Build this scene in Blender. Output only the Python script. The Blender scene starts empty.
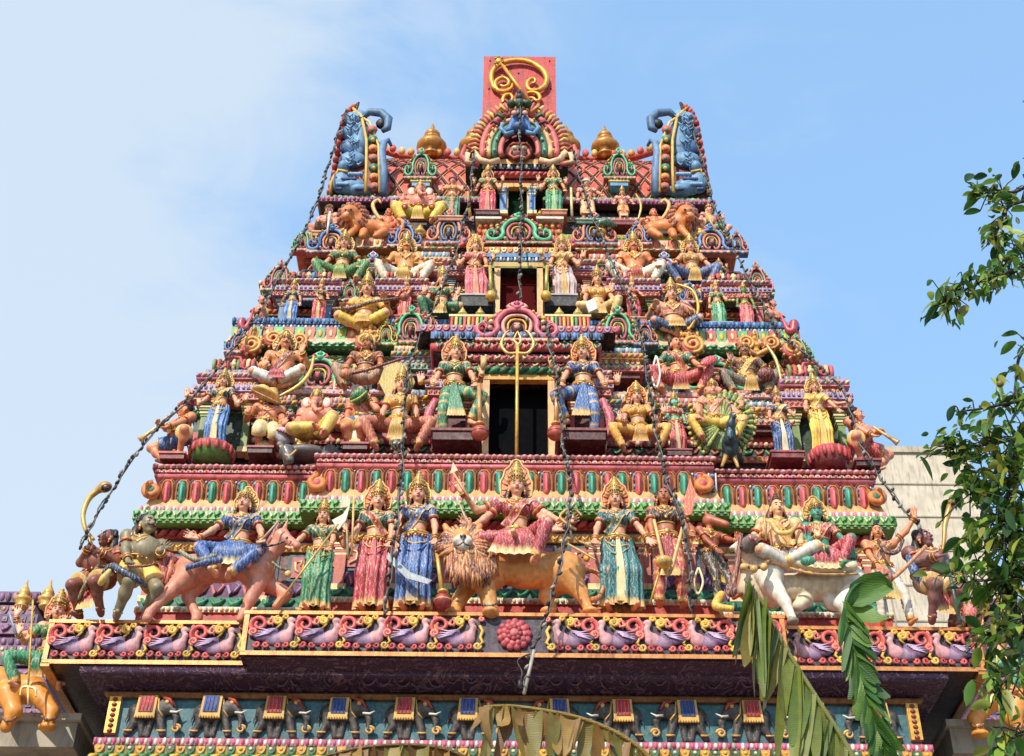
import bpy, math, random
import numpy as np
from mathutils import Vector, Matrix, Euler

PI = math.pi
rad = math.radians
random.seed(11)
COL = bpy.context.scene.collection

# ------------------------------------------------------------------ camera model
FPX, TH, PHI = 1430.0, rad(37.3), rad(0.5)
CAM = np.array([-0.055, 0.0, 1.6])
_r0 = np.array([1.0, 0, 0]); _f = np.array([0, math.cos(TH), math.sin(TH)]); _u0 = np.array([0, -math.sin(TH), math.cos(TH)])
_r = math.cos(PHI) * _r0 + math.sin(PHI) * _u0
_u = -math.sin(PHI) * _r0 + math.cos(PHI) * _u0

def W(px, py, Y):
    """the point of the vertical plane y = Y that the photograph shows at (px, py)"""
    d = _f + (px - 512) / FPX * _r - (py - 378) / FPX * _u
    return CAM + d * ((Y - CAM[1]) / d[1])

def zc(py, Y):
    return float(W(516, py, Y)[2])

def xz(px, py, Y):
    p = W(px, py, Y)
    return float(p[0])

def mpp(Y, py):
    p = W(516, py, Y) - CAM
    return float(p @ _f) / FPX

def c(r, g, b):
    f = lambda v: (v / 255 / 12.92) if v / 255 <= 0.04045 else ((v / 255 + 0.055) / 1.055) ** 2.4
    return (f(r), f(g), f(b))

PINK = c(212, 104, 112); DPINK = c(160, 52, 70); RED = c(186, 54, 46); CORAL = c(222, 104, 84)
GREEN = c(62, 150, 98); LGREEN = c(146, 196, 84); DGREEN = c(24, 84, 56); MINT = c(140, 205, 160)
TEAL = c(42, 140, 138); BLUE = c(58, 108, 170); LBLUE = c(120, 168, 208); NAVY = c(36, 44, 78); DBLUE = c(34, 66, 120)
PURP = c(120, 70, 118); LIL = c(186, 152, 190); DPURP = c(66, 36, 62)
GOLD = c(228, 186, 104); DGOLD = c(176, 122, 40); ORANGE = c(232, 146, 66); CREAM = c(242, 222, 170); YEL = c(240, 196, 52)
WHITE = c(236, 230, 216); BROWN = c(120, 62, 44); DBROWN = c(70, 36, 30); BLACK = c(22, 18, 18); GREY = c(150, 140, 120)
SKIN = c(232, 172, 136); PSKIN = c(234, 166, 144); TAN = c(204, 128, 78); LSKIN = c(238, 182, 134); MAROON = c(104, 34, 38)

# ------------------------------------------------------------------ materials
def newmat(name):
    m = bpy.data.materials.new(name); m.use_nodes = True
    return m, m.node_tree.nodes, m.node_tree.links, m.node_tree.nodes['Principled BSDF']

def paint_mat(name, rough=0.45, metal=0.0, stain=0.35, bump=0.25, scale=9.0, coat=0.0, fade=0.15, strokes=0.0, gam=1.3):
    """painted plaster: colour from the piece's own paint attribute, weathered by noise"""
    m, n, l, b = newmat(name)
    at = n.new('ShaderNodeAttribute'); at.attribute_name = 'Col'
    geo = n.new('ShaderNodeNewGeometry')
    n1 = n.new('ShaderNodeTexNoise'); n1.inputs['Scale'].default_value = scale; n1.inputs['Detail'].default_value = 6
    l.new(geo.outputs['Position'], n1.inputs['Vector'])
    mp = n.new('ShaderNodeMapping'); mp.inputs['Scale'].default_value = (7, 7, 0.9)
    l.new(geo.outputs['Position'], mp.inputs['Vector'])
    n2 = n.new('ShaderNodeTexNoise'); n2.inputs['Scale'].default_value = 1.6; n2.inputs['Detail'].default_value = 8
    n2.inputs['Roughness'].default_value = 0.65
    l.new(mp.outputs['Vector'], n2.inputs['Vector'])
    r1 = n.new('ShaderNodeMapRange'); r1.inputs['From Min'].default_value = 0.35; r1.inputs['From Max'].default_value = 0.68
    r1.inputs['To Min'].default_value = 0.80; r1.inputs['To Max'].default_value = 1.12
    l.new(n1.outputs['Fac'], r1.inputs['Value'])
    hs = n.new('ShaderNodeHueSaturation'); hs.inputs['Saturation'].default_value = 0.98
    gm = n.new('ShaderNodeGamma'); gm.inputs['Gamma'].default_value = gam
    l.new(at.outputs['Color'], gm.inputs['Color']); l.new(gm.outputs['Color'], hs.inputs['Color']); l.new(r1.outputs['Result'], hs.inputs['Value'])
    r2 = n.new('ShaderNodeMapRange'); r2.inputs['From Min'].default_value = 0.50; r2.inputs['From Max'].default_value = 0.72
    r2.inputs['To Min'].default_value = 0.0; r2.inputs['To Max'].default_value = stain
    l.new(n2.outputs['Fac'], r2.inputs['Value'])
    mx = n.new('ShaderNodeMix'); mx.data_type = 'RGBA'; mx.blend_type = 'MULTIPLY'
    n4 = n.new('ShaderNodeTexNoise'); n4.inputs['Scale'].default_value = scale * 1.9; n4.inputs['Detail'].default_value = 4
    n4.inputs['Distortion'].default_value = 1.2
    l.new(geo.outputs['Position'], n4.inputs['Vector'])
    r4 = n.new('ShaderNodeMapRange'); r4.inputs['From Min'].default_value = 0.42; r4.inputs['From Max'].default_value = 0.72
    r4.inputs['To Max'].default_value = fade
    l.new(n4.outputs['Fac'], r4.inputs['Value'])
    m4 = n.new('ShaderNodeMix'); m4.data_type = 'RGBA'
    l.new(r4.outputs['Result'], m4.inputs[0]); l.new(hs.outputs['Color'], m4.inputs[6]); m4.inputs[7].default_value = (0.66, 0.55, 0.42, 1)
    cur = m4.outputs[2]
    if strokes:
        # brushed light lines, as the painters pick out folds of cloth
        wv = n.new('ShaderNodeTexWave'); wv.inputs['Scale'].default_value = 7.0; wv.inputs['Distortion'].default_value = 9.0; wv.inputs['Detail'].default_value = 2.5; wv.inputs['Detail Scale'].default_value = 2.2
        wv.bands_direction = 'X'
        l.new(geo.outputs['Position'], wv.inputs['Vector'])
        r5 = n.new('ShaderNodeMapRange'); r5.inputs['From Min'].default_value = 0.80; r5.inputs['From Max'].default_value = 0.98; r5.inputs['To Max'].default_value = strokes
        l.new(wv.outputs['Fac'], r5.inputs['Value'])
        m5 = n.new('ShaderNodeMix'); m5.data_type = 'RGBA'
        l.new(r5.outputs['Result'], m5.inputs[0]); l.new(cur, m5.inputs[6]); m5.inputs[7].default_value = (0.86, 0.80, 0.66, 1)
        cur = m5.outputs[2]
    l.new(r2.outputs['Result'], mx.inputs[0]); l.new(cur, mx.inputs[6])
    mx.inputs[7].default_value = (0.22, 0.17, 0.13, 1)
    l.new(mx.outputs[2], b.inputs['Base Color'])
    r3 = n.new('ShaderNodeMapRange'); r3.inputs['To Min'].default_value = rough - 0.1; r3.inputs['To Max'].default_value = rough + 0.2
    l.new(n1.outputs['Fac'], r3.inputs['Value']); l.new(r3.outputs['Result'], b.inputs['Roughness'])
    b.inputs['Metallic'].default_value = metal
    b.inputs['Coat Weight'].default_value = coat
    n3 = n.new('ShaderNodeTexNoise'); n3.inputs['Scale'].default_value = 60; n3.inputs['Detail'].default_value = 4
    l.new(geo.outputs['Position'], n3.inputs['Vector'])
    bp = n.new('ShaderNodeBump'); bp.inputs['Strength'].default_value = bump; bp.inputs['Distance'].default_value = 0.008
    l.new(n3.outputs['Fac'], bp.inputs['Height']); l.new(bp.outputs['Normal'], b.inputs['Normal'])
    return m

M_PAINT = paint_mat('painted_plaster', 0.5, stain=0.75)
M_SKIN = paint_mat('painted_skin', 0.42, stain=0.5, scale=14, coat=0.06, fade=0.12, gam=1.15)
M_CLOTH = paint_mat('painted_cloth', 0.45, stain=0.6, scale=12, coat=0.06, fade=0.10, strokes=0.34, gam=1.22)
M_GOLD = paint_mat('gold_paint', 0.34, metal=0.3, stain=0.8, scale=16, gam=1.2)
M_STONE = paint_mat('weathered_concrete', 0.8, stain=0.6, bump=0.2, scale=2.0, fade=0.2, gam=1.0)
M_CABLE = paint_mat('black_cable', 0.5, stain=0.1, fade=0.15)

M_DARK = paint_mat('dark_door_paint', 0.8, stain=0.0, fade=0.0, bump=0.1)

M_DARK.node_tree.nodes['Principled BSDF'].inputs['Specular IOR Level'].default_value = 0.1

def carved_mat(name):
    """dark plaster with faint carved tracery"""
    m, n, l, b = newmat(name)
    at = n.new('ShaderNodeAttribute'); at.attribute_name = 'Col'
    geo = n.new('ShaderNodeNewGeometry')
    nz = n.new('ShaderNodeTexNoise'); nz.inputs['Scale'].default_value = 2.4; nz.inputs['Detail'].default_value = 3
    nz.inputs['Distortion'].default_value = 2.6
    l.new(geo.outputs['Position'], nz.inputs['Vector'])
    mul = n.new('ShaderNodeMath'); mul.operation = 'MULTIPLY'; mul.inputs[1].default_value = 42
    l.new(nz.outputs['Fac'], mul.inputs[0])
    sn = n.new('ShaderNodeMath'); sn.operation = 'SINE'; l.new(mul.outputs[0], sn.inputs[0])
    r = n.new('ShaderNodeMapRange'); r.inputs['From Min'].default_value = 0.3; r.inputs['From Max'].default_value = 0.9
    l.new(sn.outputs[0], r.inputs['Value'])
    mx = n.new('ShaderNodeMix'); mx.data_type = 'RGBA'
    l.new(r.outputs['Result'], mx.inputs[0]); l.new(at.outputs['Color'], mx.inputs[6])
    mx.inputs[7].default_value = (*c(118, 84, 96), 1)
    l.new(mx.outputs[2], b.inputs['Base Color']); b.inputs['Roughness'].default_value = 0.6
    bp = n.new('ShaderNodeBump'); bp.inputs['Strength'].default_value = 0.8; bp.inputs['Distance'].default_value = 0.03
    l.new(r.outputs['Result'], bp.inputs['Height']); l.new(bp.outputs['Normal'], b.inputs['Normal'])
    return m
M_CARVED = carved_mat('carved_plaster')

def leaf_mat(name, trans=0.3, rough=0.4):
    m, n, l, b = newmat(name)
    at = n.new('ShaderNodeAttribute'); at.attribute_name = 'Col'
    geo = n.new('ShaderNodeNewGeometry')
    n1 = n.new('ShaderNodeTexNoise'); n1.inputs['Scale'].default_value = 18; n1.inputs['Detail'].default_value = 5
    l.new(geo.outputs['Position'], n1.inputs['Vector'])
    r1 = n.new('ShaderNodeMapRange'); r1.inputs['To Min'].default_value = 0.65; r1.inputs['To Max'].default_value = 1.35
    l.new(n1.outputs['Fac'], r1.inputs['Value'])
    hs = n.new('ShaderNodeHueSaturation'); l.new(at.outputs['Color'], hs.inputs['Color']); l.new(r1.outputs['Result'], hs.inputs['Value'])
    l.new(hs.outputs['Color'], b.inputs['Base Color']); b.inputs['Roughness'].default_value = rough
    tr = n.new('ShaderNodeBsdfTranslucent'); l.new(hs.outputs['Color'], tr.inputs['Color'])
    mix = n.new('ShaderNodeMixShader'); mix.inputs[0].default_value = trans
    out = n['Material Output']
    l.new(b.outputs[0], mix.inputs[1]); l.new(tr.outputs[0], mix.inputs[2]); l.new(mix.outputs[0], out.inputs['Surface'])
    return m
M_LEAF = leaf_mat('green_leaf', 0.38)
M_BANANA = leaf_mat('banana_leaf', 0.35, 0.5)
def _veins(m):
    n, l = m.node_tree.nodes, m.node_tree.links
    wv = n.new('ShaderNodeTexWave'); wv.inputs['Scale'].default_value = 21; wv.inputs['Distortion'].default_value = 5.0; wv.inputs['Detail'].default_value = 3; wv.bands_direction = 'Z'
    geo = n.new('ShaderNodeNewGeometry'); l.new(geo.outputs['Position'], wv.inputs['Vector'])
    bp = n.new('ShaderNodeBump'); bp.inputs['Strength'].default_value = .15; bp.inputs['Distance'].default_value = .01
    l.new(wv.outputs['Fac'], bp.inputs['Height']); l.new(bp.outputs['Normal'], n['Principled BSDF'].inputs['Normal'])
    hs = [q for q in n if q.bl_idname == 'ShaderNodeHueSaturation'][0]
    r = n.new('ShaderNodeMapRange'); r.inputs['To Min'].default_value = .8; r.inputs['To Max'].default_value = 1.15; l.new(wv.outputs['Fac'], r.inputs['Value']); l.new(r.outputs['Result'], hs.inputs['Saturation'])
_veins(M_BANANA)
M_BARK = paint_mat('bark', 0.85, stain=0.6, bump=0.9, scale=30)

# ------------------------------------------------------------------ mesh builder
def link_mesh(name, v, f, col, mat, parent=None, smooth=True, loc=None):
    me = bpy.data.meshes.new(name)
    v = np.asarray(v, dtype=np.float32)
    if isinstance(f, np.ndarray):
        nf, k = f.shape
        me.vertices.add(len(v)); me.vertices.foreach_set('co', v.ravel())
        me.loops.add(nf * k); me.loops.foreach_set('vertex_index', f.astype(np.int32).ravel())
        me.polygons.add(nf); me.polygons.foreach_set('loop_start', np.arange(nf, dtype=np.int32) * k)
        me.update(calc_edges=True)
    else:
        me.from_pydata(v.tolist(), [], f)
    n = len(me.polygons)
    if isinstance(smooth, bool):
        me.polygons.foreach_set('use_smooth', np.full(n, smooth))
    else:
        me.polygons.foreach_set('use_smooth', np.asarray(smooth, dtype=bool))
    at = me.attributes.new('Col', 'FLOAT_COLOR', 'POINT')
    cc = np.ones((len(v), 4), dtype=np.float32); cc[:, :3] = np.asarray(col, dtype=np.float32)
    at.data.foreach_set('color', cc.ravel())
    me.materials.append(mat); me.update()
    o = bpy.data.objects.new(name, me); COL.objects.link(o)
    if parent is not None: o.parent = parent
    if loc is not None: o.location = loc
    return o

def rotm(rx=0, ry=0, rz=0):
    return np.array(Euler((rx, ry, rz)).to_matrix())

class MB:
    def __init__(s):
        s.v, s.f, s.c, s.s, s.n = [], [], [], [], 0
    def add(s, v, f, col, smooth=True):
        v = np.asarray(v, dtype=float).reshape(-1, 3)
        cc = np.empty((len(v), 3)); cc[:] = np.asarray(col, dtype=float)
        s.v.append(v); s.c.append(cc)
        n = s.n
        for q in f: s.f.append(tuple(i + n for i in q))
        s.s += [smooth] * len(f); s.n += len(v)
    def tube(s, pts, r, col, seg=7, closed=False, flat=None):
        P = np.asarray(pts, dtype=float); n = len(P)
        rr = np.full(n, r, dtype=float) if np.isscalar(r) else np.asarray(r, dtype=float)
        if len(rr) != n: rr = np.interp(np.linspace(0, 1, n), np.linspace(0, 1, len(rr)), rr)
        T = np.gradient(P, axis=0) if not closed else (np.roll(P, -1, 0) - np.roll(P, 1, 0))
        T /= np.linalg.norm(T, axis=1)[:, None] + 1e-9
        a = np.array([0, 1.0, 0]) if abs(T[0][1]) < 0.9 else np.array([1.0, 0, 0])
        u = np.cross(T[0], a); u /= np.linalg.norm(u)
        V = []
        th = np.linspace(0, 2 * PI, seg, endpoint=False)
        cs, sn = np.cos(th), np.sin(th)
        for i in range(n):
            u = u - T[i] * (u @ T[i]); u /= np.linalg.norm(u) + 1e-9
            w = np.cross(T[i], u)
            k = 1.0 if flat is None else flat
            V.append(P[i] + rr[i] * (cs[:, None] * u + k * sn[:, None] * w))
        V = np.concatenate(V)
        F = []
        m = n if closed else n - 1
        for i in range(m):
            a0, b0 = i * seg, ((i + 1) % n) * seg
            for j in range(seg):
                k = (j + 1) % seg
                F.append((a0 + j, a0 + k, b0 + k, b0 + j))
        if not closed:
            F.append(tuple(range(seg - 1, -1, -1))); F.append(tuple((n - 1) * seg + j for j in range(seg)))
        col = np.asarray(col, dtype=float)
        if col.ndim == 2:
            if len(col) != n:
                col = col[np.minimum((np.linspace(0, 0.9999, n) * len(col)).astype(int), len(col) - 1)]
            col = np.repeat(col, seg, axis=0)
        s.add(V, F, col)
    def ell(s, ce, r, col, R=None, seg=10, rings=6):
        r = (r, r, r) if np.isscalar(r) else r
        V = [(0, 0, -1)]
        for i in range(1, rings):
            p = -PI / 2 + PI * i / rings
            for j in range(seg):
                t = 2 * PI * j / seg
                V.append((math.cos(p) * math.cos(t), math.cos(p) * math.sin(t), math.sin(p)))
        V.append((0, 0, 1)); V = np.array(V) * np.array(r)
        if R is not None: V = V @ np.asarray(R).T
        F = []
        L = len(V) - 1
        for j in range(seg): F.append((0, 1 + (j + 1) % seg, 1 + j))
        for i in range(rings - 2):
            for j in range(seg):
                a, b = 1 + i * seg + j, 1 + i * seg + (j + 1) % seg
                F.append((a, b, b + seg, a + seg))
        o = 1 + (rings - 2) * seg
        for j in range(seg): F.append((o + j, o + (j + 1) % seg, L))
        s.add(V + np.asarray(ce), F, col)
    def lathe(s, ce, prof, col, seg=16, R=None, sx=1.0, sy=1.0):
        V, C2 = [], []
        for i, (r, z) in enumerate(prof):
            for j in range(seg):
                t = 2 * PI * j / seg
                V.append((r * math.cos(t) * sx, r * math.sin(t) * sy, z))
                C2.append(col[min(i, len(col) - 1)] if isinstance(col, list) else col)
        V = np.array(V)
        if R is not None: V = V @ np.asarray(R).T
        F = []
        for i in range(len(prof) - 1):
            for j in range(seg):
                k = (j + 1) % seg
                F.append((i * seg + j, i * seg + k, (i + 1) * seg + k, (i + 1) * seg + j))
        F.append(tuple(range(seg - 1, -1, -1))); F.append(tuple((len(prof) - 1) * seg + j for j in range(seg)))
        s.add(V + np.asarray(ce), F, C2)
    def box(s, ce, size, col, R=None, taper=1.0):
        x, y, z = [k / 2 for k in size]
        V = np.array([(-x, -y, -z), (x, -y, -z), (x, y, -z), (-x, y, -z), (-x * taper, -y * taper, z), (x * taper, -y * taper, z), (x * taper, y * taper, z), (-x * taper, y * taper, z)])
        if R is not None: V = V @ np.asarray(R).T
        s.add(V + np.asarray(ce), [(3, 2, 1, 0), (4, 5, 6, 7), (0, 1, 5, 4), (1, 2, 6, 5), (2, 3, 7, 6), (3, 0, 4, 7)], col, False)
    def hexa(s, V, col):
        """eight corners: bottom ring then top ring"""
        s.add(V, [(3, 2, 1, 0), (4, 5, 6, 7), (0, 1, 5, 4), (1, 2, 6, 5), (2, 3, 7, 6), (3, 0, 4, 7)], col, False)
    def prism(s, pts, y0, y1, col, rim=None):
        """a plate: outline in x, z drawn out from y0 (front) to y1"""
        n = len(pts); A = [(x, y0, z) for x, z in pts]; B = [(x, y1, z) for x, z in pts]
        s.add(A, [tuple(range(n))], col, False)
        s.add(A + B, [(i, (i + 1) % n, n + (i + 1) % n, n + i)[::-1] for i in range(n)], rim or col, False)
        s.add(B, [tuple(range(n - 1, -1, -1))], rim or col, False)
    def grid(s, G, col, smooth=True, double=0.0):
        G = np.asarray(G, dtype=float); a, b = G.shape[:2]
        F = [(i * b + j, i * b + j + 1, (i + 1) * b + j + 1, (i + 1) * b + j) for i in range(a - 1) for j in range(b - 1)]
        s.add(G.reshape(-1, 3), F, col, smooth)
    def arrays(s):
        return np.concatenate(s.v), s.f, np.concatenate(s.c), s.s
    def build(s, name, mat, parent=None, off=None, scale=1.0, loc=None):
        v, f, cc, sm = s.arrays()
        if off is not None: v = v - np.asarray(off)
        return link_mesh(name, v * scale, f, cc, mat, parent, sm, loc)

# ------------------------------------------------------------------ smooth solid bodies (distance field -> one closed surface)
class Field:
    def __init__(s, prims, vox, k):
        s.vox = vox
        lo, hi = np.full(3, 1e9), np.full(3, -1e9)
        for p in prims:
            if p[0] == 'c':
                for q, r in ((p[1], p[3]), (p[2], p[4])):
                    lo = np.minimum(lo, np.asarray(q) - r); hi = np.maximum(hi, np.asarray(q) + r)
            else:
                r = max(p[2]); lo = np.minimum(lo, np.asarray(p[1]) - r); hi = np.maximum(hi, np.asarray(p[1]) + r)
        s.lo = lo - 3 * vox
        n = np.ceil((hi - s.lo) / vox).astype(int) + 4
        s.n = n
        s.ax = [s.lo[i] + vox * np.arange(n[i]) for i in range(3)]
        F = np.full(tuple(n), 1.0, dtype=np.float32)
        I = np.full(tuple(n), -1, dtype=np.int16)
        for idx, p in enumerate(prims):
            kk = k
            if p[0] == 'c':
                a, b = np.asarray(p[1], float), np.asarray(p[2], float)
                r = max(p[3], p[4]); l_, h_ = np.minimum(a, b) - r, np.maximum(a, b) + r
                kk = p[5] if len(p) > 5 and p[5] is not None else k
            else:
                ce = np.asarray(p[1], float); r = max(p[2]); l_, h_ = ce - r, ce + r
                kk = p[4] if len(p) > 4 and p[4] is not None else k
            m = kk + 2.5 * vox
            i0 = np.maximum(np.floor((l_ - m - s.lo) / vox).astype(int), 0)
            i1 = np.minimum(np.ceil((h_ + m - s.lo) / vox).astype(int) + 1, n)
            sl = tuple(slice(i0[t], i1[t]) for t in range(3))
            X, Y, Z = np.meshgrid(*[s.ax[t][sl[t]] for t in range(3)], indexing='ij')
            if p[0] == 'c':
                ab = b - a; L = ab @ ab + 1e-12
                t = np.clip(((X - a[0]) * ab[0] + (Y - a[1]) * ab[1] + (Z - a[2]) * ab[2]) / L, 0, 1)
                d = np.sqrt((X - a[0] - t * ab[0]) ** 2 + (Y - a[1] - t * ab[1]) ** 2 + (Z - a[2] - t * ab[2]) ** 2) - (p[3] + (p[4] - p[3]) * t)
            else:
                Q = np.stack([X - ce[0], Y - ce[1], Z - ce[2]], -1)
                if len(p) > 3 and p[3] is not None: Q = Q @ np.asarray(p[3])
                rr = np.asarray(p[2], float)
                k0 = np.linalg.norm(Q / rr, axis=-1); k1 = np.linalg.norm(Q / rr ** 2, axis=-1) + 1e-9
                d = k0 * (k0 - 1) / k1
                d = np.where(k0 < 0.05, -rr.min(), d)
            A = F[sl]
            I[sl] = np.where(d < A, idx, I[sl])
            h = np.maximum(kk - np.abs(A - d), 0) / kk
            F[sl] = np.minimum(A, d) - h * h * kk * 0.25
        s.F, s.I = F, I
    def mesh(s):
        F = s.F; S = F < 0
        n = np.array(F.shape)
        cnt = np.zeros(tuple(n - 1), dtype=np.int8)
        offs = [(i, j, k) for i in (0, 1) for j in (0, 1) for k in (0, 1)]
        for o in offs: cnt += S[o[0]:n[0] - 1 + o[0], o[1]:n[1] - 1 + o[1], o[2]:n[2] - 1 + o[2]]
        act = (cnt > 0) & (cnt < 8)
        ci, cj, ck = np.nonzero(act)
        idx = np.full(act.shape, -1, dtype=np.int32); idx[ci, cj, ck] = np.arange(len(ci))
        acc = np.zeros((len(ci), 3)); num = np.zeros(len(ci))
        for o in offs:
            for a in range(3):
                if o[a]: continue
                q = list(o); q[a] = 1
                f0 = F[ci + o[0], cj + o[1], ck + o[2]]; f1 = F[ci + q[0], cj + q[1], ck + q[2]]
                m = (f0 < 0) != (f1 < 0)
                t = np.where(m, f0 / np.where(m, f0 - f1, 1), 0)
                for b in range(3):
                    acc[:, b] += np.where(m, o[b] + (t if b == a else 0), 0)
                num += m
        V = (acc / num[:, None] + np.stack([ci, cj, ck], 1)) * s.vox + s.lo
        Q = []
        for a in range(3):
            b, d = (a + 1) % 3, (a + 2) % 3
            sl0 = [slice(None)] * 3; sl1 = [slice(None)] * 3
            sl0[a] = slice(0, -1); sl1[a] = slice(1, None)
            A, B = S[tuple(sl0)], S[tuple(sl1)]
            e = np.argwhere(A != B)
            sg = A[tuple(e.T)]
            ok = (e[:, b] > 0) & (e[:, d] > 0) & (e[:, b] < n[b] - 1) & (e[:, d] < n[d] - 1)
            e, sg = e[ok], sg[ok]
            def cell(db, dd):
                q = e.copy(); q[:, b] += db; q[:, d] += dd
                return idx[q[:, 0], q[:, 1], q[:, 2]]
            q = np.stack([cell(-1, -1), cell(0, -1), cell(0, 0), cell(-1, 0)], 1)
            q[~sg] = q[~sg][:, ::-1]
            Q.append(q)
        I = s.I[ci, cj, ck]
        return V, np.concatenate(Q), I
    def front(s, x, z, back=False):
        """y of the surface met first from the front at (x, z)"""
        i = int(round((x - s.lo[0]) / s.vox)); k = int(round((z - s.lo[2]) / s.vox))
        if not (0 <= i < s.n[0] and 0 <= k < s.n[2]): return None
        col = s.F[i, :, k] < 0
        if not col.any(): return None
        j = int(np.argmax(col))
        if j == 0: return float(s.ax[1][0])
        f0, f1 = s.F[i, j - 1, k], s.F[i, j, k]
        return float(s.ax[1][j - 1] + s.vox * f0 / (f0 - f1))

def thing(name, label, cat, loc, group=None, rz=0):
    o = bpy.data.objects.new(name, None); COL.objects.link(o)
    o.empty_display_size = 0.2
    o.location = loc; o.rotation_euler = (0, 0, rz); o['label'] = label; o['category'] = cat
    if group: o['group'] = group
    return o
def tag(o, label, cat, group=None):
    o['label'] = label; o['category'] = cat
    if group: o['group'] = group
    return o
def part_label(o, label): o['label'] = label; return o

def smooth(P_, k=6):
    A = np.array(P_); B = []
    for t in np.linspace(0, len(A) - 1, (len(A) - 1) * k + 1):
        i = min(int(t), len(A) - 2); u = t - i
        p0, p1, p2, p3 = A[max(i - 1, 0)], A[i], A[i + 1], A[min(i + 2, len(A) - 1)]
        B.append(.5 * ((2 * p1) + (-p0 + p2) * u + (2 * p0 - 5 * p1 + 4 * p2 - p3) * u * u + (-p0 + 3 * p1 - 3 * p2 + p3) * u ** 3))
    return np.array(B)
# ------------------------------------------------------------------ painted plaster figures
def ik(a, t, l1, l2, pole):
    a, t, pole = np.asarray(a, float), np.asarray(t, float), np.asarray(pole, float)
    d = t - a; L = np.linalg.norm(d) + 1e-9
    if L > (l1 + l2) * 0.995:
        t = a + d * ((l1 + l2) * 0.995 / L); d = t - a; L = np.linalg.norm(d)
    u = d / L
    x = (l1 * l1 - l2 * l2 + L * L) / (2 * L); h = math.sqrt(max(l1 * l1 - x * x, 0))
    p = pole - u * (pole @ u); p /= np.linalg.norm(p) + 1e-9
    return a + u * x + p * h, t

POSES = {   # pelvis height, ankles (image-left, image-right), knee poles; cast shallow, as figures meant to be seen from below
    'stand': (0.93, [(-.095, .02, .07), (.10, -.02, .07)], [(-.1, 1, 0), (.15, 1, 0)]),
    'sway': (0.92, [(-.07, .0, .07), (.16, .06, .07)], [(-.1, 1, 0), (.5, 1, 0)]),
    'guard_l': (0.91, [(-.12, .0, .07), (.25, .12, .30)], [(-.3, 1, 0), (.9, .5, .1)]),
    'guard_r': (0.91, [(-.25, .12, .30), (.12, .0, .07)], [(-.9, .5, .1), (.3, 1, 0)]),
    'sit': (0.50, [(-.27, .16, .05), (.27, .16, .05)], [(-1, .55, .35), (1, .55, .35)]),
    'cross': (0.24, [(.04, .20, .0), (-.04, .24, .02)], [(-1, .35, .38), (1, .35, .38)]),
    'lalita_l': (0.46, [(.06, .24, .34), (.20, .18, .05)], [(-1, .15, -.12), (.7, 1, .3)]),
    'lalita_r': (0.46, [(-.20, .18, .05), (-.06, .24, .34)], [(-.7, 1, .3), (1, .15, -.12)]),
    'squat': (0.46, [(-.20, .10, .06), (.20, .10, .06)], [(-1, .7, .3), (1, .7, .3)]),
}

def sphere_dir(yaw, pitch):
    return rotm(0, 0, yaw) @ rotm(pitch, 0, 0)

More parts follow.
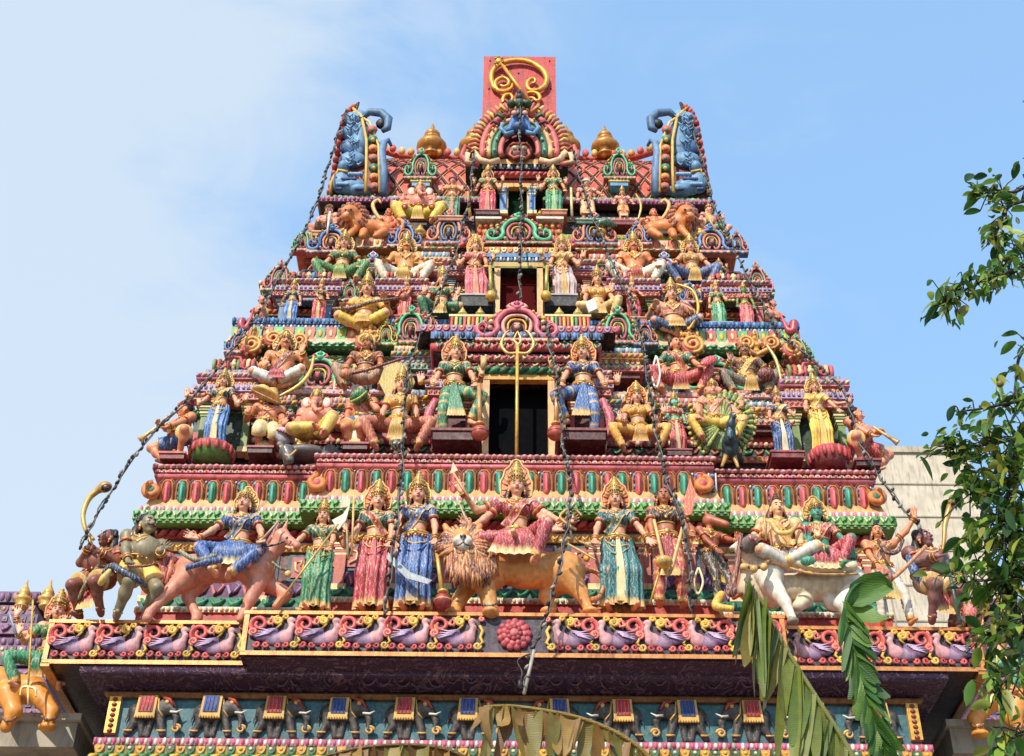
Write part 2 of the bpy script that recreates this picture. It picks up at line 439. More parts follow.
def fig(name, label, px, yf, yt, Y, pose='stand', fem=True, skin=SKIN, blouse=None, skirt=None, trim=GOLD, fold=None,
        legs=None, bare=False, turn=0.0, head=(0, 0), crown='tall', halo=None, hair=True, arms=(), aloc=(), belly=0.0,
        vox=0.0135, kind='human', items=(), hs=1.0, girth=1.0, must=False, sash=None, lean=(0, 0), neck=3, plinth=None,
        group=None, beard=False, pedestal=None, legcol=None, dhoti=None, cat='statue', ears=True, hip=0.0, ankles=None,
        crowncol=GOLD, faces=1, pupils=True, robe=None, haircol=BLACK, torsocol=None, eyes=True, pz=None, short=False, fan=1.0):
    zf = W(px, yf, Y); zt = W(px, yt, Y)
    if pedestal is None and group in (G2, G3, G4) and pose in ('stand', 'sway', 'squat'):
        pc_ = [(c(150, 60, 60), c(206, 110, 100)), (c(60, 66, 80), c(150, 160, 170)), (c(190, 120, 90), c(226, 180, 130)), (c(96, 44, 46), c(170, 90, 90)), (c(60, 110, 96), c(150, 190, 150))][(px * 7 + yf) % 5]
        pedestal = ('slab', px - 12, px + 12, 6 if group == G2 else 4, *pc_)
    pelz, ank, poles = POSES[pose]
    if pz is not None: pelz = pz
    if ankles is not None:
        ank = [a if b is None else b for a, b in zip(ank, ankles)]
    ch = {'tall': .25, 'round': .13, 'hair': .05, 'turban': .14, 'knot': .12, 'cap': .10, 'none': .03}[crown]
    tl = 0.50 * (0.86 if short else 1.0)
    Ht = pelz + tl + .14 + .115 * hs + ch
    if pose == 'side': Ht = pelz + tl + .14 + .115 * hs + ch
    s = float(zt[2] - zf[2]) / Ht
    root_loc = zf.copy()
    def L(x, y, f=0.0):
        return (W(x, y, Y - f) - root_loc) / s
    m1 = mpp(Y, yf) / s          # local metres per photo pixel
    S = np.array([math.cos(turn), math.sin(turn), 0]); Fw = np.array([math.sin(turn), -math.cos(turn), 0]); Up = np.array([0, 0, 1.0])
    lv = lambda a: a[0] * S + a[1] * Fw + a[2] * Up
    P = lv((hip, 0, pelz))
    N = P + lv((lean[0] - hip, lean[1], math.sqrt(max(tl ** 2 - lean[0] ** 2 - lean[1] ** 2, .01))))
    sp = (N - P) / np.linalg.norm(N - P)
    Cc = P + .64 * (N - P)
    H = N + sp * .06 + np.array([0, 0, .085 * hs]) + Fw * .015
    HR = rotm(0, 0, turn) @ sphere_dir(head[0], head[1])
    hp = lambda x, y, z: H + HR @ (np.array([x, y, z]) * hs)
    sh = .165 if fem else .20
    sh *= girth ** .4
    shl = {-1: N - sp * .055 - S * sh, 1: N - sp * .055 + S * sh}
    kf, kh = (.5 if fem else .62), 1.0
    BR = rotm(0, 0, turn) @ rotm(math.atan2(-lean[1] * -1, tl) * -1 if lean[1] else 0, 0, 0)
    g = girth
    body = []
    # torso
    tors = [('e', P + sp * .0, (.150 * g if fem else .135 * g, .112 * g, .115), rotm(0, 0, turn)),
            ('e', P + sp * .17, (.112 * g if fem else .125 * g, .088 * g, .16), rotm(0, 0, turn)),
            ('e', Cc, (.138 * g if fem else .165 * g, .098 * g, .155), rotm(0, 0, turn)),
            ('c', N - sp * .06 - S * (sh - .03), N - sp * .06 + S * (sh - .03), .058, .058)]
    chest = [('e', Cc, (.146 * g if fem else .173 * g, .106 * g, .15), rotm(0, 0, turn)),
             ('c', N - sp * .07 - S * (sh - .02), N - sp * .07 + S * (sh - .02), .062, .062)]
    if fem:
        for k in (-1, 1):
            b = Cc + S * .068 * k * g + Fw * .085 + sp * .005
            tors.append(('e', b, (.062, .06, .062), None, .03)); chest.append(('e', b, (.071, .069, .071), None, .03))
    else:
        for k in (-1, 1):
            tors.append(('e', Cc + S * .075 * k * g + Fw * .07 * g + sp * .05, (.082, .05, .065), None, .03))
    if belly:
        tors.append(('e', P + sp * .17 + Fw * (.05 + belly * .35), (.10 + belly * .75, .07 + belly * .8, .10 + belly * .7), None, .06))
    body += tors
    body.append(('c', N - sp * .04, N + sp * .07, .058 if not fem else .05, .05))
    # head
    R = lambda *a: None
    def he(x, y, z, rx, ry, rz, k=.02): body.append(('e', hp(x, y, z), (rx * hs, ry * hs, rz * hs), HR, k))
    def hc(a, b, r0, r1, k=.012): body.append(('c', hp(*a), hp(*b), r0 * hs, r1 * hs, k))
    face_at = []
    if kind in ('human', 'elephant'):
        he(0, .008, .025, .078, .094, .094)
        if kind == 'human':
            he(0, -.022, -.03, .064, .066, .082)
            he(0, -.052, -.092, .029, .026, .022)
            hc((0, -.080, .012), (0, -.108, -.032), .011, .017)
            he(0, -.084, -.062, .025, .012, .011, .008)
            for k in (-1, 1): he(.036 * k, -.058, -.035, .03, .028, .028)
        else:
            he(0, -.03, -.01, .075, .075, .085)
            tr = [(0, -.08, -.02), (0.0, -.17, -.09), (.0, -.22, -.18), (.02, -.25, -.28), (.07, -.27, -.33), (.12, -.26, -.29)]
            hc(tr[0], tr[1], .05, .044, .02)
            for k in (-1, 1):
                he(.13 * k, .01, -.01, .085, .02, .105, .02)
                hc((.05 * k, -.09, -.09), (.075 * k, -.15, -.13), .014, .008)
    elif kind == 'horse':
        he(0, .0, .01, .072, .09, .09)
        hc((0, -.05, .0), (0, -.22, -.085), .062, .044, .03)
        hc((0, -.20, -.08), (0, -.24, -.10), .046, .042, .02)
        for k in (-1, 1): hc((.05 * k, .02, .07), (.065 * k, .03, .16), .022, .008)
    if ears and kind == 'human':
        for k in (-1, 1): he(.08 * k, .008, -.015, .014, .022, .036, .008)
    for q in range(1, faces):
        k = -1 if q % 2 else 1
        he(.085 * k, -.005, -.02, .055, .062, .078)
        hc((.115 * k, -.055, .0), (.13 * k, -.07, -.03), .009, .013)
    # arms
    hands, armch = [], []
    alist = []
    for a in arms:
        t = L(a[1], a[2], a[3]); alist.append((a[0], t, a[4] if len(a) > 4 else 'along', a[5] if len(a) > 5 else None))
    for a in aloc:
        t = P * 0 + lv((a[1], a[2], a[3])); alist.append((a[0], t, a[4] if len(a) > 4 else 'along', a[5] if len(a) > 5 else None))
    fr = max(.0105, .62 * vox)
    seen = {}
    for sd, t, hd, pole in alist:
        n = seen.get(sd, 0); seen[sd] = n + 1
        a = shl[sd] - Fw * .03 * n
        pl = lv(pole) if pole is not None else (S * sd * .7 - Up * .8 - Fw * .25)
        e, t = ik(a, t, .29, .26, pl)
        au = girth ** .5 * (1.0 if fem else 1.15) * (1.2 if short else 1.0)
        body.append(('e', a, (.062 * au, .062 * au, .062 * au), None, .04))
        body.append(('c', a, e, .046 * au, .037 * au)); body.append(('c', e, t, .039 * au, .025 * au))
        armch.append((a, e, t, au))
        d = (t - e) / (np.linalg.norm(t - e) + 1e-9)
        hdv = {'along': d, 'fist': d, 'up': Up, 'down': -Up, 'fwd': Fw, 'out': S * sd}[hd if not isinstance(hd, tuple) else 'along']
        if isinstance(hd, tuple): hdv = lv(hd); hdv = hdv / np.linalg.norm(hdv)
        # palm and five fingers
        side = np.cross(hdv, Fw); 
        if np.linalg.norm(side) < .3: side = np.cross(hdv, Up)
        side /= np.linalg.norm(side); nrm = np.cross(side, hdv)
        pc = t + hdv * .05
        for k in (-1, 1): body.append(('c', t + hdv * .01 + side * .012 * k, t + hdv * .085 + side * .024 * k, .02, .019, .015))
        for i, (o, ln) in enumerate(((-.036, .062), (-.012, .076), (.012, .08), (.036, .07))):
            b0 = t + hdv * .09 + side * o
            if hd == 'fist':
                m = b0 + hdv * .025 + Fw * .028; e2 = m - hdv * .04 + Fw * .012
            else:
                m = b0 + hdv * ln * .55 + side * o * .25 + Fw * .004; e2 = m + hdv * ln * .5 + side * o * .2 + Fw * .016
            body.append(('c', b0, m, fr * 1.08, fr, .008)); body.append(('c', m, e2, fr, fr * .9, .008))
        ts = -1 if sd > 0 else 1
        ts = 1 if (side @ S) * sd < 0 else -1
        if hd in ('down',): ts = ts
        b0 = t + hdv * .03 + side * .03 * ts; m = b0 + hdv * .03 + side * .03 * ts + Fw * .012
        body.append(('c', b0, m, fr * 1.2, fr * 1.05, .01)); body.append(('c', m, m + hdv * .03 + Fw * .008, fr * 1.05, fr * .9, .01))
        hands.append(t + hdv * .07)
    # legs
    legch = []
    for i, k in enumerate((-1, 1)):
        a = P + S * .082 * k * g - Up * .03
        t = lv((ank[i][0] + (hip if pose in ('cross',) else 0), ank[i][1], ank[i][2])) if len(ank[i]) == 3 else L(ank[i][0], ank[i][1], ank[i][2])
        kn, t = ik(a, t, .44, .42, lv(poles[i]))
        lg = g ** .6 * (1.32 if short else 1.0)
        body.append(('c', a, kn, .084 * lg, .054 * lg)); body.append(('c', kn, t, .052 * lg, .034 * lg))
        cm = kn + (t - kn) * .32 - Fw * .02
        body.append(('e', cm, (.052 * lg, .056 * lg, .1), None))
        fd = Fw + S * .25 * k
        if pose == 'cross': fd = -S * k * 1.0 + Fw * .3
        elif pose.startswith('guard') and t[2] > .2: fd = S * k * .5 + Fw * .7 - Up * .6
        fd = fd / np.linalg.norm(fd)
        fe = t + fd * .15 - Up * (.035 if pose != 'cross' else .01)
        body.append(('c', t - fd * .03 - Up * .03, fe, .036, .028))
        legch.append((a, kn, t))
    fld = Field(body, vox, .035)
    v, f, I = fld.mesh()
    # parts collected as arrays, then scaled
    parts = [('body', v, f, skin, M_SKIN, True)]
    def MBadd(nm, mb, mat): 
        if mb.n:
            a, b_, cc, sm = mb.arrays(); parts.append((nm, a, b_, cc, mat, sm))
    surf = lambda x, z: fld.front(x, z)
    # eyes, brows, lips
    if eyes and kind in ('human', 'elephant') :
        mb = MB()
        for k in (-1, 1):
            ex = .031 if kind == 'human' else .045; ey = -.074 if kind == 'human' else -.083
            mb.ell(hp(ex * k, ey, .004), (.021 * hs, .012 * hs, .012 * hs), WHITE, HR, 8, 6)
            mb.ell(hp(ex * k, ey - .010, .004), (.009 * hs, .005 * hs, .010 * hs), BLACK, HR, 7, 5)
        MBadd('eyes', mb, M_SKIN)
        mb = MB()
        for k in (-1, 1):
            mb.tube([hp((.012 + .012 * i) * k, -.089 + .004 * i * i * .5, .028 + .006 * math.sin(i * .9)) for i in range(4)], [.003 * hs, .006 * hs, .005 * hs, .002 * hs], BLACK, 5)
        if kind == 'human':
            if must:
                mb.tube([hp(.055 * (i - 4) / 4, -.1 + .02 * abs(i - 4) / 4, -.046 - .004 * abs(i - 4) + .014 * max(0, abs(i - 4) - 2)) for i in range(9)], [.003 * hs, .006 * hs, .008 * hs, .009 * hs, .008 * hs, .009 * hs, .008 * hs, .006 * hs, .003 * hs], BLACK, 6)
            else:
                mb.ell(hp(0, -.105, .045), (.006 * hs, .004 * hs, .009 * hs), RED, HR, 6, 5)
        MBadd('eyebrows', mb, M_SKIN)
        if kind == 'human':
            mb = MB(); mb.ell(hp(0, -.091, -.062), (.022 * hs, .009 * hs, .0095 * hs), c(176, 42, 42), HR, 8, 5)
            MBadd('lips', mb, M_SKIN)
        if beard:
            mb = MB(); mb.ell(hp(0, -.045, -.085), (.058 * hs, .05 * hs, .055 * hs), haircol, HR); MBadd('beard', mb, M_SKIN)
    if kind == 'elephant':
        mb = MB()
        for k in (-1, 1):
            mb.tube([hp(.05 * k, -.09, -.08), hp(.075 * k, -.15, -.125), hp(.085 * k, -.19, -.12)], [.018 * hs, .015 * hs, .005 * hs], WHITE, 6)
        MBadd('tusks', mb, M_SKIN)
        mb = MB()
        for k in (-1, 1): mb.ell(hp(.135 * k, -.012, -.01), (.06 * hs, .012 * hs, .08 * hs), c(246, 200, 180), HR, 10, 6)
        mt = MB(); tp = smooth([hp(*p) for p in tr], 5)
        sk2 = tuple(min(.95, k * 1.12) for k in skin); ring = tuple(k * .6 for k in skin)
        mt.tube(tp, [.052 * hs, .05 * hs, .044 * hs, .036 * hs, .03 * hs, .022 * hs], np.array([sk2 if q % 4 else ring for q in range(len(tp))]), 10)
        MBadd('trunk', mt, M_SKIN)
        mb.ell(hp(0, -.11, .06), (.03 * hs, .015 * hs, .04 * hs), GOLD, HR, 8, 5)
        MBadd('head_ornament', mb, M_SKIN)
    if hair:
        mb = MB()
        if crown in ('hair', 'knot', 'cap', 'none') or not fem:
            mb.ell(hp(0, .022, .04), (.087 * hs, .092 * hs, .092 * hs), haircol, HR, 14, 9)
            if crown == 'knot':
                for i in range(3): mb.ell(hp(.0, .01, .13 + .035 * i), ((.05 - .012 * i) * hs, (.05 - .012 * i) * hs, .028 * hs), haircol, HR)
        if crown in ('hair', 'tall', 'knot', 'round'):
            for k in (-1, 0, 1):
                mb.tube([hp(.055 * k, .05, .03), hp(.085 * k, .06, -.06), hp(.10 * k, .055, -.13), hp(.105 * k, .05, -.2)], [.03 * hs, .045 * hs, .042 * hs, .02 * hs], haircol, 7)
        if crown == 'hair':
            for k in range(11):
                t = PI * (k / 10) ; mb.ell(hp(.088 * math.cos(t), .03, .03 + .085 * math.sin(t)), .03 * hs, haircol, None, 7, 5)
        MBadd('hair', mb, M_SKIN)
    # crown
    if crown in ('tall', 'round', 'cap'):
        q = {'tall': 1.0, 'round': .62, 'cap': .45}[crown]
        base = hp(0, .012, .062)
        Rt = HR @ rotm(.12, 0, 0)
        prof = [(.088, 0), (.097, .012), (.094, .03), (.082, .036), (.084, .06), (.090, .075), (.076, .085), (.078, .115), (.080, .125), (.062, .135), (.062, .165), (.065, .175), (.045, .185), (.042, .21), (.046, .218), (.026, .228), (.024, .248), (.030, .258), (.018, .272), (.004, .285)]
        cg = crowncol; cd = tuple(k * .55 for k in crowncol)
        cols = [cg, cg, cg, cd, cg, cg, cd, cg, cg, cd, cg, cg, cd, cg, cg, cd, cg, cg, cg, cg]
        mb = MB(); mb.lathe(base, [(r * hs, z * q * hs) for r, z in prof], cols, 16, Rt, 1, 1.04)
        nb = 9
        for i in range(nb):
            t = -PI / 2 + (i - nb // 2) * .33
            for (r, z, rs) in ((.096, .021, .010), (.088, .062, .012), (.081, .12, .009)):
                mb.ell(base + Rt @ np.array([math.cos(t) * r * hs, math.sin(t) * r * hs * 1.04, z * q * hs]), rs * hs, [RED, cg, GREEN][i % 3] if rs > .0095 else cg, None, 6, 4)
        mb.ell(base + Rt @ np.array([0, -.10 * hs, .045 * q * hs]), (.022 * hs, .014 * hs, .035 * hs), cg, Rt, 8, 6)
        mb.ell(base + Rt @ np.array([0, -.112 * hs, .045 * q * hs]), (.010 * hs, .008 * hs, .015 * hs), c(170, 40, 50), Rt, 6, 5)
        MBadd('crown', mb, M_GOLD)
    elif crown == 'turban':
        mb = MB()
        for i in range(4):
            mb.tube([hp((.10 - .012 * i) * math.cos(t), .01 + (.105 - .012 * i) * math.sin(t), .06 + .03 * i + .012 * math.sin(t * 2 + i)) for t in np.linspace(0, 2 * PI, 16, endpoint=False)], .027 * hs, crowncol, 7, True)
        mb.ell(hp(0, .01, .11), (.09 * hs, .09 * hs, .06 * hs), crowncol, HR)
        MBadd('turban', mb, M_CLOTH)
    if halo:
        # pointed flame-shaped plate behind the head
        hw, hh, hcol, rim = halo; hw *= .86
        pts = []
        prof_ = [(-.62, -.55), (-.92, -.35), (-1.05, 0), (-.98, .45), (-.86, .8), (-.70, 1.12), (-.46, 1.42), (-.2, 1.66), (0, 1.86), (.2, 1.66), (.46, 1.42), (.70, 1.12), (.86, .8), (.98, .45), (1.05, 0), (.92, -.35), (.62, -.55)]
        if hw > .18 and hh < .21: prof_ = [(math.cos(a) * 1.05, math.sin(a) * 1.1) for a in np.linspace(PI * 1.2, -PI * .2, 21)]
        for q_, (x_, z_) in enumerate(prof_):
            e_ = 1.05 if q_ % 2 else .97
            pts.append((hw * x_ * e_, hh * z_ * .82 * e_))
        pts = pts[::-1]
        mb = MB(); o = hp(0, .085, .03)
        mb.prism([(o[0] + x, o[2] + z) for x, z in pts], o[1], o[1] + .035, hcol, rim)
        mb.tube([(o[0] + x * .99, o[1] - .004, o[2] + z * .99) for x, z in pts], .013, rim, 6)
        for i in range(1, len(pts) - 1): mb.tube([(o[0] + pts[i][0] * .55, o[1] - .004, o[2] + pts[i][1] * .55), (o[0] + pts[i][0] * .9, o[1] - .006, o[2] + pts[i][1] * .9)], [.014, .007], [rim, tuple(k * .8 for k in hcol)][i % 2], 5)
        MBadd('halo', mb, M_CLOTH)
    # jewellery
    mb = MB()
    if kind != 'horse':
        for k in (-1, 1):
            mb.ell(hp(.088 * k, -.012, -.055), (.016 * hs, .016 * hs, .02 * hs), GOLD, None, 7, 5)
            mb.ell(hp(.09 * k, -.012, -.088), (.013 * hs, .013 * hs, .018 * hs), c(214, 80, 60), None, 7, 5)
    for i in range(neck):
        w, drop = .075 + .022 * i, .045 + .055 * i
        pts = []
        for t in np.linspace(-1, 1, 17):
            x = N[0] + w * math.sin(t * 1.5); z = N[2] + .02 - .025 * i - drop * math.cos(t * 1.5)
            y = surf(x, z)
            if y is not None: pts.append((x, y - .004, z))
        if len(pts) > 4:
            gcol = [GOLD, GOLD, c(236, 200, 110)][i % 3]
            mb.tube(pts, .0095 if i else .013, gcol, 5)
            for q in pts[1:-1:2 if i else 3]: mb.ell(np.array(q) + (0, -.004, -.012), .0115, [GOLD, c(200, 50, 60), GOLD, c(40, 130, 90)][i % 4], None, 6, 4)
            q = pts[len(pts) // 2]; mb.ell(np.array(q) + (0, -.008, -.022), (.022, .012, .028), GOLD, None, 8, 5)
    for a, e, t, au in armch:
        for q, r, n in (((a + (e - a) * .55), .050 * au, 2), ((e + (t - e) * .86), .034 * au, 3)):
            ax = (e - a) if n == 2 else (t - e)
            ax = ax / np.linalg.norm(ax); u = np.cross(ax, [0, 1, .3]); u /= np.linalg.norm(u); w = np.cross(ax, u)
            for j in range(n):
                cc = q + ax * (.024 * (j - (n - 1) / 2))
                mb.tube([cc + (r + .004) * (math.cos(h) * u + math.sin(h) * w) for h in np.linspace(0, 2 * PI, 10, endpoint=False)], .010, GOLD if j != 1 else c(206, 70, 60), 5, True)
    for (a, kn, t) in legch:
        if t[2] < .6 and (skirt is None or legs):
            ax = t - kn; ax /= np.linalg.norm(ax); u = np.cross(ax, [0.3, 1, .3]); u /= np.linalg.norm(u); w = np.cross(ax, u)
            cc = t - ax * .03
            mb.tube([cc + .05 * (math.cos(h) * u + math.sin(h) * w) for h in np.linspace(0, 2 * PI, 10, endpoint=False)], .014, GOLD, 5, True)
    MBadd('jewellery', mb, M_GOLD)
    # blouse
    if blouse is not None:
        bl = list(chest)
        for a, e, t, au in armch:
            bl.append(('c', a, a + (e - a) * .52, .062 * au, .056 * au))
        if robe is not None:
            bl += [('e', P + sp * .17, (.128 * g, .102 * g, .17), rotm(0, 0, turn)), ('e', P, (.16 * g, .122 * g, .12), rotm(0, 0, turn))]
        bf = Field(bl, vox, .03); bv, bq, bi = bf.mesh()
        parts.append(('blouse', bv, bq, blouse, M_CLOTH, True))
        surf2 = lambda x, z: min([q for q in (fld.front(x, z), bf.front(x, z)) if q is not None], default=None)
        mb = MB()
        for a, e, t, au in armch:
            ax = (e - a) / np.linalg.norm(e - a); u = np.cross(ax, [0, 1, .3]); u /= np.linalg.norm(u); w = np.cross(ax, u)
            cc = a + (e - a) * .52
            mb.tube([cc + .057 * au * (math.cos(h) * u + math.sin(h) * w) for h in np.linspace(0, 2 * PI, 10, endpoint=False)], .013, trim, 5, True)
        pts = []
        zb = Cc[2] - .085
        for t in np.linspace(-1, 1, 15):
            x = Cc[0] + .13 * g * math.sin(t * 1.45); y = surf2(x, zb)
            if y is not None: pts.append((x, y - .004, zb))
        if len(pts) > 4: mb.tube(pts, .012, trim, 5)
        MBadd('blouse_trim', mb, M_GOLD)
    else:
        surf2 = surf
    # skirt of a standing figure: one draped cloth round both legs
    skf = None
    if skirt is not None and not legs:
        zt_, zh = P[2] + .085, .035
        n, K = 96, 18
        G, CC = [], []
        def legx(ch, z):
            a, kn, t = ch
            if z > kn[2]: q = (a[2] - z) / max(a[2] - kn[2], 1e-3); p = a + (kn - a) * np.clip(q, 0, 1)
            else: q = (kn[2] - z) / max(kn[2] - t[2], 1e-3); p = kn + (t - kn) * np.clip(q, 0, 1)
            return p
        rg = random.Random(px * 7 + yf)
        ph = rg.random() * 6
        base, lite = np.array(skirt), np.minimum(np.array(skirt) * 1.75 + .05, .95)
        for i in range(K + 1):
            t = i / K; z = zt_ + (zh - zt_) * t
            a, b = legx(legch[0], z), legx(legch[1], z)
            ce = (a + b) / 2; sepv = b - a; sep = abs(sepv @ S) / 2 * .9
            if t < .15: ce = P * (1 - t / .15) + ce * (t / .15)
            rr = np.interp(t, [0, .12, .35, .7, 1], [.06, .085, .098, .082, .105])
            rx = sep + rr * g ** .5 + (.045 if t < .2 else .02) * (1 - t) ; ry = np.interp(t, [0, .12, .35, .7, 1], [.098, .118, .118, .10, .125]) * g ** .5
            row = []
            for j in range(n):
                th = 2 * PI * j / n
                pl = math.cos(th * 13 + ph + 2.2 * t + .8 * math.sin(th * 3))
                am = .007 + .020 * t
                sc = 1 + am * pl / .12
                x_, y_ = rx * math.cos(th) * sc, ry * math.sin(th) * sc
                q = ce * np.array([1, 1, 0]) + S * x_ - Fw * y_ * -1 * -1 + Up * z
                # sagging folds between the knees
                row.append(q)
                if t > .93 or .845 < t < .875: cl = np.array(trim)
                else:
                    w = max(0.0, pl - .35) * .85
                    if int((th * 9 + z * 31)) % 7 == 0 and i % 3 == 0: w = max(w, .35)
                    cl = base * (1 - w) + lite * w
                CC.append(cl)
            row.append(row[0]); CC.append(CC[-n]); G.append(row)
        mb = MB(); mb.grid(np.array(G)[::-1], np.array(CC).reshape(K + 1, n + 1, 3)[::-1].reshape(-1, 3))
        mb.add(G[0][:-1], [tuple(range(n))], skirt)
        MBadd('skirt', mb, M_CLOTH)
        GA = np.array(G)
        def skf(x, z):
            i = int(np.clip(round((zt_ - z) / (zt_ - zh) * K), 0, K)); row = GA[i]
            fr_ = row[row[:, 1] <= row[:, 1].mean()]
            j = np.argmin(abs(fr_[:, 0] - x)); return float(fr_[j, 1])
        # pleated panel hanging in front, belt and clasp
        if fold is not None:
            G, CC = [], []
            for i in range(9):
                t = i / 8; z = P[2] + .06 + (zh + .03 - P[2] - .06) * t
                w = .022 + .05 * t; row = []
                x0 = P[0] + ((legch[0][2] + legch[1][2]) / 2 - P)[0] * t
                for j in range(9):
                    x = x0 + w * (j - 4) / 4
                    y = skf(x0, z) - .022 - .012 * (j % 2)
                    row.append((x, y, z)); CC.append(np.array(fold) if i < 8 else np.array(trim))
                    if j in (0, 8): CC[-1] = np.array(trim)
                G.append(row)
            mb = MB(); mb.grid(G[::-1], np.array(CC).reshape(9, 9, 3)[::-1].reshape(-1, 3)); MBadd('pleats', mb, M_CLOTH)
            # cloth drawn across the hip
            mb = MB()
            for q in range(2):
                pts = []
                for t in np.linspace(0, 1, 13):
                    x = P[0] - .15 * g + .29 * g * t; z = P[2] + .03 - .05 * q - .20 * math.sin(PI * t ** .8) * (.5 + .4 * q) - .08 * t
                    pts.append((x, skf(x, z) - .012, z))
                mb.tube(pts, [.005, .011, .013, .011, .005], tuple(.5 * (u + v) for u, v in zip(fold, skirt)) if q else trim, 6)
            MBadd('hip_cloth', mb, M_CLOTH)
    if legs or (skirt is not None and pose not in ('stand', 'sway') and not bare):
        pass
    lc = legcol if legcol is not None else skirt
    if legs:
        # cloth wound round each leg
        mb = MB()
        mb.ell(P - Up * .01, (.165 * g, .128 * g, .125), lc, rotm(0, 0, turn), 18, 10)
        t1 = 1.0 if legs in ('long', 'band') else (.62 if legs == 'knee' else .36)
        for a, kn, t in legch:
            pts, rr, cc = [], [], []
            K = 26
            for i in range(K + 1):
                q = i / K * t1 * 2
                if q <= 1: p = a + (kn - a) * q; r = np.interp(q, [0, 1], [.104, .070])
                else: p = kn + (t - kn) * min(q - 1, .93); r = np.interp(q - 1, [0, .3, 1], [.070, .069, .055])
                if legs == 'short' or legs == 'knee': r += .025 * (i / K)
                r *= g ** .6 * (1.25 if short else 1.0)
                pts.append(p); rr.append(r + .010 * (i % 2)); 
                w = (i % 2) * .18
                cl = np.minimum(np.array(lc) * (1 + w) + (.05 * (i % 3 == 0)), .95)
                if legs == 'band' and i % 5 in (0,): cl = np.array(trim)
                if i >= K - 2: cl = np.array(trim)
                cc.append(cl)
            # round the knee
            P_ = np.array(pts); P2 = P_.copy(); P2[1:-1] = (P_[:-2] + P_[1:-1] * 2 + P_[2:]) / 4
            mb.tube(P2, rr, np.array(cc), 14)
        MBadd('leg_wrap', mb, M_CLOTH)
        if fold is not None:
            # fan of pleats hanging between the legs
            G, CC = [], []
            top = P + Fw * .13 * g + Up * .04
            lowz = max(.02, top[2] - (.62 if pelz > .6 else .42)) if pelz > .3 else .0
            kx = (legch[0][1] + legch[1][1]) / 2
            low = np.array([top[0] * .6 + kx[0] * .4, min(top[1] - .06, kx[1] - .02 if pelz < .6 else top[1]), lowz])
            for i in range(9):
                t = i / 8; ce = top * (1 - t) + low * t
                if pelz < .6: ce = ce + Fw * .16 * math.sin(PI * min(1, t * 1.1)) * .8
                w = (.035 + .10 * t) * fan
                row = []
                for j in range(13):
                    x = w * (j - 6) / 6
                    row.append(ce + S * x + Fw * (.014 * fan * (j % 2)) + Up * (.03 * (fan - 1) * (x / w) ** 2))
                    CC.append(np.array(CREAM if fan > 1 and j % 2 else trim) if (i >= 7) else np.array(fold) * (1.0 if j % 2 else .8))
                G.append(row)
            mb = MB(); mb.grid(np.array(G)[::-1], np.array(CC).reshape(9, 13, 3)[::-1].reshape(-1, 3)); MBadd('pleats', mb, M_CLOTH)
    if skirt is not None or legs:
        mb = MB(); q = P + Up * .09
        for j, r in enumerate((.018, .013)):
            mb.tube([q - Up * .035 * j + S * (.148 + .014 * j + belly * .35) * g * math.cos(t) + Fw * ((.115 + .014 * j + belly * .25) * g * math.sin(t) + belly * .2) for t in np.linspace(0, 2 * PI, 22, endpoint=False)], r, GOLD, 6, True)
        mb.ell(q + Fw * (.135 + belly * .45) * g - Up * .01, (.035, .02, .035), GOLD, None, 8, 6)
        for k in range(-4, 5):
            t = PI / 2 + k * .26
            mb.ell(q - Up * .065 + S * .165 * g * math.cos(t) + Fw * ((.135 + belly * .25) * g * math.sin(t) + belly * .2), (.015, .012, .022), [GOLD, RED][k % 2], None, 6, 5)
        MBadd('belt', mb, M_GOLD)
    if sash is not None:
        # band of cloth from one hip over the other shoulder, following the chest
        sc, sdir = sash
        G = []
        for i in range(17):
            t = i / 16
            x = P[0] + (N[0] - P[0]) * t + sdir * (-.13 + .26 * t) * g; z = P[2] + .10 + (N[2] - .03 - P[2] - .10) * t
            row = []
            for j in range(4):
                o = (j - 1.5) * .032
                xx, zz = x + o * .8, z - o * .6 * sdir
                y = surf2(xx, zz)
                row.append((xx, y, zz))
            G.append(row)
        ys = [p[1] for r in G for p in r if p[1] is not None]
        if ys:
            G = [[(x, (y if y is not None else np.mean(ys)) - .012 - .004 * (j % 2), z) for j, (x, y, z) in enumerate(r)] for r in G]
            mb = MB(); mb.grid(np.array(G)[::-1] if sdir > 0 else np.array(G)[::-1], [cl for r in G for cl in (trim, sc, sc, trim)]); MBadd('sash', mb, M_CLOTH)
    # things held, cast in one piece with the figure
    bag = {}
    for it in items:
        nm = it[1]; mb = bag.setdefault(nm, (MB(), []))[0]
        if it[0] == 't':
            pts = [L(*p) for p in it[2]]
            if len(pts) > 2 and not (len(it) > 5 and it[5] == 'sharp'):
                A = np.array(pts); tt = np.linspace(0, len(A) - 1, (len(A) - 1) * 5 + 1)
                B = []
                for q in tt:
                    i = min(int(q), len(A) - 2); u = q - i
                    p0, p1, p2, p3 = A[max(i - 1, 0)], A[i], A[i + 1], A[min(i + 2, len(A) - 1)]
                    B.append(.5 * ((2 * p1) + (-p0 + p2) * u + (2 * p0 - 5 * p1 + 4 * p2 - p3) * u * u + (-p0 + 3 * p1 - 3 * p2 + p3) * u ** 3))
                pts = B
            r = np.array(it[3]) * m1 if not np.isscalar(it[3]) else it[3] * m1
            mb.tube(pts, r, it[4], 9)
        elif it[0] == 'b':
            r = it[3]; r = (r, r, r) if np.isscalar(r) else r
            R_ = rotm(0, it[5], 0) if len(it) > 5 else None
            mb.ell(L(*it[2]), tuple(k * m1 for k in r), it[4], R_, 12, 8)
        elif it[0] == 'p':      # plate given by its outline
            pts = [L(*p) for p in it[2]]
            y0 = np.mean([p[1] for p in pts])
            pp = [(p[0], p[2]) for p in pts]
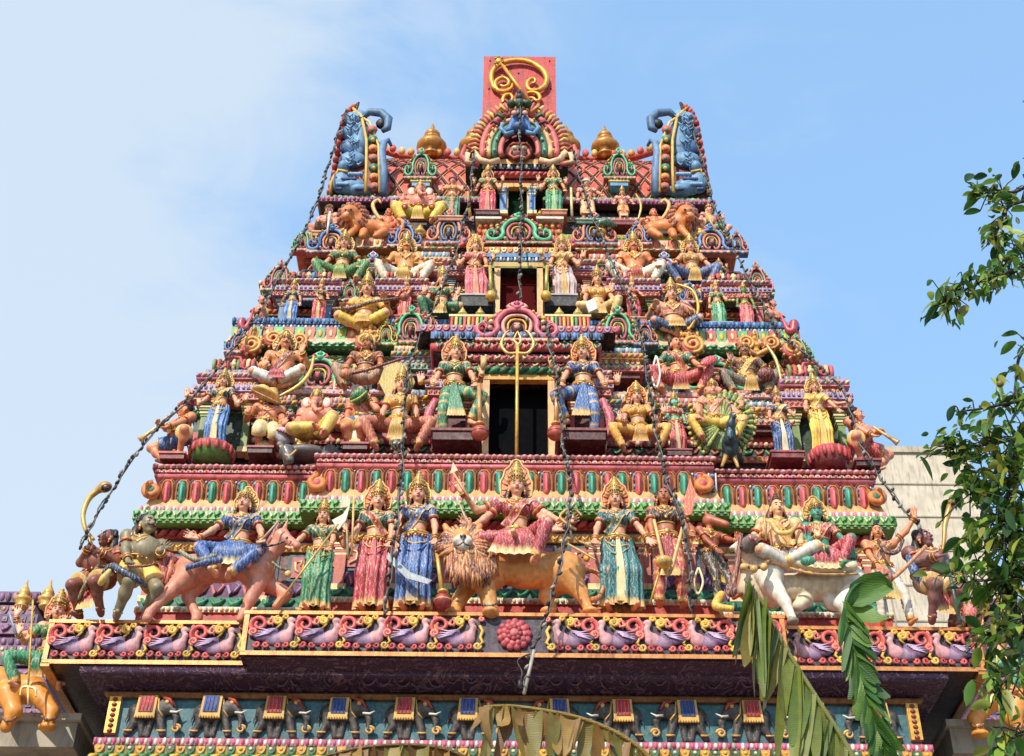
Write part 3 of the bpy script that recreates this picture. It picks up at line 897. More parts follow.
            A_ = sum(pp[i][0] * pp[(i + 1) % len(pp)][1] - pp[(i + 1) % len(pp)][0] * pp[i][1] for i in range(len(pp)))
            if A_ < 0: pp = pp[::-1]
            mb.prism(pp, y0, y0 + it[3] * m1, it[4], it[5] if len(it) > 5 else None)
    for nm, (mb, _) in bag.items(): MBadd(nm, mb, M_GOLD if nm in ('mace', 'horn', 'trident', 'spear', 'bow', 'staff') else M_CLOTH)
    # the block it stands on
    if pedestal:
        mb = MB()
        kind_, x0, x1, dy, pc, pc2 = pedestal
        q0, q1 = L(x0, yf, 0), L(x1, yf, 0); hh = L(px, yf + dy, 0)[2]
        if kind_ == 'slab':
            mb.box(((q0[0] + q1[0]) / 2, -.02, hh / 2 - .012), (q1[0] - q0[0], .62, -hh - .02), pc)
            mb.box(((q0[0] + q1[0]) / 2, -.02, -.012), (q1[0] - q0[0] + .05, .67, .04), pc2)
        else:
            r = (q1[0] - q0[0]) / 2
            mb.lathe(((q0[0] + q1[0]) / 2, 0, hh), [(r * .72, 0), (r * .85, -hh * .35), (r, -hh * .75), (r * .98, -hh - .002), (r * .3, -hh)], [pc2, pc2, pc, pc, pc], 24)
            for k in range(16):
                t = 2 * PI * k / 16
                mb.ell(((q0[0] + q1[0]) / 2 + r * .95 * math.cos(t), r * .95 * math.sin(t), hh * .3), (.05, .05, -hh * .36), pc, None, 7, 5)
        MBadd('pedestal', mb, M_PAINT)
    root = thing(name, label, cat, tuple(root_loc), group)
    made = {}
    under = {'eyes': 'body', 'eyebrows': 'body', 'lips': 'body', 'beard': 'body', 'tusks': 'body', 'trunk': 'body', 'head_ornament': 'body', 'blouse_trim': 'blouse', 'pleats': 'skirt' if 'skirt' in [p[0] for p in parts] else 'leg_wrap', 'hip_cloth': 'skirt'}
    for nm, v, f, cc, mat, sm in parts:
        made[nm] = link_mesh(nm, np.asarray(v) * s, f, cc, mat, made.get(under.get(nm), root), sm)
    return root

# ------------------------------------------------------------------ animals: drawn joint by joint
def beast(name, label, px, py, Y, prims, vox, col, k=.05, group=None, cat='statue', parts=(), mat=None):
    """prims: ('c', (x,y,f), (x,y,f), r0, r1[, colour[, k]]) or ('e', (x,y,f), (rx,ry,rz)[, colour[, k]]); x, y, r in photo pixels at depth Y, f metres nearer"""
    root_loc = W(px, py, Y); m = mpp(Y, py)
    L = lambda p: W(p[0], p[1], Y - p[2]) - root_loc
    pr, cols = [], []
    for p in prims:
        if p[0] == 'c':
            pr.append(('c', L(p[1]), L(p[2]), p[3] * m, p[4] * m, (p[6] if len(p) > 6 else None)))
            cols.append(p[5] if len(p) > 5 and p[5] is not None else col)
        else:
            r = p[2]; r = (r, r, r) if np.isscalar(r) else r
            pr.append(('e', L(p[1]), tuple(q * m for q in r), None, (p[4] if len(p) > 4 else k)))
            cols.append(p[3] if len(p) > 3 and p[3] is not None else col)
    root = thing(name, label, cat, tuple(root_loc), group)
    fl = Field(pr, vox, k); v, f, I = fl.mesh()
    cc = np.array(cols)[np.clip(I, 0, None)]
    link_mesh('body', v, f, cc, mat or M_SKIN, root)
    bag = {}
    for it in parts:
        mb = bag.setdefault(it[1], MB())
        if it[0] == 't':
            A = np.array([L(p) for p in it[2]])
            if len(A) > 2:
                B = []
                for q in np.linspace(0, len(A) - 1, (len(A) - 1) * 5 + 1):
                    i = min(int(q), len(A) - 2); u = q - i
                    p0, p1, p2, p3 = A[max(i - 1, 0)], A[i], A[i + 1], A[min(i + 2, len(A) - 1)]
                    B.append(.5 * ((2 * p1) + (-p0 + p2) * u + (2 * p0 - 5 * p1 + 4 * p2 - p3) * u * u + (-p0 + 3 * p1 - 3 * p2 + p3) * u ** 3))
                A = np.array(B)
            mb.tube(A, np.array(it[3]) * m, it[4], 8)
        elif it[0] == 'b':
            r = it[3]; r = (r, r, r) if np.isscalar(r) else r
            mb.ell(L(it[2]), tuple(q * m for q in r), it[4], rotm(0, it[5], 0) if len(it) > 5 else None, 10, 7)
        elif it[0] == 'g':
            mb.grid([[L(p) for p in r] for r in it[2]], it[3])
    for nm, mb in bag.items(): mb.build(nm, M_CLOTH, root)
    return root
# ------------------------------------------------------------------ the gate tower
T0 = np.array([0, 16.0, 0])
tower = thing('temple_tower', 'tall tapering temple gate tower of brightly painted tiers under a red sign', 'temple tower', (0, 16, 0))
def TB(name, mb, mat=None, parent=None):
    return mb.build(name, mat or M_PAINT, parent or tower, off=T0)

def hwf(xl, xr, py, Y):
    return (xz(xr, py, Y) - xz(xl, py, Y)) / 2

def outline(hw, Y, Yb, a=None, p=0.0, o=0.0):
    if a is None:
        L_ = [(-hw - o, Yb), (-hw - o, Y - o)]
    else:
        L_ = [(-hw - o, Yb), (-hw - o, Y - o), (-a - o, Y - o), (-a - o, Y - p - o)]
    return L_ + [(-x, y) for x, y in reversed(L_)]

def mould(mb, prof, col, hw, Y, Yb, a=None, p=0.0, cap=None):
    """prof: (outset, z) rising; closed solid"""
    rings = [[(x, y, z) for x, y in outline(hw, Y, Yb, a, p, o)] for o, z in prof]
    n = len(rings[0])
    V = [q for r in rings for q in r]
    F = []
    for i in range(len(rings) - 1):
        for j in range(n - 1):
            F.append((i * n + j, i * n + j + 1, (i + 1) * n + j + 1, (i + 1) * n + j)[::-1])
    cc = col
    if isinstance(col, list): cc = [col[min(i, len(col) - 1)] for i in range(len(rings)) for _ in range(n)]
    mb.add(V, F, cc, len(prof) > 4)
    for k, o in ((0, 1), (len(rings) - 1, -1)):
        r = rings[k]
        # caps as strips (front stepped outline is a union of boxes)
        x0, x1 = r[0][0], r[-1][0]; z = r[0][2]
        if a is None: mb.add(r, [tuple(range(n))[::o]], cap or (col[0] if isinstance(col, list) else col), False)
        elif p < 0:
            cl = cap or (col[0] if isinstance(col, list) else col)
            ys = r[1][1]; ya = r[3][1]; xa = r[3][0]; yb_ = r[0][1]
            for u0, u1, v in ((x0, xa, ys), (xa, -xa, ya), (-xa, x1, ys)):
                mb.add([(u0, v, z), (u1, v, z), (u1, yb_, z), (u0, yb_, z)], [(0, 1, 2, 3)[::o]], cl, False)
        else:
            ys = r[1][1]; ya = r[3][1]; xa = r[3][0]
            mb.add([(x0, ys, z), (x1, ys, z), (x1, r[0][1], z), (x0, r[0][1], z)], [(0, 1, 2, 3)[::o]], cap or (col[0] if isinstance(col, list) else col), False)
            mb.add([(xa, ya, z), (-xa, ya, z), (-xa, ys, z), (xa, ys, z)], [(0, 1, 2, 3)[::o]], cap or (col[0] if isinstance(col, list) else col), False)

def segs(hw, Y, a=None, p=0.0, o=0.0):
    if p < 0: return [(-hw - o, -a - o, Y - o), (a + o, hw + o, Y - o)]
    if a is None: return [(-hw - o, hw + o, Y - o)]
    return [(-hw - o, -a - o, Y - o), (-a - o, a + o, Y - p - o), (a + o, hw + o, Y - o)]

JR = random.Random(77)
def J(s): return JR.uniform(-s, s)
def ornament(mb, kind, sg, z0, z1, args):
    zm, h = (z0 + z1) / 2, z1 - z0
    sh_ = lambda k_: tuple(v * (1 + JR.uniform(-.16, .10)) for v in k_)
    for (xa, xb, Y) in sg:
        if xb - xa < .15: continue
        if kind == 'beads':
            sp, ca, cb = args; n = max(2, int((xb - xa) / sp))
            for i in range(n):
                x = xa + (i + .5) * (xb - xa) / n
                mb.ell((x + J(sp * .07), Y + J(.008), zm + J(h * .05)), (sp * (.45 + J(.05)), sp * .5, h * (.5 + J(.05))), sh_(ca if i % 2 else cb), None, 8, 6)
        elif kind == 'petals':
            sp, ca, cb, dn = args; n = max(2, int((xb - xa) / sp))
            for i in range(n):
                x = xa + (i + .5) * (xb - xa) / n; w = (xb - xa) / n * .5; d = -1 if dn else 1
                P_ = [(x + w * math.cos(t) * .96, zm - d * h * .48 + d * h * .96 * math.sin(t)) for t in np.linspace(0, PI, 9)]
                if not dn: mb.prism(P_, Y - .022 + J(.006), Y + .01, sh_(ca if i % 2 else cb))
                else: mb.prism(P_[::-1], Y - .022 + J(.006), Y + .01, sh_(ca if i % 2 else cb))
                mb.ell((x, Y - .024, zm - d * h * .12), (w * .42, .018, h * .22), CREAM if i % 2 else YEL, None, 6, 4)
        elif kind == 'dots':
            sp, ca, cb = args; n = max(2, int((xb - xa) / sp))
            for i in range(n):
                x = xa + (i + .5) * (xb - xa) / n
                mb.box((x + J(.006), Y + .01, zm), (sp * (.55 + J(.06)), .06, h * .55), sh_(ca)); mb.ell((x, Y - .015, zm), (sp * .2, .02, h * .2), cb, None, 6, 4)
        elif kind == 'rope':
            sp, ca, cb = args; n = max(2, int((xb - xa) / sp))
            for i in range(n):
                x = xa + (i + .5) * (xb - xa) / n; w = (xb - xa) / n
                mb.tube([(x - w * .5, Y, zm - h * .3), (x, Y - .025, zm), (x + w * .5, Y, zm + h * .3)], [w * .18, w * (.36 + J(.05)), w * .18], sh_(ca if i % 2 else cb), 6)
        elif kind == 'ribs':
            sp, cols = args; n = max(2, int((xb - xa) / sp)); w = (xb - xa) / n
            for i in range(n):
                x = xa + (i + .5) * w
                pts = [(x, Y - .05 - .10 * math.sin(t), z0 + h * (.05 + .9 * (1 - math.cos(t)) / 2)) for t in np.linspace(0, PI, 8)]
                mb.tube(pts, w * (.42 + J(.03)), sh_(cols[i % len(cols)]), 6)
        elif kind == 'leaves':
            sp, ca, cb = args; n = max(2, int((xb - xa) / sp)); w = (xb - xa) / n
            for i in range(n):
                x = xa + (i + .5) * w
                mb.tube([(x - w * .45, Y - .004, zm + h * .3), (x - w * .2, Y - .02, zm - h * .25), (x + w * .1, Y - .02, zm - h * .05), (x + w * .32, Y - .015, zm + h * .28), (x + w * .1, Y - .01, zm + h * .4)], [w * .10, w * .15, w * .13, w * .1, w * .05], ca if i % 2 else cb, 5)
        elif kind == 'panels':
            sp, ca, cb = args; n = max(1, int(round((xb - xa) / sp))); w = (xb - xa) / n
            for i in range(n):
                x = xa + (i + .5) * w
                mb.box((x, Y + .005, zm), (w * .78, .05, h * .86), cb)
                mb.box((x, Y - .012, zm), (w * .62, .05, h * .66), ca)
                for k in (-1, 1):
                    mb.tube([(x + k * w * .05, Y - .04, zm - h * .22), (x + k * w * .2, Y - .045, zm - h * .1), (x + k * w * .22, Y - .045, zm + h * .15), (x + k * w * .08, Y - .045, zm + h * .2), (x + k * w * .08, Y - .04, zm + h * .04)], w * .035, CREAM, 5)
                mb.ell((x, Y - .04, zm), (w * .07, .03, h * .1), YEL, None, 6, 4)

def bands(spec, hw, Yw, Yb, a=None, p=0.0):
    """spec rows: (y bottom, y top, outset bottom, outset top, colour, form, ornament)"""
    Yc = Yw - max(p, 0)
    out = []
    for row in spec:
        y0, y1, o0, o1, col, form = row[:6]
        z0, z1 = zc(y0, Yc - o0), zc(y1, Yc - o1)
        out.append([z0, z1])
    for i in range(len(out) - 1):       # bands sit on each other
        out[i][1] = out[i + 1][0] = (out[i][1] + out[i + 1][0]) / 2 if abs(out[i][1] - out[i + 1][0]) < .25 else out[i][1]
    res = []
    for row, (z0, z1) in zip(spec, out):
        y0, y1, o0, o1, col, form = row[:6]
        mb = MB()
        if form == 'torus':
            r = (z1 - z0) / 2; o = (o0 + o1) / 2
            prof = [(o + r * .55 * math.sin(t), (z0 + z1) / 2 - r * math.cos(t)) for t in np.linspace(0, PI, 8)]
        elif form == 'cove':
            prof = [(o0 + (o1 - o0) * (t ** 2.2), z0 + (z1 - z0) * t) for t in np.linspace(0, 1, 6)]
        else:
            prof = [(o0, z0), (o1, z1)]
        mould(mb, prof, col, hw, Yw, Yb, a, p)
        part = TB('moulding', mb)
        if len(row) > 6 and row[6]:
          for sg_ in segs(hw, Yw, a, p, (o0 + o1) / 2 + ((z1 - z0) / 2 * .55 if form == 'torus' else 0)):
            om = MB(); k = row[6]
            ornament(om, k[0], [sg_], z0, z1, k[1:])
            if om.n: TB({'beads': 'bead_row', 'petals': 'petal_row', 'dots': 'block_row', 'rope': 'rope_carving', 'ribs': 'rib_row', 'leaves': 'leaf_carving', 'panels': 'carved_panels'}[k[0]], om, None, part)
        res.append((z0, z1))
    return res

def spiral(cx, cz, r0, r1, a0, turns, n=14, y=0.0):
    return [(cx + (r0 + (r1 - r0) * t) * math.cos(a0 + turns * 2 * PI * t), y, cz + (r0 + (r1 - r0) * t) * math.sin(a0 + turns * 2 * PI * t)) for t in np.linspace(0, 1, n)]


# ---- scroll-work gable ornament (horseshoe arch with curls), many sizes and colours
def scroll_ornament(px, py0, py1, wpx, Y, pal, parent=None, face=True):
    m = mpp(Y, py0); w = wpx * m / 2
    z0, z1 = zc_at(px, py0, Y), zc_at(px, py1, Y); h = z1 - z0; x0 = xz(px, (py0 + py1) / 2, Y)
    a, b, d = pal
    mb = MB()
    # backing plate
    pts = []
    for i in range(21):
        t = PI * i / 20
        pts.append((x0 + w * .92 * math.cos(t) * (1 - .35 * math.sin(t) ** 3), z0 + h * .82 * math.sin(t) ** .8))
    mb.prism(pts, Y, Y + .10, d)
    r = w * .062
    hi = tuple(min(.95, k * 1.35 + .12) for k in a)
    n = 15
    for q in range(n):          # petals along the outer edge
        t = PI * (q + .5) / n
        x_, z_ = .98 * math.cos(t) * (1 - .33 * math.sin(t) ** 3), .84 * math.sin(t) ** .8
        mb.ell((x0 + w * x_, Y + .02, z0 + h * z_), (w * .075, .06, h * .062), [b, CREAM, a, YEL][q % 4], rotm(0, -(PI / 2 - t) * .8, 0), 7, 5)
    for k in (-1, 1):
        P_ = [(0, .80), (.24, .76), (.42, .60), (.50, .42), (.48, .26), (.60, .10), (.80, .06), (.95, .16), (.95, .32), (.84, .39), (.75, .33), (.76, .23)]
        T_ = smooth([(x0 + k * w * p[0], Y - .03, z0 + h * p[1]) for p in P_], 3)
        mb.tube(T_, [r, r * 1.2, r * 1.2, r * 1.15, r, r * .8, r * .5], a, 7)
        mb.tube(T_ + np.array([0, -r * .85, r * .3]), [r * .2, r * .36, r * .36, r * .3, r * .15], hi, 5)
        Q = smooth([(x0 + k * w * p[0], Y - .035, z0 + h * p[1]) for p in ((.0, .64), (.20, .60), (.33, .44), (.33, .26), (.24, .10), (.12, .08), (.08, .16))], 3)
        mb.tube(Q, [r * .6, r * .85, r * .85, r * .7, r * .4], b, 6)
        Q = smooth([(x0 + k * w * p[0], Y - .03, z0 + h * p[1]) for p in ((.0, .53), (.14, .50), (.22, .38), (.21, .24))], 3)
        mb.tube(Q, [r * .4, r * .55, r * .5, r * .3], YEL, 5)
        for (u, v, ru, cl) in ((.66, .28, .07, b), (.64, .45, .06, CREAM), (.54, .60, .06, b), (.40, .73, .05, YEL), (.85, .23, .055, RED), (.42, .10, .05, CREAM)):
            mb.ell((x0 + k * w * u, Y - .045, z0 + h * v), (w * ru, .04, w * ru), cl, None, 7, 5)
    mb.ell((x0, Y - .03, z0 + h * .30), (w * .15, .06, h * .16), d if not face else MAROON, None, 9, 6)
    mb.ell((x0, Y - .07, z0 + h * .30), (w * .085, .04, h * .09), b, None, 8, 5)
    for k in (-1, 1): mb.ell((x0 + k * w * .05, Y - .10, z0 + h * .33), (w * .025, .02, h * .025), CREAM, None, 6, 4)
    # crest
    mb.ell((x0, Y - .03, z0 + h * .84), (w * .12, .07, h * .07), a, None, 8, 6)
    for k in (-1, 1):
        mb.tube([(x0 + k * w * .08, Y - .03, z0 + h * .82), (x0 + k * w * .24, Y - .03, z0 + h * .90), (x0 + k * w * .17, Y - .03, z0 + h * .97)], [r * .9, r * .8, r * .4], b, 6)
        mb.tube([(x0 + k * w * .05, Y - .03, z0 + h * .88), (x0 + k * w * .13, Y - .03, z0 + h * .97), (x0 + k * w * .04, Y - .03, z0 + h * 1.03)], [r * .8, r * .7, r * .3], hi, 6)
    mb.ell((x0, Y - .03, z0 + h * .98), (w * .06, .05, h * .07), a, None, 7, 6)
    mb.box((x0, Y + .03, z0 - .02), (w * 2.02, .16, .05), b)
    ornament(mb, 'beads', [(x0 - w, x0 + w, Y - .05)], z0 - .075, z0 - .025, (.06, CREAM, a))
    return TB('scroll_ornament', mb, None, parent)

def zc_at(px, py, Y): return float(W(px, py, Y)[2])

PAL_G = (c(110, 196, 150), c(214, 110, 120), c(44, 112, 86)); PAL_P = (c(222, 130, 130), c(120, 190, 150), c(150, 52, 74))
PAL_B = (c(110, 158, 208), c(226, 150, 130), c(52, 66, 120)); PAL_Y = (c(234, 190, 90), c(120, 180, 130), c(156, 66, 52)); PAL_L = (c(196, 176, 206), c(120, 190, 170), c(92, 74, 112))
PAL_O = (c(232, 150, 120), c(110, 150, 190), c(140, 60, 72))

def pot(px, py0, py1, Y, col=GOLD, col2=None, parent=None, fat=1.0):
    z0, z1 = zc_at(px, py0, Y), zc_at(px, py1, Y); h = z1 - z0; x = xz(px, (py0 + py1) / 2, Y)
    mb = MB(); q = col2 or tuple(k * .6 for k in col)
    prof = [(.22, 0), (.24, .05), (.16, .08), (.28, .14), (.37, .24), (.37, .32), (.30, .40), (.16, .45), (.22, .48), (.24, .52), (.12, .56), (.20, .60), (.19, .68), (.10, .76), (.06, .86), (.02, 1.0)]
    mb.lathe((x, Y, z0), [(r * h * fat, z * h) for r, z in prof], [col, col, q, col, col, col, col, q, col, col, q, col, col, col, col, col], 18)
    return TB('pot_finial', mb, M_GOLD, parent)

def pilaster(px, py0, py1, wpx, Y, col, col2, d=.12):
    z0, z1 = zc_at(px, py0, Y), zc_at(px, py1, Y); h = z1 - z0; x = xz(px, (py0 + py1) / 2, Y); w = wpx * mpp(Y, py0)
    mb = MB()
    mb.box((x, Y, z0 + h * .06), (w * 1.3, d * 1.25, h * .12), col2)
    mb.box((x, Y, z0 + h * .42), (w * .9, d, h * .62), col)
    for i, (q, cc) in enumerate(((1.05, col2), (1.25, col), (1.0, col2), (1.4, col), (1.6, col2))):
        mb.box((x, Y, z0 + h * (.755 + .049 * i)), (w * q, d * (1 + .12 * i), h * .046), cc)
    return TB('pilaster', mb)

def medallion(px, py, rpx, Y, col=GOLD, col2=PINK):
    p = W(px, py, Y); r = rpx * mpp(Y, py); x, z = float(p[0]), float(p[2])
    mb = MB()
    mb.lathe((x, Y, z), [(r, 0), (r, .08), (r * .8, .11)], col2, 18, rotm(PI / 2, 0, 0))
    mb.tube([(q[0], Y - .11, q[2]) for q in spiral(x, z, r * .92, r * .12, -PI / 2, 1.9, 26)], [r * .17] * 12 + [r * .1], col, 6)
    for i in range(10):
        t = 2 * PI * i / 10; mb.ell((x + r * 1.02 * math.cos(t), Y - .05, z + r * 1.02 * math.sin(t)), (r * .16, .05, r * .16), col, None, 7, 5)
    mb.ell((x, Y - .12, z), (r * .2, .05, r * .2), RED, None, 8, 5)
    return TB('medallion', mb)

def block_stack(px0, px1, rows, Y, d=.5, name='moulding_stack'):
    """a short run of stacked mouldings: rows (y0, y1, outset, colour, ornament)"""
    base = MB(); x0 = xz(px0, rows[0][0], Y); x1 = xz(px1, rows[0][0], Y); orn = MB()
    for (y0, y1, o, col, k) in rows:
        z0, z1 = zc_at((px0 + px1) / 2, y0, Y - o), zc_at((px0 + px1) / 2, y1, Y - o)
        base.box(((x0 + x1) / 2, Y - o + d / 2, (z0 + z1) / 2), (x1 - x0 + 2 * o, d, z1 - z0 - .004), col)
        if k: ornament(orn, k[0], [(x0 - o, x1 + o, Y - o)], z0, z1, k[1:])
    b = TB(name, base)
    if orn.n: TB('carving', orn, None, b)
    return b

def pavilion(px0, px1, y0, y1, y2, Y, pal=0):
    """miniature shrine at a corner of a tier: columns, dark niche, stacked eaves, domed cap with finial"""
    pc = [(c(150, 170, 110), CREAM, DGREEN, PINK), (c(206, 120, 120), CREAM, MAROON, LIL), (LBLUE, CREAM, NAVY, CORAL)][pal]
    x0, x1 = xz(px0, y0, Y), xz(px1, y0, Y); w = x1 - x0; xm = (x0 + x1) / 2
    zb, zt, ze = zc_at(px0, y0, Y), zc_at(px0, y1, Y), zc_at(px0, y2, Y)
    mb = MB()
    mb.box((xm, Y + .30, (zb + zt) / 2), (w * .9, .30, zt - zb), pc[2])
    b = TB('miniature_shrine', mb)
    for k in (-1, 1):
        q = MB(); xx = xm + k * w * .42; h = zt - zb
        q.box((xx, Y + .08, zb + h * .05), (w * .2, .22, h * .1), pc[1]); q.box((xx, Y + .08, zb + h * .42), (w * .13, .15, h * .64), pc[0])
        for i in range(5): q.box((xx, Y + .08, zb + h * (.76 + .052 * i)), (w * (.16 + .035 * i), .17 + .03 * i, h * .042), pc[1] if i % 2 else pc[0])
        TB('column', q, None, b)
    q = MB(); h = ze - zt; cols = [c(226, 150, 140), c(196, 170, 200), c(150, 200, 170), c(222, 140, 150), c(140, 120, 160), c(232, 176, 130), pc[1]]
    n = 5
    for i in range(n):
        o = [.10, .14, .05, .12, .02][i]
        q.box((xm, Y + .22, zt + h * (i + .5) / (n + 3)), (w + 2 * o, .5 + 2 * o, h / (n + 3) - .004), cols[i])
        ornament(q, ['leaves', 'dots', 'petals', 'rope', 'beads'][i], [(x0 - o, x1 + o, Y - .03 - o)], zt + h * (i + .1) / (n + 3), zt + h * (i + .9) / (n + 3), (.075, cols[(i + 3) % 7], cols[(i + 5) % 7]) + ((True,) if i == 2 else ()))
    zr = zt + h * n / (n + 3); hr = h * .26
    q.box((xm, Y + .25, zr + hr * .45), (w * .86, .36, hr * .9), pc[3])
    ornament(q, 'ribs', [(xm - w * .44, xm + w * .44, Y + .12)], zr, zr + hr, (w * .09, [pc[0], CORAL, CREAM, PINK, pc[1]]))
    for kx in (-.28, 0, .28):
        q.lathe((xm + kx * w, Y + .22, zr + hr * .95), [(w * .05, 0), (w * .085, h * .03), (w * .04, h * .055), (w * .05, h * .07), (.006, h * .12)], GOLD, 8)
    for k in (-1, 1):
        q.tube([(xm + k * p[0] * w, Y - .03, zr + p[1] * hr) for p in ((.0, 1.0), (.12, .95), (.17, .55), (.14, .3), (.24, .1), (.32, .3), (.26, .42))], np.array([.03, .035, .035, .03, .03, .025, .015]) * w, pc[2] if pal != 0 else PINK, 6)
    q.ell((xm, Y - .02, zr + hr * .45), (w * .08, .05, hr * .2), CREAM, None, 8, 5)
    TB('eaves', q, None, b)
    return b

# ================================================================== lower wall and the swan cornice
YC, PC = 15.75, 0.28
HWC = hwf(42, 985, 660, YC + PC); AC = hwf(245, 790, 640, YC)
YB = 23.0
zb, zt = zc(657, YC), zc(613, YC)
YE = 16.42
HWE = hwf(112, 917, 708, YE)
ze1, ze0 = zc(699, YE), zc(741, YE)
g = MB(); mould(g, [(0, zb), (0, zb + .055), (-.02, zb + .06)], c(220, 150, 76), HWC, YC + PC, YB, AC, PC, c(62, 34, 58))
mould(g, [(-.02, zt - .05), (.012, zt - .045), (.012, zt)], c(220, 150, 76), HWC, YC + PC, YB, AC, PC)
for x, y in ((-HWC, YC + PC), (-AC, YC), (AC, YC), (HWC, YC + PC)):
    k = 1 if x < 0 else -1
    g.box((x + k * .03, y + .02, (zb + zt) / 2), (.06, .05, zt - zb - .09), c(220, 150, 76))
f = MB(); mould(f, [(-.028, zb + .06), (-.028, zt - .05)], c(78, 60, 82), HWC, YC + PC, YB, AC, PC)
cornice = TB('cornice', f); TB('gold_border', g, M_GOLD, cornice)
for k in (-1, 1):
    q = MB(); q.box((k * (HWC - .05), YC + PC + 2.6, zb - .012), (.11, 5.2, .05), c(206, 146, 66)); TB('gold_edge', q, M_GOLD, cornice)
# curved underside, from the cornice down to the wall
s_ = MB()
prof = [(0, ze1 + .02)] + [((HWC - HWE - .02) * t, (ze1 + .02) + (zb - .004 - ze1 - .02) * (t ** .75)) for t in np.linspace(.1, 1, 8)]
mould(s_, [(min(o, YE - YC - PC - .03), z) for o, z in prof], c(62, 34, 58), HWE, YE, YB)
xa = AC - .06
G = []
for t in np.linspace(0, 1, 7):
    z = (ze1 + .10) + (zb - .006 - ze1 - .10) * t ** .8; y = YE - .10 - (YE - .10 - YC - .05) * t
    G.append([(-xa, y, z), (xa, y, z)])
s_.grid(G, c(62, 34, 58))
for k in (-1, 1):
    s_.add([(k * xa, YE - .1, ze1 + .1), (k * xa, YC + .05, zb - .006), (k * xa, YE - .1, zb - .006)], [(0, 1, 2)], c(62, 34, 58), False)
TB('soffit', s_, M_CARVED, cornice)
# carved scrolls under the cornice
q = MB()
rg = random.Random(5)
for i in range(30):
    x = -AC + .25 + i * (2 * AC - .5) / 29
    t = .45; z = (ze1 + .10) + (zb - ze1 - .10) * t ** .8; y = YE - .10 - (YE - .10 - YC - .05) * t
    k = 1 if i % 2 else -1
    P_ = [(p[0], y - .012 + (p[2] - z) * -1.2, p[2]) for p in spiral(x, z, .13, .02, rg.random() * 6, k * 1.6, 18)]
    q.tube(P_, .014, c(104, 66, 88), 5)
TB('scroll_carving', q, None, cornice)
# gold edge where the underside meets the wall
q = MB(); mould(q, [(.06, ze1 - .05), (.09, ze1), (.06, ze1 + .03)], c(150, 98, 44), HWE, YE, YB); TB('moulding', q, M_GOLD)
# wall of the gate below (reaches the ground)
q = MB(); mould(q, [(0, ze0), (0, ze1 - .02)], c(58, 124, 132), HWE, YE, YB); frieze = TB('elephant_frieze', q)
for k in (-1, 1):
    q = MB(); q.box((k * (HWE - .06), YE - .03, (ze0 + ze1) / 2), (.14, .07, ze1 - ze0 - .07), c(228, 176, 70))
    for i in range(7): q.ell((k * (HWE - .06), YE - .07, ze0 + .06 + i * (ze1 - ze0 - .14) / 6), (.035, .02, .028), c(140, 60, 40), None, 6, 4)
    TB('gold_border', q, M_GOLD, frieze)
bands([(800, 770, .05, .05, c(120, 52, 60), 'flat'), (770, 757, .09, .09, GREEN, 'torus', ('rope', .12, GREEN, YEL)),
       (757, 748, .06, .09, c(220, 176, 80), 'flat', ('petals', .12, c(60, 120, 90), c(222, 170, 70), True)),
       (748, 741, .10, .10, c(206, 110, 140), 'flat', ('beads', .055, WHITE, c(220, 120, 150)))], HWE, YE, YB)
zl = zc(800, YE - .05)
q = MB()
ex, ey = 2.1, zl - .9
q.box((-(HWE + ex) / 2, (YE + YB) / 2, zl / 2), (HWE - ex, YB - YE, zl), c(196, 112, 96)); q.box(((HWE + ex) / 2, (YE + YB) / 2, zl / 2), (HWE - ex, YB - YE, zl), c(196, 112, 96))
q.box((0, (YE + YB) / 2, (zl + 4.6) / 2), (2 * ex, YB - YE - .004, zl - 4.6), c(196, 112, 96))
TB('gate_wall', q)
q = MB(); q.box((0, YE + 1.2, 2.3), (2 * ex - .01, .1, 4.59), c(96, 56, 34))
for i in range(6):
    for j in range(7): q.ell((-1.75 + .7 * i, YE + 1.14, .5 + .6 * j), .07, GOLD, None, 8, 5)
TB('gate_door', q)

# ---- swans of the cornice
def swan_mesh():
    pr = [('e', (-.01, 0, -.075), (.15, .05, .075)), ('e', (-.09, -.03, -.03), (.13, .035, .06), rotm(0, -.5, 0)), ('e', (-.15, -.03, -.06), (.11, .03, .04), rotm(0, .15, 0)),
          ('e', (.11, -.01, -.05), (.085, .055, .085)), ('c', (.15, -.02, .0), (.175, -.03, .07), .045, .032), ('c', (.175, -.03, .07), (.14, -.03, .13), .032, .027),
          ('e', (.155, -.035, .15), (.04, .035, .034)), ('c', (.18, -.04, .145), (.22, -.045, .13), .016, .008)]
    cols = [c(178, 146, 170), c(140, 108, 146), c(110, 84, 124), c(222, 168, 172), c(228, 180, 178), c(230, 184, 180), c(230, 184, 180), c(220, 150, 60)]
    fl = Field(pr, .014, .02); v, f_, I = fl.mesh()
    return v, f_, np.array(cols)[I]
sv, sf, sc_ = swan_mesh()
tails = MB()
for i in range(4): tails.tube([(.0 - .02 * i, -.075, .02 - .018 * i), (-.10 - .02 * i, -.08, -.0 - .022 * i), (-.19 - .01 * i, -.065, .03 - .035 * i)], [.008, .009, .004], c(226, 200, 224), 5)
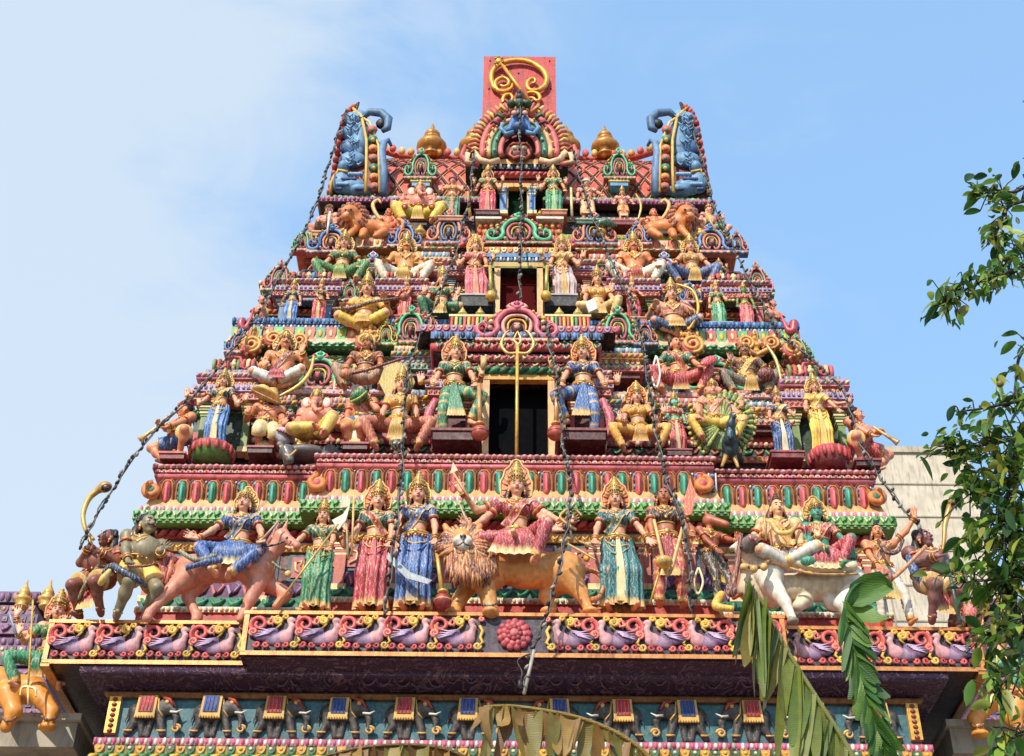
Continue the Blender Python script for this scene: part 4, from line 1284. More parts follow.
for (pts, r, cl) in (
        (spiral(-.20, .10, .11, .03, -PI * .6, -1.35, 22, -.03), .026, c(226, 112, 104)),
        ([(-.16, -.02, -.02), (-.27, -.02, .02), (-.28, -.02, .12), (-.22, -.02, .19), (-.12, -.02, .17)], .022, c(200, 70, 74)),
        (spiral(-.07, .14, .05, .012, PI, 1.2, 14, -.03), .018, c(230, 130, 120)),
        (spiral(.02, .15, .055, .012, PI * .5, 1.4, 16, -.03), .022, c(240, 200, 90)),
        (spiral(.10, .19, .035, .01, PI * 1.2, -1.2, 12, -.03), .017, c(236, 190, 80)),
        ([(.24, -.02, .10), (.275, -.02, .04), (.25, -.02, -.04), (.28, -.02, -.10), (.24, -.02, -.14)], .02, c(240, 200, 90)),
        (spiral(.22, -.15, .045, .01, 0, -1.3, 14, -.03), .016, c(238, 200, 100)),
        (spiral(-.255, .0, .05, .012, -PI / 2, -1.3, 14, -.035), .018, c(236, 150, 136)),
        ([(.0, -.02, .05), (.05, -.03, .10), (.02, -.03, .17), (-.06, -.03, .19), (-.1, -.03, .12), (-.04, -.035, .09)], .016, c(236, 196, 110)),
        (spiral(.13, -.155, .035, .01, PI, 1.2, 12, -.03), .016, c(206, 90, 96)),
        (spiral(.265, .18, .03, .01, PI * .5, 1.2, 12, -.03), .016, c(236, 150, 136)),
        (spiral(-.20, -.155, .04, .01, PI, 1.2, 14, -.03), .017, c(214, 96, 96)),
        (spiral(-.10, -.16, .035, .01, 0, -1.2, 14, -.03), .016, c(226, 112, 104)),
        (spiral(.04, -.165, .03, .01, PI, 1.2, 14, -.03), .015, c(214, 96, 96))):
    tails.tube(pts, [r * .8, r, r, r * .7], cl, 6)
tv, tf, tc, ts = tails.arrays()
SW = {}
def relief(name, key, sets, x, y, z, mirror, parent, scale):
    """a relief and its sub-parts, sharing meshes between repeats"""
    for i, (nm, v, f_, cc, sm) in enumerate(sets):
        kk = (key, i, mirror)
        loc = (x - T0[0], y - T0[1], z)
        if kk not in SW:
            vv = np.asarray(v) * scale
            if mirror: vv = vv * np.array([-1, 1, 1])
            o = link_mesh(nm, vv, f_, cc, M_PAINT, parent, sm, loc); SW[kk] = o
        else:
            o = SW[kk].copy(); COL.objects.link(o); o.parent = parent; o.location = loc; q_ = 1 + J(.035); o.scale = (q_ * (1 + J(.02)), 1 + J(.1), q_)
swsets = [('swan_relief', sv, sf, sc_, True), ('scroll_relief', tv, tf, tc, ts)]
zs = (zb + zt) / 2 + .005
fs = (zt - zb - .11) / .44
for i in range(5):
    for k in (-1, 1):
        relief('swan', 'swan', swsets, k * (.50 + (AC - .62) * (i + .35) / 4.85) + J(.012), YC + .02, zs, k > 0, cornice, fs)
for i in range(4):
    for k in (-1, 1):
        relief('swan', 'swan', swsets, k * (AC + .36 + (HWC - AC - .15) * i / 4.0), YC + PC + .02, zs, k > 0, cornice, fs)
q = MB()
for ring, n, r, cl in ((.17, 13, .05, c(196, 84, 96)), (.125, 11, .045, c(220, 116, 122)), (.075, 8, .038, c(190, 76, 90))):
    for i in range(n):
        t = 2 * PI * i / n + ring * 9
        q.ell((ring * math.cos(t), YC + .02 - (.22 - ring) * .35, zs + ring * math.sin(t)), (r, .04, r), cl, None, 8, 6)
q.ell((0, YC - .04, zs), (.06, .05, .06), c(232, 140, 140), None, 10, 6)
TB('rosette', q, None, cornice)

# ---- elephants of the frieze
def elephant_sets(cl):
    pr = [('e', (-.06, 0, .055), (.22, .07, .125)), ('e', (.17, -.02, .08), (.10, .07, .105)), ('c', (.23, -.04, .06), (.30, -.05, -.06), .05, .038), ('c', (.30, -.05, -.06), (.29, -.05, -.19), .036, .024),
          ('c', (.29, -.05, -.19), (.34, -.05, -.22), .024, .018), ('c', (.09, -.02, .0), (.15, -.02, -.26), .06, .038), ('c', (.0, .01, -.0), (-.03, .01, -.26), .05, .036),
          ('c', (-.20, -.02, .02), (-.20, -.02, -.12), .075, .048), ('c', (-.20, -.02, -.12), (-.27, -.02, -.26), .046, .036), ('c', (-.13, .01, -.03), (-.10, .01, -.26), .055, .036),
          ('e', (.10, -.07, .07), (.06, .02, .09), rotm(0, .3, 0)), ('c', (-.27, -.02, .06), (-.31, -.02, -.12), .016, .01)]
    fl = Field(pr, .016, .025); v, f_, I = fl.mesh()
    out = [('elephant_relief', v, f_, c(92, 84, 80), True)]
    m = MB()
    m.prism([(-.19, -.06), (.04, -.06), (.05, .19), (-.17, .19)][::1], -.105, -.02, GOLD)
    m.prism([(-.155, -.01), (.01, -.01), (.015, .18), (-.145, .18)], -.118, -.1, cl)
    for i in range(4): m.tube([(-.135 + .042 * i, -.122, .0), (-.128 + .042 * i, -.122, .17)], .006, tuple(min(1, k * 2 + .1) for k in cl), 5)
    for i in range(8): m.ell((-.18 + .031 * i, -.105, -.07), (.015, .015, .022), GOLD, None, 6, 4)
    out.append(('saddle_cloth', *m.arrays()))
    m = MB()
    m.tube([(.12, -.09, .17), (.2, -.1, .14), (.25, -.1, .06)], [.02, .022, .012], c(190, 70, 50), 6)
    m.tube([(.22, -.08, .0), (.30, -.11, -.02), (.36, -.1, .02)], [.016, .014, .006], WHITE, 6)
    m.tube(spiral(.31, -.2, .055, .015, 0, 1.3, 14, -.06), .016, GOLD, 6)
    m.tube([(.06, -.08, .17), (.08, -.09, .02), (.14, -.09, -.06)], .010, GOLD, 5)
    for k in (.145, -.25): m.tube([(k - .05, -.06, -.225), (k, -.075, -.235), (k + .05, -.06, -.225)], .012, GOLD, 5)
    m.ell((.17, -.09, .12), (.03, .02, .03), GOLD, None, 7, 5)
    out.append(('gold_trappings', *m.arrays()))
    return out
ER, EB = elephant_sets(c(176, 30, 36)), elephant_sets(c(24, 70, 140))
es = (ze1 - ze0 - .02) / .50
for i in range(6):
    for k in (-1, 1):
        x = k * (.47 + (HWE - .75) * (i + .02) / 5.35) + J(.015)
        relief('elephant', 'e%d' % (i % 2), EB if i % 2 == 0 else ER, x, YE - .01, ze0 + .285 * es, k > 0, frieze, es)

# ================================================================== ledge and first storey
Y1, P1 = 17.15, 0.31
q = MB()
HW1 = hwf(133, 893, 512, Y1 - .34) - .34
A1 = hwf(306, 709, 480, Y1 - P1 - .2) - .22
ledge_z0 = zt + .0
def ledge_z(Y): return zt + .02 + (Y - YC) * .50
G = [[(-HWC, YC + PC - .01, zt - .03), (HWC, YC + PC - .01, zt - .03)], [(-HWC, YC + PC + .02, zt + .002), (HWC, YC + PC + .02, zt + .002)], [(-HWC, 17.4, zt + .62), (HWC, 17.4, zt + .62)]]
q.grid(G, c(206, 120, 84), False)
q.grid([[(-AC, YC, zt - .02), (AC, YC, zt - .02)], [(-AC, YC + .02, zt + .003), (AC, YC + .02, zt + .003)], [(-AC, 17.0, zt + .60), (AC, 17.0, zt + .60)]], c(206, 120, 84), False)
for k in (-1, 1): q.add([(k * AC, YC + .02, zt + .003), (k * AC, 17.0, zt + .6), (k * AC, 17.0, zt - .02)], [(0, 1, 2)], c(206, 120, 84), False)
for k in (-1, 1): q.add([(k * HWC, YC + PC + .02, zt + .002), (k * HWC, 17.4, zt + .62), (k * HWC, 17.4, zt - .02)], [(0, 1, 2)], c(206, 120, 84), False)
TB('ledge', q)
B1 = bands([
    (618, 604, .12, .12, c(206, 78, 62), 'flat'), (604, 599, .15, .15, WHITE, 'flat', ('beads', .07, WHITE, CREAM)),
    (599, 590, .10, .10, c(34, 132, 104), 'flat', ('leaves', .22, c(64, 176, 140), c(40, 150, 110))),
    (590, 574, .03, .05, PURP, 'flat', ('leaves', .2, LIL, c(214, 130, 140))),
    (574, 543, 0, 0, c(110, 56, 56), 'flat', ('panels', .62, c(200, 110, 116), c(28, 104, 116))),
    (543, 534, .05, .09, c(226, 180, 100), 'flat', ('leaves', .10, c(240, 206, 120), c(206, 150, 80))),
    (534, 531, .07, .07, c(92, 92, 110), 'flat'),
    (531, 521, .10, .10, c(196, 70, 76), 'torus', ('rope', .13, c(214, 92, 96), c(186, 58, 66))),
    (521, 517, .12, .16, c(120, 120, 140), 'flat'),
    (517, 510, .32, .33, c(132, 186, 96), 'flat', ('dots', .10, c(60, 130, 76), c(240, 230, 170))), (510, 502, .35, .35, c(140, 192, 110), 'flat', ('leaves', .11, c(232, 236, 206), c(70, 150, 96))),
    (502, 498, .30, .28, c(206, 160, 176), 'flat', ('beads', .05, WHITE, c(226, 150, 160))),
    (498, 474, .25, .12, c(226, 184, 124), 'flat'),
    (474, 470, .12, .14, c(170, 120, 150), 'flat'),
    (470, 464, .18, .18, c(222, 130, 140), 'torus'),
    (464, 459.5, .20, .20, c(170, 66, 86), 'flat', ('petals', .085, c(240, 186, 180), c(228, 150, 156), False)),
    (459.5, 455, .24, .24, c(176, 70, 90), 'flat', ('beads', .085, c(242, 190, 182), c(234, 168, 168)))], HW1, Y1, 23, A1, P1)
# cabochons on the sloping frieze
def cab_sets(cl):
    m = MB()
    m.prism([(-.062, -.135), (.062, -.135), (.062, .10), (.04, .135), (-.04, .135), (-.062, .10)], -.012, .03, c(232, 186, 120))
    for k in (-1, 1): m.tube([(k * .068, -.02, -.13), (k * .068, -.02, .10), (k * .03, -.02, .14)], .007, c(150, 84, 60), 4)
    m.tube([(0, -.012, z) for z in (-.118, -.112, -.095, -.07, 0, .07, .095, .112, .118)], [.008, .020, .030, .034, .035, .034, .030, .020, .008], cl, 10)
    m.tube([(0, -.05, z) for z in (-.08, -.06, .06, .08)], [.004, .012, .012, .004], tuple(min(1, k * 1.6 + .08) for k in cl), 6)
    m.tube([(.050 * math.copysign(abs(math.cos(t)) ** .6, math.cos(t)), -.016, .126 * math.copysign(abs(math.sin(t)) ** .7, math.sin(t))) for t in np.linspace(0, 2 * PI, 18, endpoint=False)], .009, c(206, 140, 70), 5, True)
    s2 = MB()
    for i in range(5): s2.ell((.106, -.012, -.10 + .05 * i), (.023, .02, .021), [LBLUE, c(60, 80, 120)][i % 2], None, 6, 4)
    for k in (-1, 1): s2.tube([(.106 + .030 * k, -.01, -.125), (.106 + .030 * k, -.01, .125)], .007, WHITE, 4)
    return [('cabochon', *m.arrays()), ('bead_strip', *s2.arrays())]
CG, CP = cab_sets(c(64, 156, 128)), cab_sets(c(214, 96, 100))
z0, z1 = B1[12]
tilt = math.atan2(-.13, z1 - z0)
kk = 0
for (xa, xb, Y) in segs(HW1, Y1, A1, P1, .185):
    n = int(round((xb - xa - .2) / .215))
    for i in range(n):
        x = xa + .10 + (i + .5) * (xb - xa - .2) / n + J(.008)
        before = set(bpy.data.objects)
        relief('cab', 'c%d' % (kk % 2), CG if kk % 2 else CP, x, Y - .01, (z0 + z1) / 2, False, tower, (z1 - z0) / .30)
        for o in set(bpy.data.objects) - before: o.rotation_euler = (-tilt, 0, 0)
        kk += 1
# curled ends of the frieze
for (px, py, sgn) in ((152, 490, 1), (318, 483, 1), (703, 484, -1), (876, 497, -1)):
    Yq = Y1 - .30 - (P1 if abs(px - 510) < 250 else 0)
    p = W(px, py, Yq); q = MB()
    q.tube(spiral(float(p[0]), float(p[2]), .12, .03, PI / 2, sgn * 1.4, 20, Yq), [.05, .055, .05, .03], ORANGE, 7)
    q.ell((float(p[0]), Yq, float(p[2])), (.07, .05, .08), c(40, 140, 110) if abs(px - 510) > 250 else PINK, None, 9, 6)
    TB('curl', q)
# pilasters of the first storey
for px in (150, 262, 340, 392, 445, 595, 645, 690, 735, 870):
    Yq = Y1 - .03 - (P1 if 318 < px < 700 else 0)
    dy = 0 if 318 < px < 700 else 12
    pilaster(px, 592 + dy, 544 + dy, 12, Yq, c(206, 124, 104), CREAM)

# ================================================================== second storey
Y2 = 17.75
HW2 = hwf(196, 843, 440, Y2)
zf2 = B1[-1][1]
B2 = bands([(475, 462, .02, .02, c(70, 34, 34), 'flat'), (462, 455, .05, .05, c(186, 80, 70), 'flat', ('petals', .12, c(206, 110, 90), c(226, 170, 90), False)), (455, 446, .02, .02, c(54, 92, 80), 'flat', ('leaves', .16, c(110, 170, 120), c(200, 120, 100))), (446, 440, .06, .06, c(150, 60, 70), 'flat', ('beads', .08, PINK, CREAM)), (440, 436, .06, .06, c(200, 90, 80), 'flat'), (436, 420, .0, .0, DGREEN, 'flat', ('panels', .5, c(150, 60, 60), c(40, 110, 84))),
            (420, 414, .05, .05, c(110, 160, 96), 'torus', ('rope', .1, c(120, 180, 96), c(70, 130, 80))), (414, 409, .08, .08, c(120, 150, 180), 'flat', ('petals', .07, c(170, 200, 220), c(110, 140, 180), True)),
            (409, 402, .09, .09, c(206, 110, 116), 'torus', ('rope', .11, c(224, 130, 130), c(190, 84, 96))), (402, 397, .13, .13, c(150, 200, 160), 'flat', ('leaves', .09, CREAM, c(70, 150, 116))), (397, 391, .18, .18, c(232, 180, 170), 'flat', ('petals', .10, c(236, 176, 166), c(206, 180, 206), False))],
           HW2, Y2, 23, .62, -1.3)
# floor behind the second row of figures
q = MB(); q.grid([[(-HW1 - .2, Y1 - .2, zc_at(516, 455, Y1 - P1 - .24) - .003), (HW1 + .2, Y1 - .2, zc_at(516, 455, Y1 - P1 - .24) - .003)], [(-HW1, 18, zf2 + .35), (HW1, 18, zf2 + .35)]], c(150, 70, 70), False); TB('ledge', q)
# upper part of the second storey
Y2b = 18.20
HW2b = hwf(243, 797, 360, Y2b)
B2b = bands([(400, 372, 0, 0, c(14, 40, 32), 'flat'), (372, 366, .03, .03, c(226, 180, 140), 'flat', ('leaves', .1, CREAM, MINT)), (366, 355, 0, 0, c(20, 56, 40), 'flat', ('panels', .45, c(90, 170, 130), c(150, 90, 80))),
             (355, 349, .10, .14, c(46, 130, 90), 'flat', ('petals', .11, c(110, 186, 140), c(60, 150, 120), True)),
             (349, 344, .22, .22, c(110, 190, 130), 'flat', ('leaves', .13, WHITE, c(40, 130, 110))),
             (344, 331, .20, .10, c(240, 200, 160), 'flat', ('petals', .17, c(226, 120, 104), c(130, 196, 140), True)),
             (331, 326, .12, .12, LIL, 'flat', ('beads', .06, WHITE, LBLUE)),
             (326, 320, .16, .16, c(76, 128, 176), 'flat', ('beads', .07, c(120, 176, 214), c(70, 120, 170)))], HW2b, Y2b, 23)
zf3 = B2b[-1][1]
q = MB(); q.grid([[(-HW2 - .15, Y2 - .15, B2[-1][1] + .002), (HW2 + .15, Y2 - .15, B2[-1][1] + .002)], [(-HW2, Y2b + .05, B2[-1][1] + .16), (HW2, Y2b + .05, B2[-1][1] + .16)]], c(206, 130, 120), False); TB('ledge', q)

def door_bay(xl, xr, yb, yt, hwpx, Y, Yback, inner, spec, postcol, name='door_bay', depth=.34):
    """projecting bay with a real opening: two posts, lintel bands, dark shutter set back inside"""
    x0, x1 = xz(xl, (yb + yt) / 2, Y), xz(xr, (yb + yt) / 2, Y); xm = (x0 + x1) / 2
    hw = hwpx * mpp(Y, yt)
    z0, z1 = zc(yb + 8, Y), zc(yt, Y)
    q = MB()
    for a, b in ((xm - hw, x0), (x1, xm + hw)):
        q.box(((a + b) / 2, (Y + Yback) / 2, (z0 + z1) / 2), (b - a, Yback - Y, z1 - z0), postcol)
    q.box((xm, (Y + Yback) / 2, z0 - .2), (2 * hw, Yback - Y, .4), c(140, 60, 60))
    bay = TB(name, q)
    fr = MB()
    w = .05
    for x in (x0 - w, x1 + w): fr.box((x, Y - .03, (z0 + z1) / 2), (2 * w, .1, z1 - z0), c(236, 196, 140))
    fr.box((xm, Y - .03, z1 + .045), (x1 - x0 + 4 * w, .12, .09), c(232, 180, 90))
    TB('door_frame', fr, None, bay)
    d = MB()
    for k in (-1, 1): d.box((xm + k * (x1 - x0) * .25, Y + depth - .06, (z0 + z1) / 2 + .72), ((x1 - x0) * .49, .05, z1 - z0 + 1.44), inner)
    TB('door', d, M_DARK, bay)
    return xm, hw

def stack(spec, xm, hw, Y, Yback):
    for (y0, y1, o0, o1, col, form, *k) in spec:
        z0, z1 = zc(y0, Y - o0), zc(y1, Y - o1)
        q = MB()
        if form == 'torus':
            r = (z1 - z0) / 2; prof = [(o0 + r * .55 * math.sin(t), (z0 + z1) / 2 - (r - .002) * math.cos(t)) for t in np.linspace(0, PI, 7)]
        else: prof = [(o0, z0 + .002), (o1, z1 - .002)]
        mould(q, prof, col, hw, Y, Yback, None, 0, c(40, 26, 26))
        part = TB('moulding', q)
        if k and k[0]:
            om = MB(); ornament(om, k[0][0], [(-hw - o0 + xm, hw + o0 + xm, Y - (o0 + o1) / 2 - ((z1 - z0) * .27 if form == 'torus' else 0))], z0, z1, k[0][1:])
            TB({'beads': 'bead_row', 'petals': 'petal_row', 'dots': 'block_row', 'rope': 'rope_carving', 'ribs': 'rib_row', 'leaves': 'leaf_carving', 'panels': 'carved_panels'}[k[0][0]], om, None, part)

YD2 = 17.2
xm, hw = door_bay(489, 548, 455, 383, 46, YD2, 18.6, c(6, 12, 24), None, c(206, 130, 100))
stack([(377, 368, .06, .06, c(50, 150, 100), 'torus', ('rope', .14, c(70, 176, 120), c(36, 120, 84))), (368, 362, .04, .04, c(206, 130, 110), 'flat', ('leaves', .13, PINK, CREAM)), (362, 356, .08, .08, c(214, 130, 130), 'torus', ('leaves', .1, CREAM, PINK))], xm, hw + .12, YD2, 18.6)
stack([(356, 352, .10, .12, PURP, 'flat'), (352, 344, .16, .16, c(206, 90, 96), 'torus', ('leaves', .12, c(240, 170, 160), c(150, 200, 170))), (344, 339, .14, .14, c(60, 140, 100), 'flat', ('dots', .1, GREEN, CREAM)), (339, 332, .2, .2, c(90, 130, 180), 'flat', ('beads', .08, c(40, 50, 84), LBLUE))], xm, hw + .42, YD2 + .15, 18.6)
stack([(332, 326, .12, .12, c(180, 80, 110), 'flat', ('petals', .12, PINK, LIL, True))], xm, hw + .75, YD2 + .3, 18.6)
z0, z1 = zc(336, YD2 + .3), zc(316, YD2 + .3)
# striped barrel roofs either side of the gable
for (pa, pb) in ((450, 492), (546, 590)):
    xa, xb = xz(pa, 326, YD2 + .35), xz(pb, 326, YD2 + .35); q = MB()
    za, zbb = zc_at(pa, 338, YD2 + .35), zc_at(pa, 318, YD2 + .35)
    q.box(((xa + xb) / 2, YD2 + .75, (za + zbb) / 2), (xb - xa, .7, zbb - za), c(120, 60, 50))
    ornament(q, 'ribs', [(xa, xb, YD2 + .40)], za, zbb, (.062, [c(226, 110, 80), c(240, 214, 130), c(100, 180, 110), c(226, 120, 120), c(240, 196, 80)]))
    q.box(((xa + xb) / 2, YD2 + .5, za - .02), (xb - xa + .06, .5, .05), CREAM); q.box(((xa + xb) / 2, YD2 + .5, zbb + .02), (xb - xa + .04, .4, .04), CREAM)
    b = TB('barrel_roof', q)
    for t in (.3, .72): pot(pa + (pb - pa) * t, 317, 307, YD2 + .5, c(234, 206, 120), c(200, 120, 90), b)
scroll_ornament(517, 340, 304, 82, YD2 - .02, (c(222, 120, 136), c(236, 180, 160), c(150, 60, 84)))
# plinth slabs and jambs of the second row door are part of the guardians

# ================================================================== third storey
Y3 = 18.70
HW3 = hwf(268, 768, 310, Y3)
B3 = bands([(352, 318, .02, .02, c(40, 70, 66), 'flat'), (318, 312, .06, .06, c(222, 150, 90), 'flat', ('rope', .1, ORANGE, CORAL)), (312, 303, 0, 0, c(30, 84, 60), 'flat', ('panels', .45, c(170, 70, 66), c(220, 160, 90))),
            (303, 298, .06, .06, c(214, 120, 120), 'torus', ('rope', .1, c(230, 150, 140), PINK)), (298, 293, .08, .08, c(140, 196, 160), 'flat', ('leaves', .09, CREAM, c(80, 160, 120))), (293, 287, .12, .12, c(232, 184, 130), 'flat', ('petals', .09, c(226, 130, 110), c(240, 214, 140), True)), (287, 283, .15, .15, c(214, 110, 110), 'flat', ('beads', .07, PINK, WHITE))],
           HW3, Y3, 23, .46, -1.2)
q = MB(); q.grid([[(-HW2b - .1, Y2b - .14, zf3 - .004), (HW2b + .1, Y2b - .14, zf3 - .004)], [(-HW2b + .1, 18.85, zf3 + .25), (HW2b - .1, 18.85, zf3 + .25)]], c(60, 110, 130), False); TB('ledge', q)
Y3b = 19.10
HW3b = hwf(312, 728, 255, Y3b)
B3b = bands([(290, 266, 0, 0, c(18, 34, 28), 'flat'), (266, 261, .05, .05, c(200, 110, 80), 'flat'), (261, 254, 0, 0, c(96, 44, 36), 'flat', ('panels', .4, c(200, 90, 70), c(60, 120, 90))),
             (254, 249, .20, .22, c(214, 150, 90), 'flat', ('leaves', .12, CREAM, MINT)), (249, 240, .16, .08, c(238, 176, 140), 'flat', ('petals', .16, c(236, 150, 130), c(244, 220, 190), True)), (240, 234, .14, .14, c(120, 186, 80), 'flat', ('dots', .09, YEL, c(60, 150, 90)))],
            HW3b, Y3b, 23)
zf4 = B3b[-1][1]
q = MB(); q.grid([[(-HW3 - .1, Y3 - .12, B3[-1][1] + .002), (HW3 + .1, Y3 - .12, B3[-1][1] + .002)], [(-HW3, Y3b + .05, B3[-1][1] + .13), (HW3, Y3b + .05, B3[-1][1] + .13)]], c(206, 130, 120), False); TB('ledge', q)
YD3 = 18.45
xm, hw = door_bay(500, 537, 322, 270, 30, YD3, 19.6, c(104, 14, 24), None, c(150, 200, 150), depth=.24)
stack([(268, 262, .08, .08, c(110, 190, 120), 'flat'), (262, 257, .04, .04, NAVY, 'flat', ('beads', .06, LBLUE, WHITE)), (257, 253, .07, .07, c(90, 150, 190), 'flat'), (253, 248, .06, .06, c(240, 190, 120), 'flat', ('petals', .1, ORANGE, CREAM, True))], xm, hw + .15, YD3, 19.6)
stack([(248, 243, .12, .12, c(234, 130, 80), 'flat', ('rope', .12, ORANGE, CORAL)), (243, 238, .08, .08, c(210, 110, 130), 'flat', ('beads', .07, PINK, LIL))], xm, hw + .4, YD3 + .2, 19.6)
scroll_ornament(519, 243, 215, 66, YD3 + .02, PAL_G)
for (pa, pb) in ((477, 500), (537, 562)):
    xa, xb = xz(pa, 232, YD3 + .4), xz(pb, 232, YD3 + .4); q = MB()
    za, zbb = zc_at(pa, 240, YD3 + .4), zc_at(pa, 222, YD3 + .4)
    q.box(((xa + xb) / 2, YD3 + .75, (za + zbb) / 2), (xb - xa, .6, zbb - za), c(200, 120, 70))
    n = 4
    for i in range(n):
        for j in range(3): q.ell((xa + (i + .5) * (xb - xa) / n, YD3 + .43, za + (j + .5) * (zbb - za) / 3), ((xb - xa) / n * .42, .05, (zbb - za) / 3 * .42), [c(240, 190, 100), c(226, 110, 80)][(i + j) % 2], None, 7, 5)
    q.box(((xa + xb) / 2, YD3 + .5, zbb + .02), (xb - xa + .06, .4, .05), WHITE)
    b = TB('barrel_roof', q)
    for t in (.28, .75): pot(pa + (pb - pa) * t, 221, 213, YD3 + .55, c(236, 206, 130), c(210, 140, 80), b)

# ================================================================== fourth storey
Y4 = 19.65
HW4 = hwf(336, 703, 205, Y4)
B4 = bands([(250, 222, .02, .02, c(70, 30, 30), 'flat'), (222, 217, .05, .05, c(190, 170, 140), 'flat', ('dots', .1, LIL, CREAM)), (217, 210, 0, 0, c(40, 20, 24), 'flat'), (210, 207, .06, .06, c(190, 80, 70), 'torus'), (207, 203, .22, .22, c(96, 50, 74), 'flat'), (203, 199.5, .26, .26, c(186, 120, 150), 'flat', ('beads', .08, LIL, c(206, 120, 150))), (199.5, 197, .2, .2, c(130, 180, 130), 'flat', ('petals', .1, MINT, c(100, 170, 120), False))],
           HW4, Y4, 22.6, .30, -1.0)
q = MB(); q.grid([[(-HW3b - .1, Y3b - .12, zf4 - .003), (HW3b + .1, Y3b - .12, zf4 - .003)], [(-HW3b + .1, 19.8, zf4 + .22), (HW3b - .1, 19.8, zf4 + .22)]], c(150, 100, 80), False); TB('ledge', q)
YD4 = 19.35
xm, hw = door_bay(508, 527, 224, 190, 15, YD4, 20.4, c(8, 60, 34), None, c(206, 130, 110), depth=.2)
for px in (503, 532): pilaster(px, 216, 189, 7, YD4 - .08, c(110, 160, 206), CREAM)
stack([(189, 184, .06, .06, c(226, 160, 90), 'flat', ('petals', .09, ORANGE, CREAM, True)), (184, 178, .04, .04, c(206, 110, 110), 'flat'), (178, 173, .1, .1, c(214, 100, 100), 'torus', ('rope', .1, CORAL, PINK)), (173, 169, .06, .06, c(190, 120, 150), 'flat')], xm, hw + .2, YD4 + .05, 20.4)
stack([(169, 164, .16, .16, c(70, 110, 150), 'flat', ('beads', .08, WHITE, c(60, 70, 100))), (164, 159, .2, .2, c(236, 190, 120), 'flat')], xm, hw + .5, YD4 + .1, 20.4)

# ---- barrel vault with lattice, finials, gable ends
YV = 19.75
hv = hwf(372, 660, 170, YV)
zv0, zv1 = zc(200, YV), zc(149, YV + .55)
def vault(t): return (YV + .9 - .9 * math.cos(t * PI / 2) , zv0 + (zv1 - zv0) * (t * .65 + .35 * math.sin(t * PI / 2)))
q = MB()
G = []
for t in np.linspace(0, 1, 9):
    y, z = vault(t); G.append([(-hv, y, z), (hv, y, z)])
for t in np.linspace(1, 0, 9)[1:]:
    y, z = vault(t); G.append([(-hv, 2 * (YV + .9) - y, z), (hv, 2 * (YV + .9) - y, z)])
q.grid(G, c(226, 112, 92))
vt = TB('vault_roof', q)
q = MB(); n = 17
for i in range(-3, n + 1):
    for d in (1, -1):
        pts = []
        for t in np.linspace(0, 1, 10):
            x = -hv + 2 * hv * (i + 1.5 + d * (t - .5) * 3) / n
            if -hv <= x <= hv: y, z = vault(t * .92); pts.append((x, y - .012, z + .006))
        if len(pts) > 2:
            q.tube(pts, .028, c(104, 18, 24), 5)
            q.tube([(x_ + .045, y_ - .004, z_) for x_, y_, z_ in pts], .012, c(240, 190, 140), 4)
TB('lattice', q, None, vt)
q = MB()
for i in range(n * 2):
    for t, o in ((.16, 0), (.47, .5), (.78, 0)):
        x = -hv + 2 * hv * (i + .5 + (0 if o == 0 else .5)) / (n * 2) * 1.0
        if (i % 2 == 0) and abs(x) < hv:
            y, z = vault(t * .92); q.ell((x, y - .02, z), (.05, .04, .06), c(236, 140, 84), None, 7, 5); q.ell((x, y - .05, z), .02, c(200, 60, 40), None, 6, 4)
TB('flower_carving', q, None, vt)
q = MB()
yv, zv = vault(1)
for i in range(30):
    x = -hv + 2 * hv * (i + .5) / 30; lift = .35 * max(0, abs(x) / hv - .82) / .18
    q.ell((x, yv - .22, zv + .03 + lift * .6), (.075, .07, .10), [c(240, 180, 80), c(226, 120, 90), c(236, 200, 120)][i % 3], None, 7, 5)
q.tube([(x, yv - .02, zv + .05 + .25 * max(0, abs(x) / hv - .8) / .2) for x in np.linspace(-hv, hv, 15)], .08, c(214, 110, 90), 7)
TB('ridge', q, None, vt)
for px, h in ((432, 124), (605, 126), (474, 124), (566, 125)):
    pot(px, 157, h, YV + .75, c(206, 146, 48), c(110, 64, 24), None, .86)
for px in (421, 619):
    scroll_ornament(px, 178, 150, 32, YV - .22, PAL_G)
    q = MB(); p = W(px, 181, YV - .22); q.box((float(p[0]), YV - .05, float(p[2])), (.40, .4, .07), c(236, 200, 120)); q.box((float(p[0]), YV - .03, float(p[2]) - .09), (.34, .4, .08), LBLUE); TB('moulding', q)

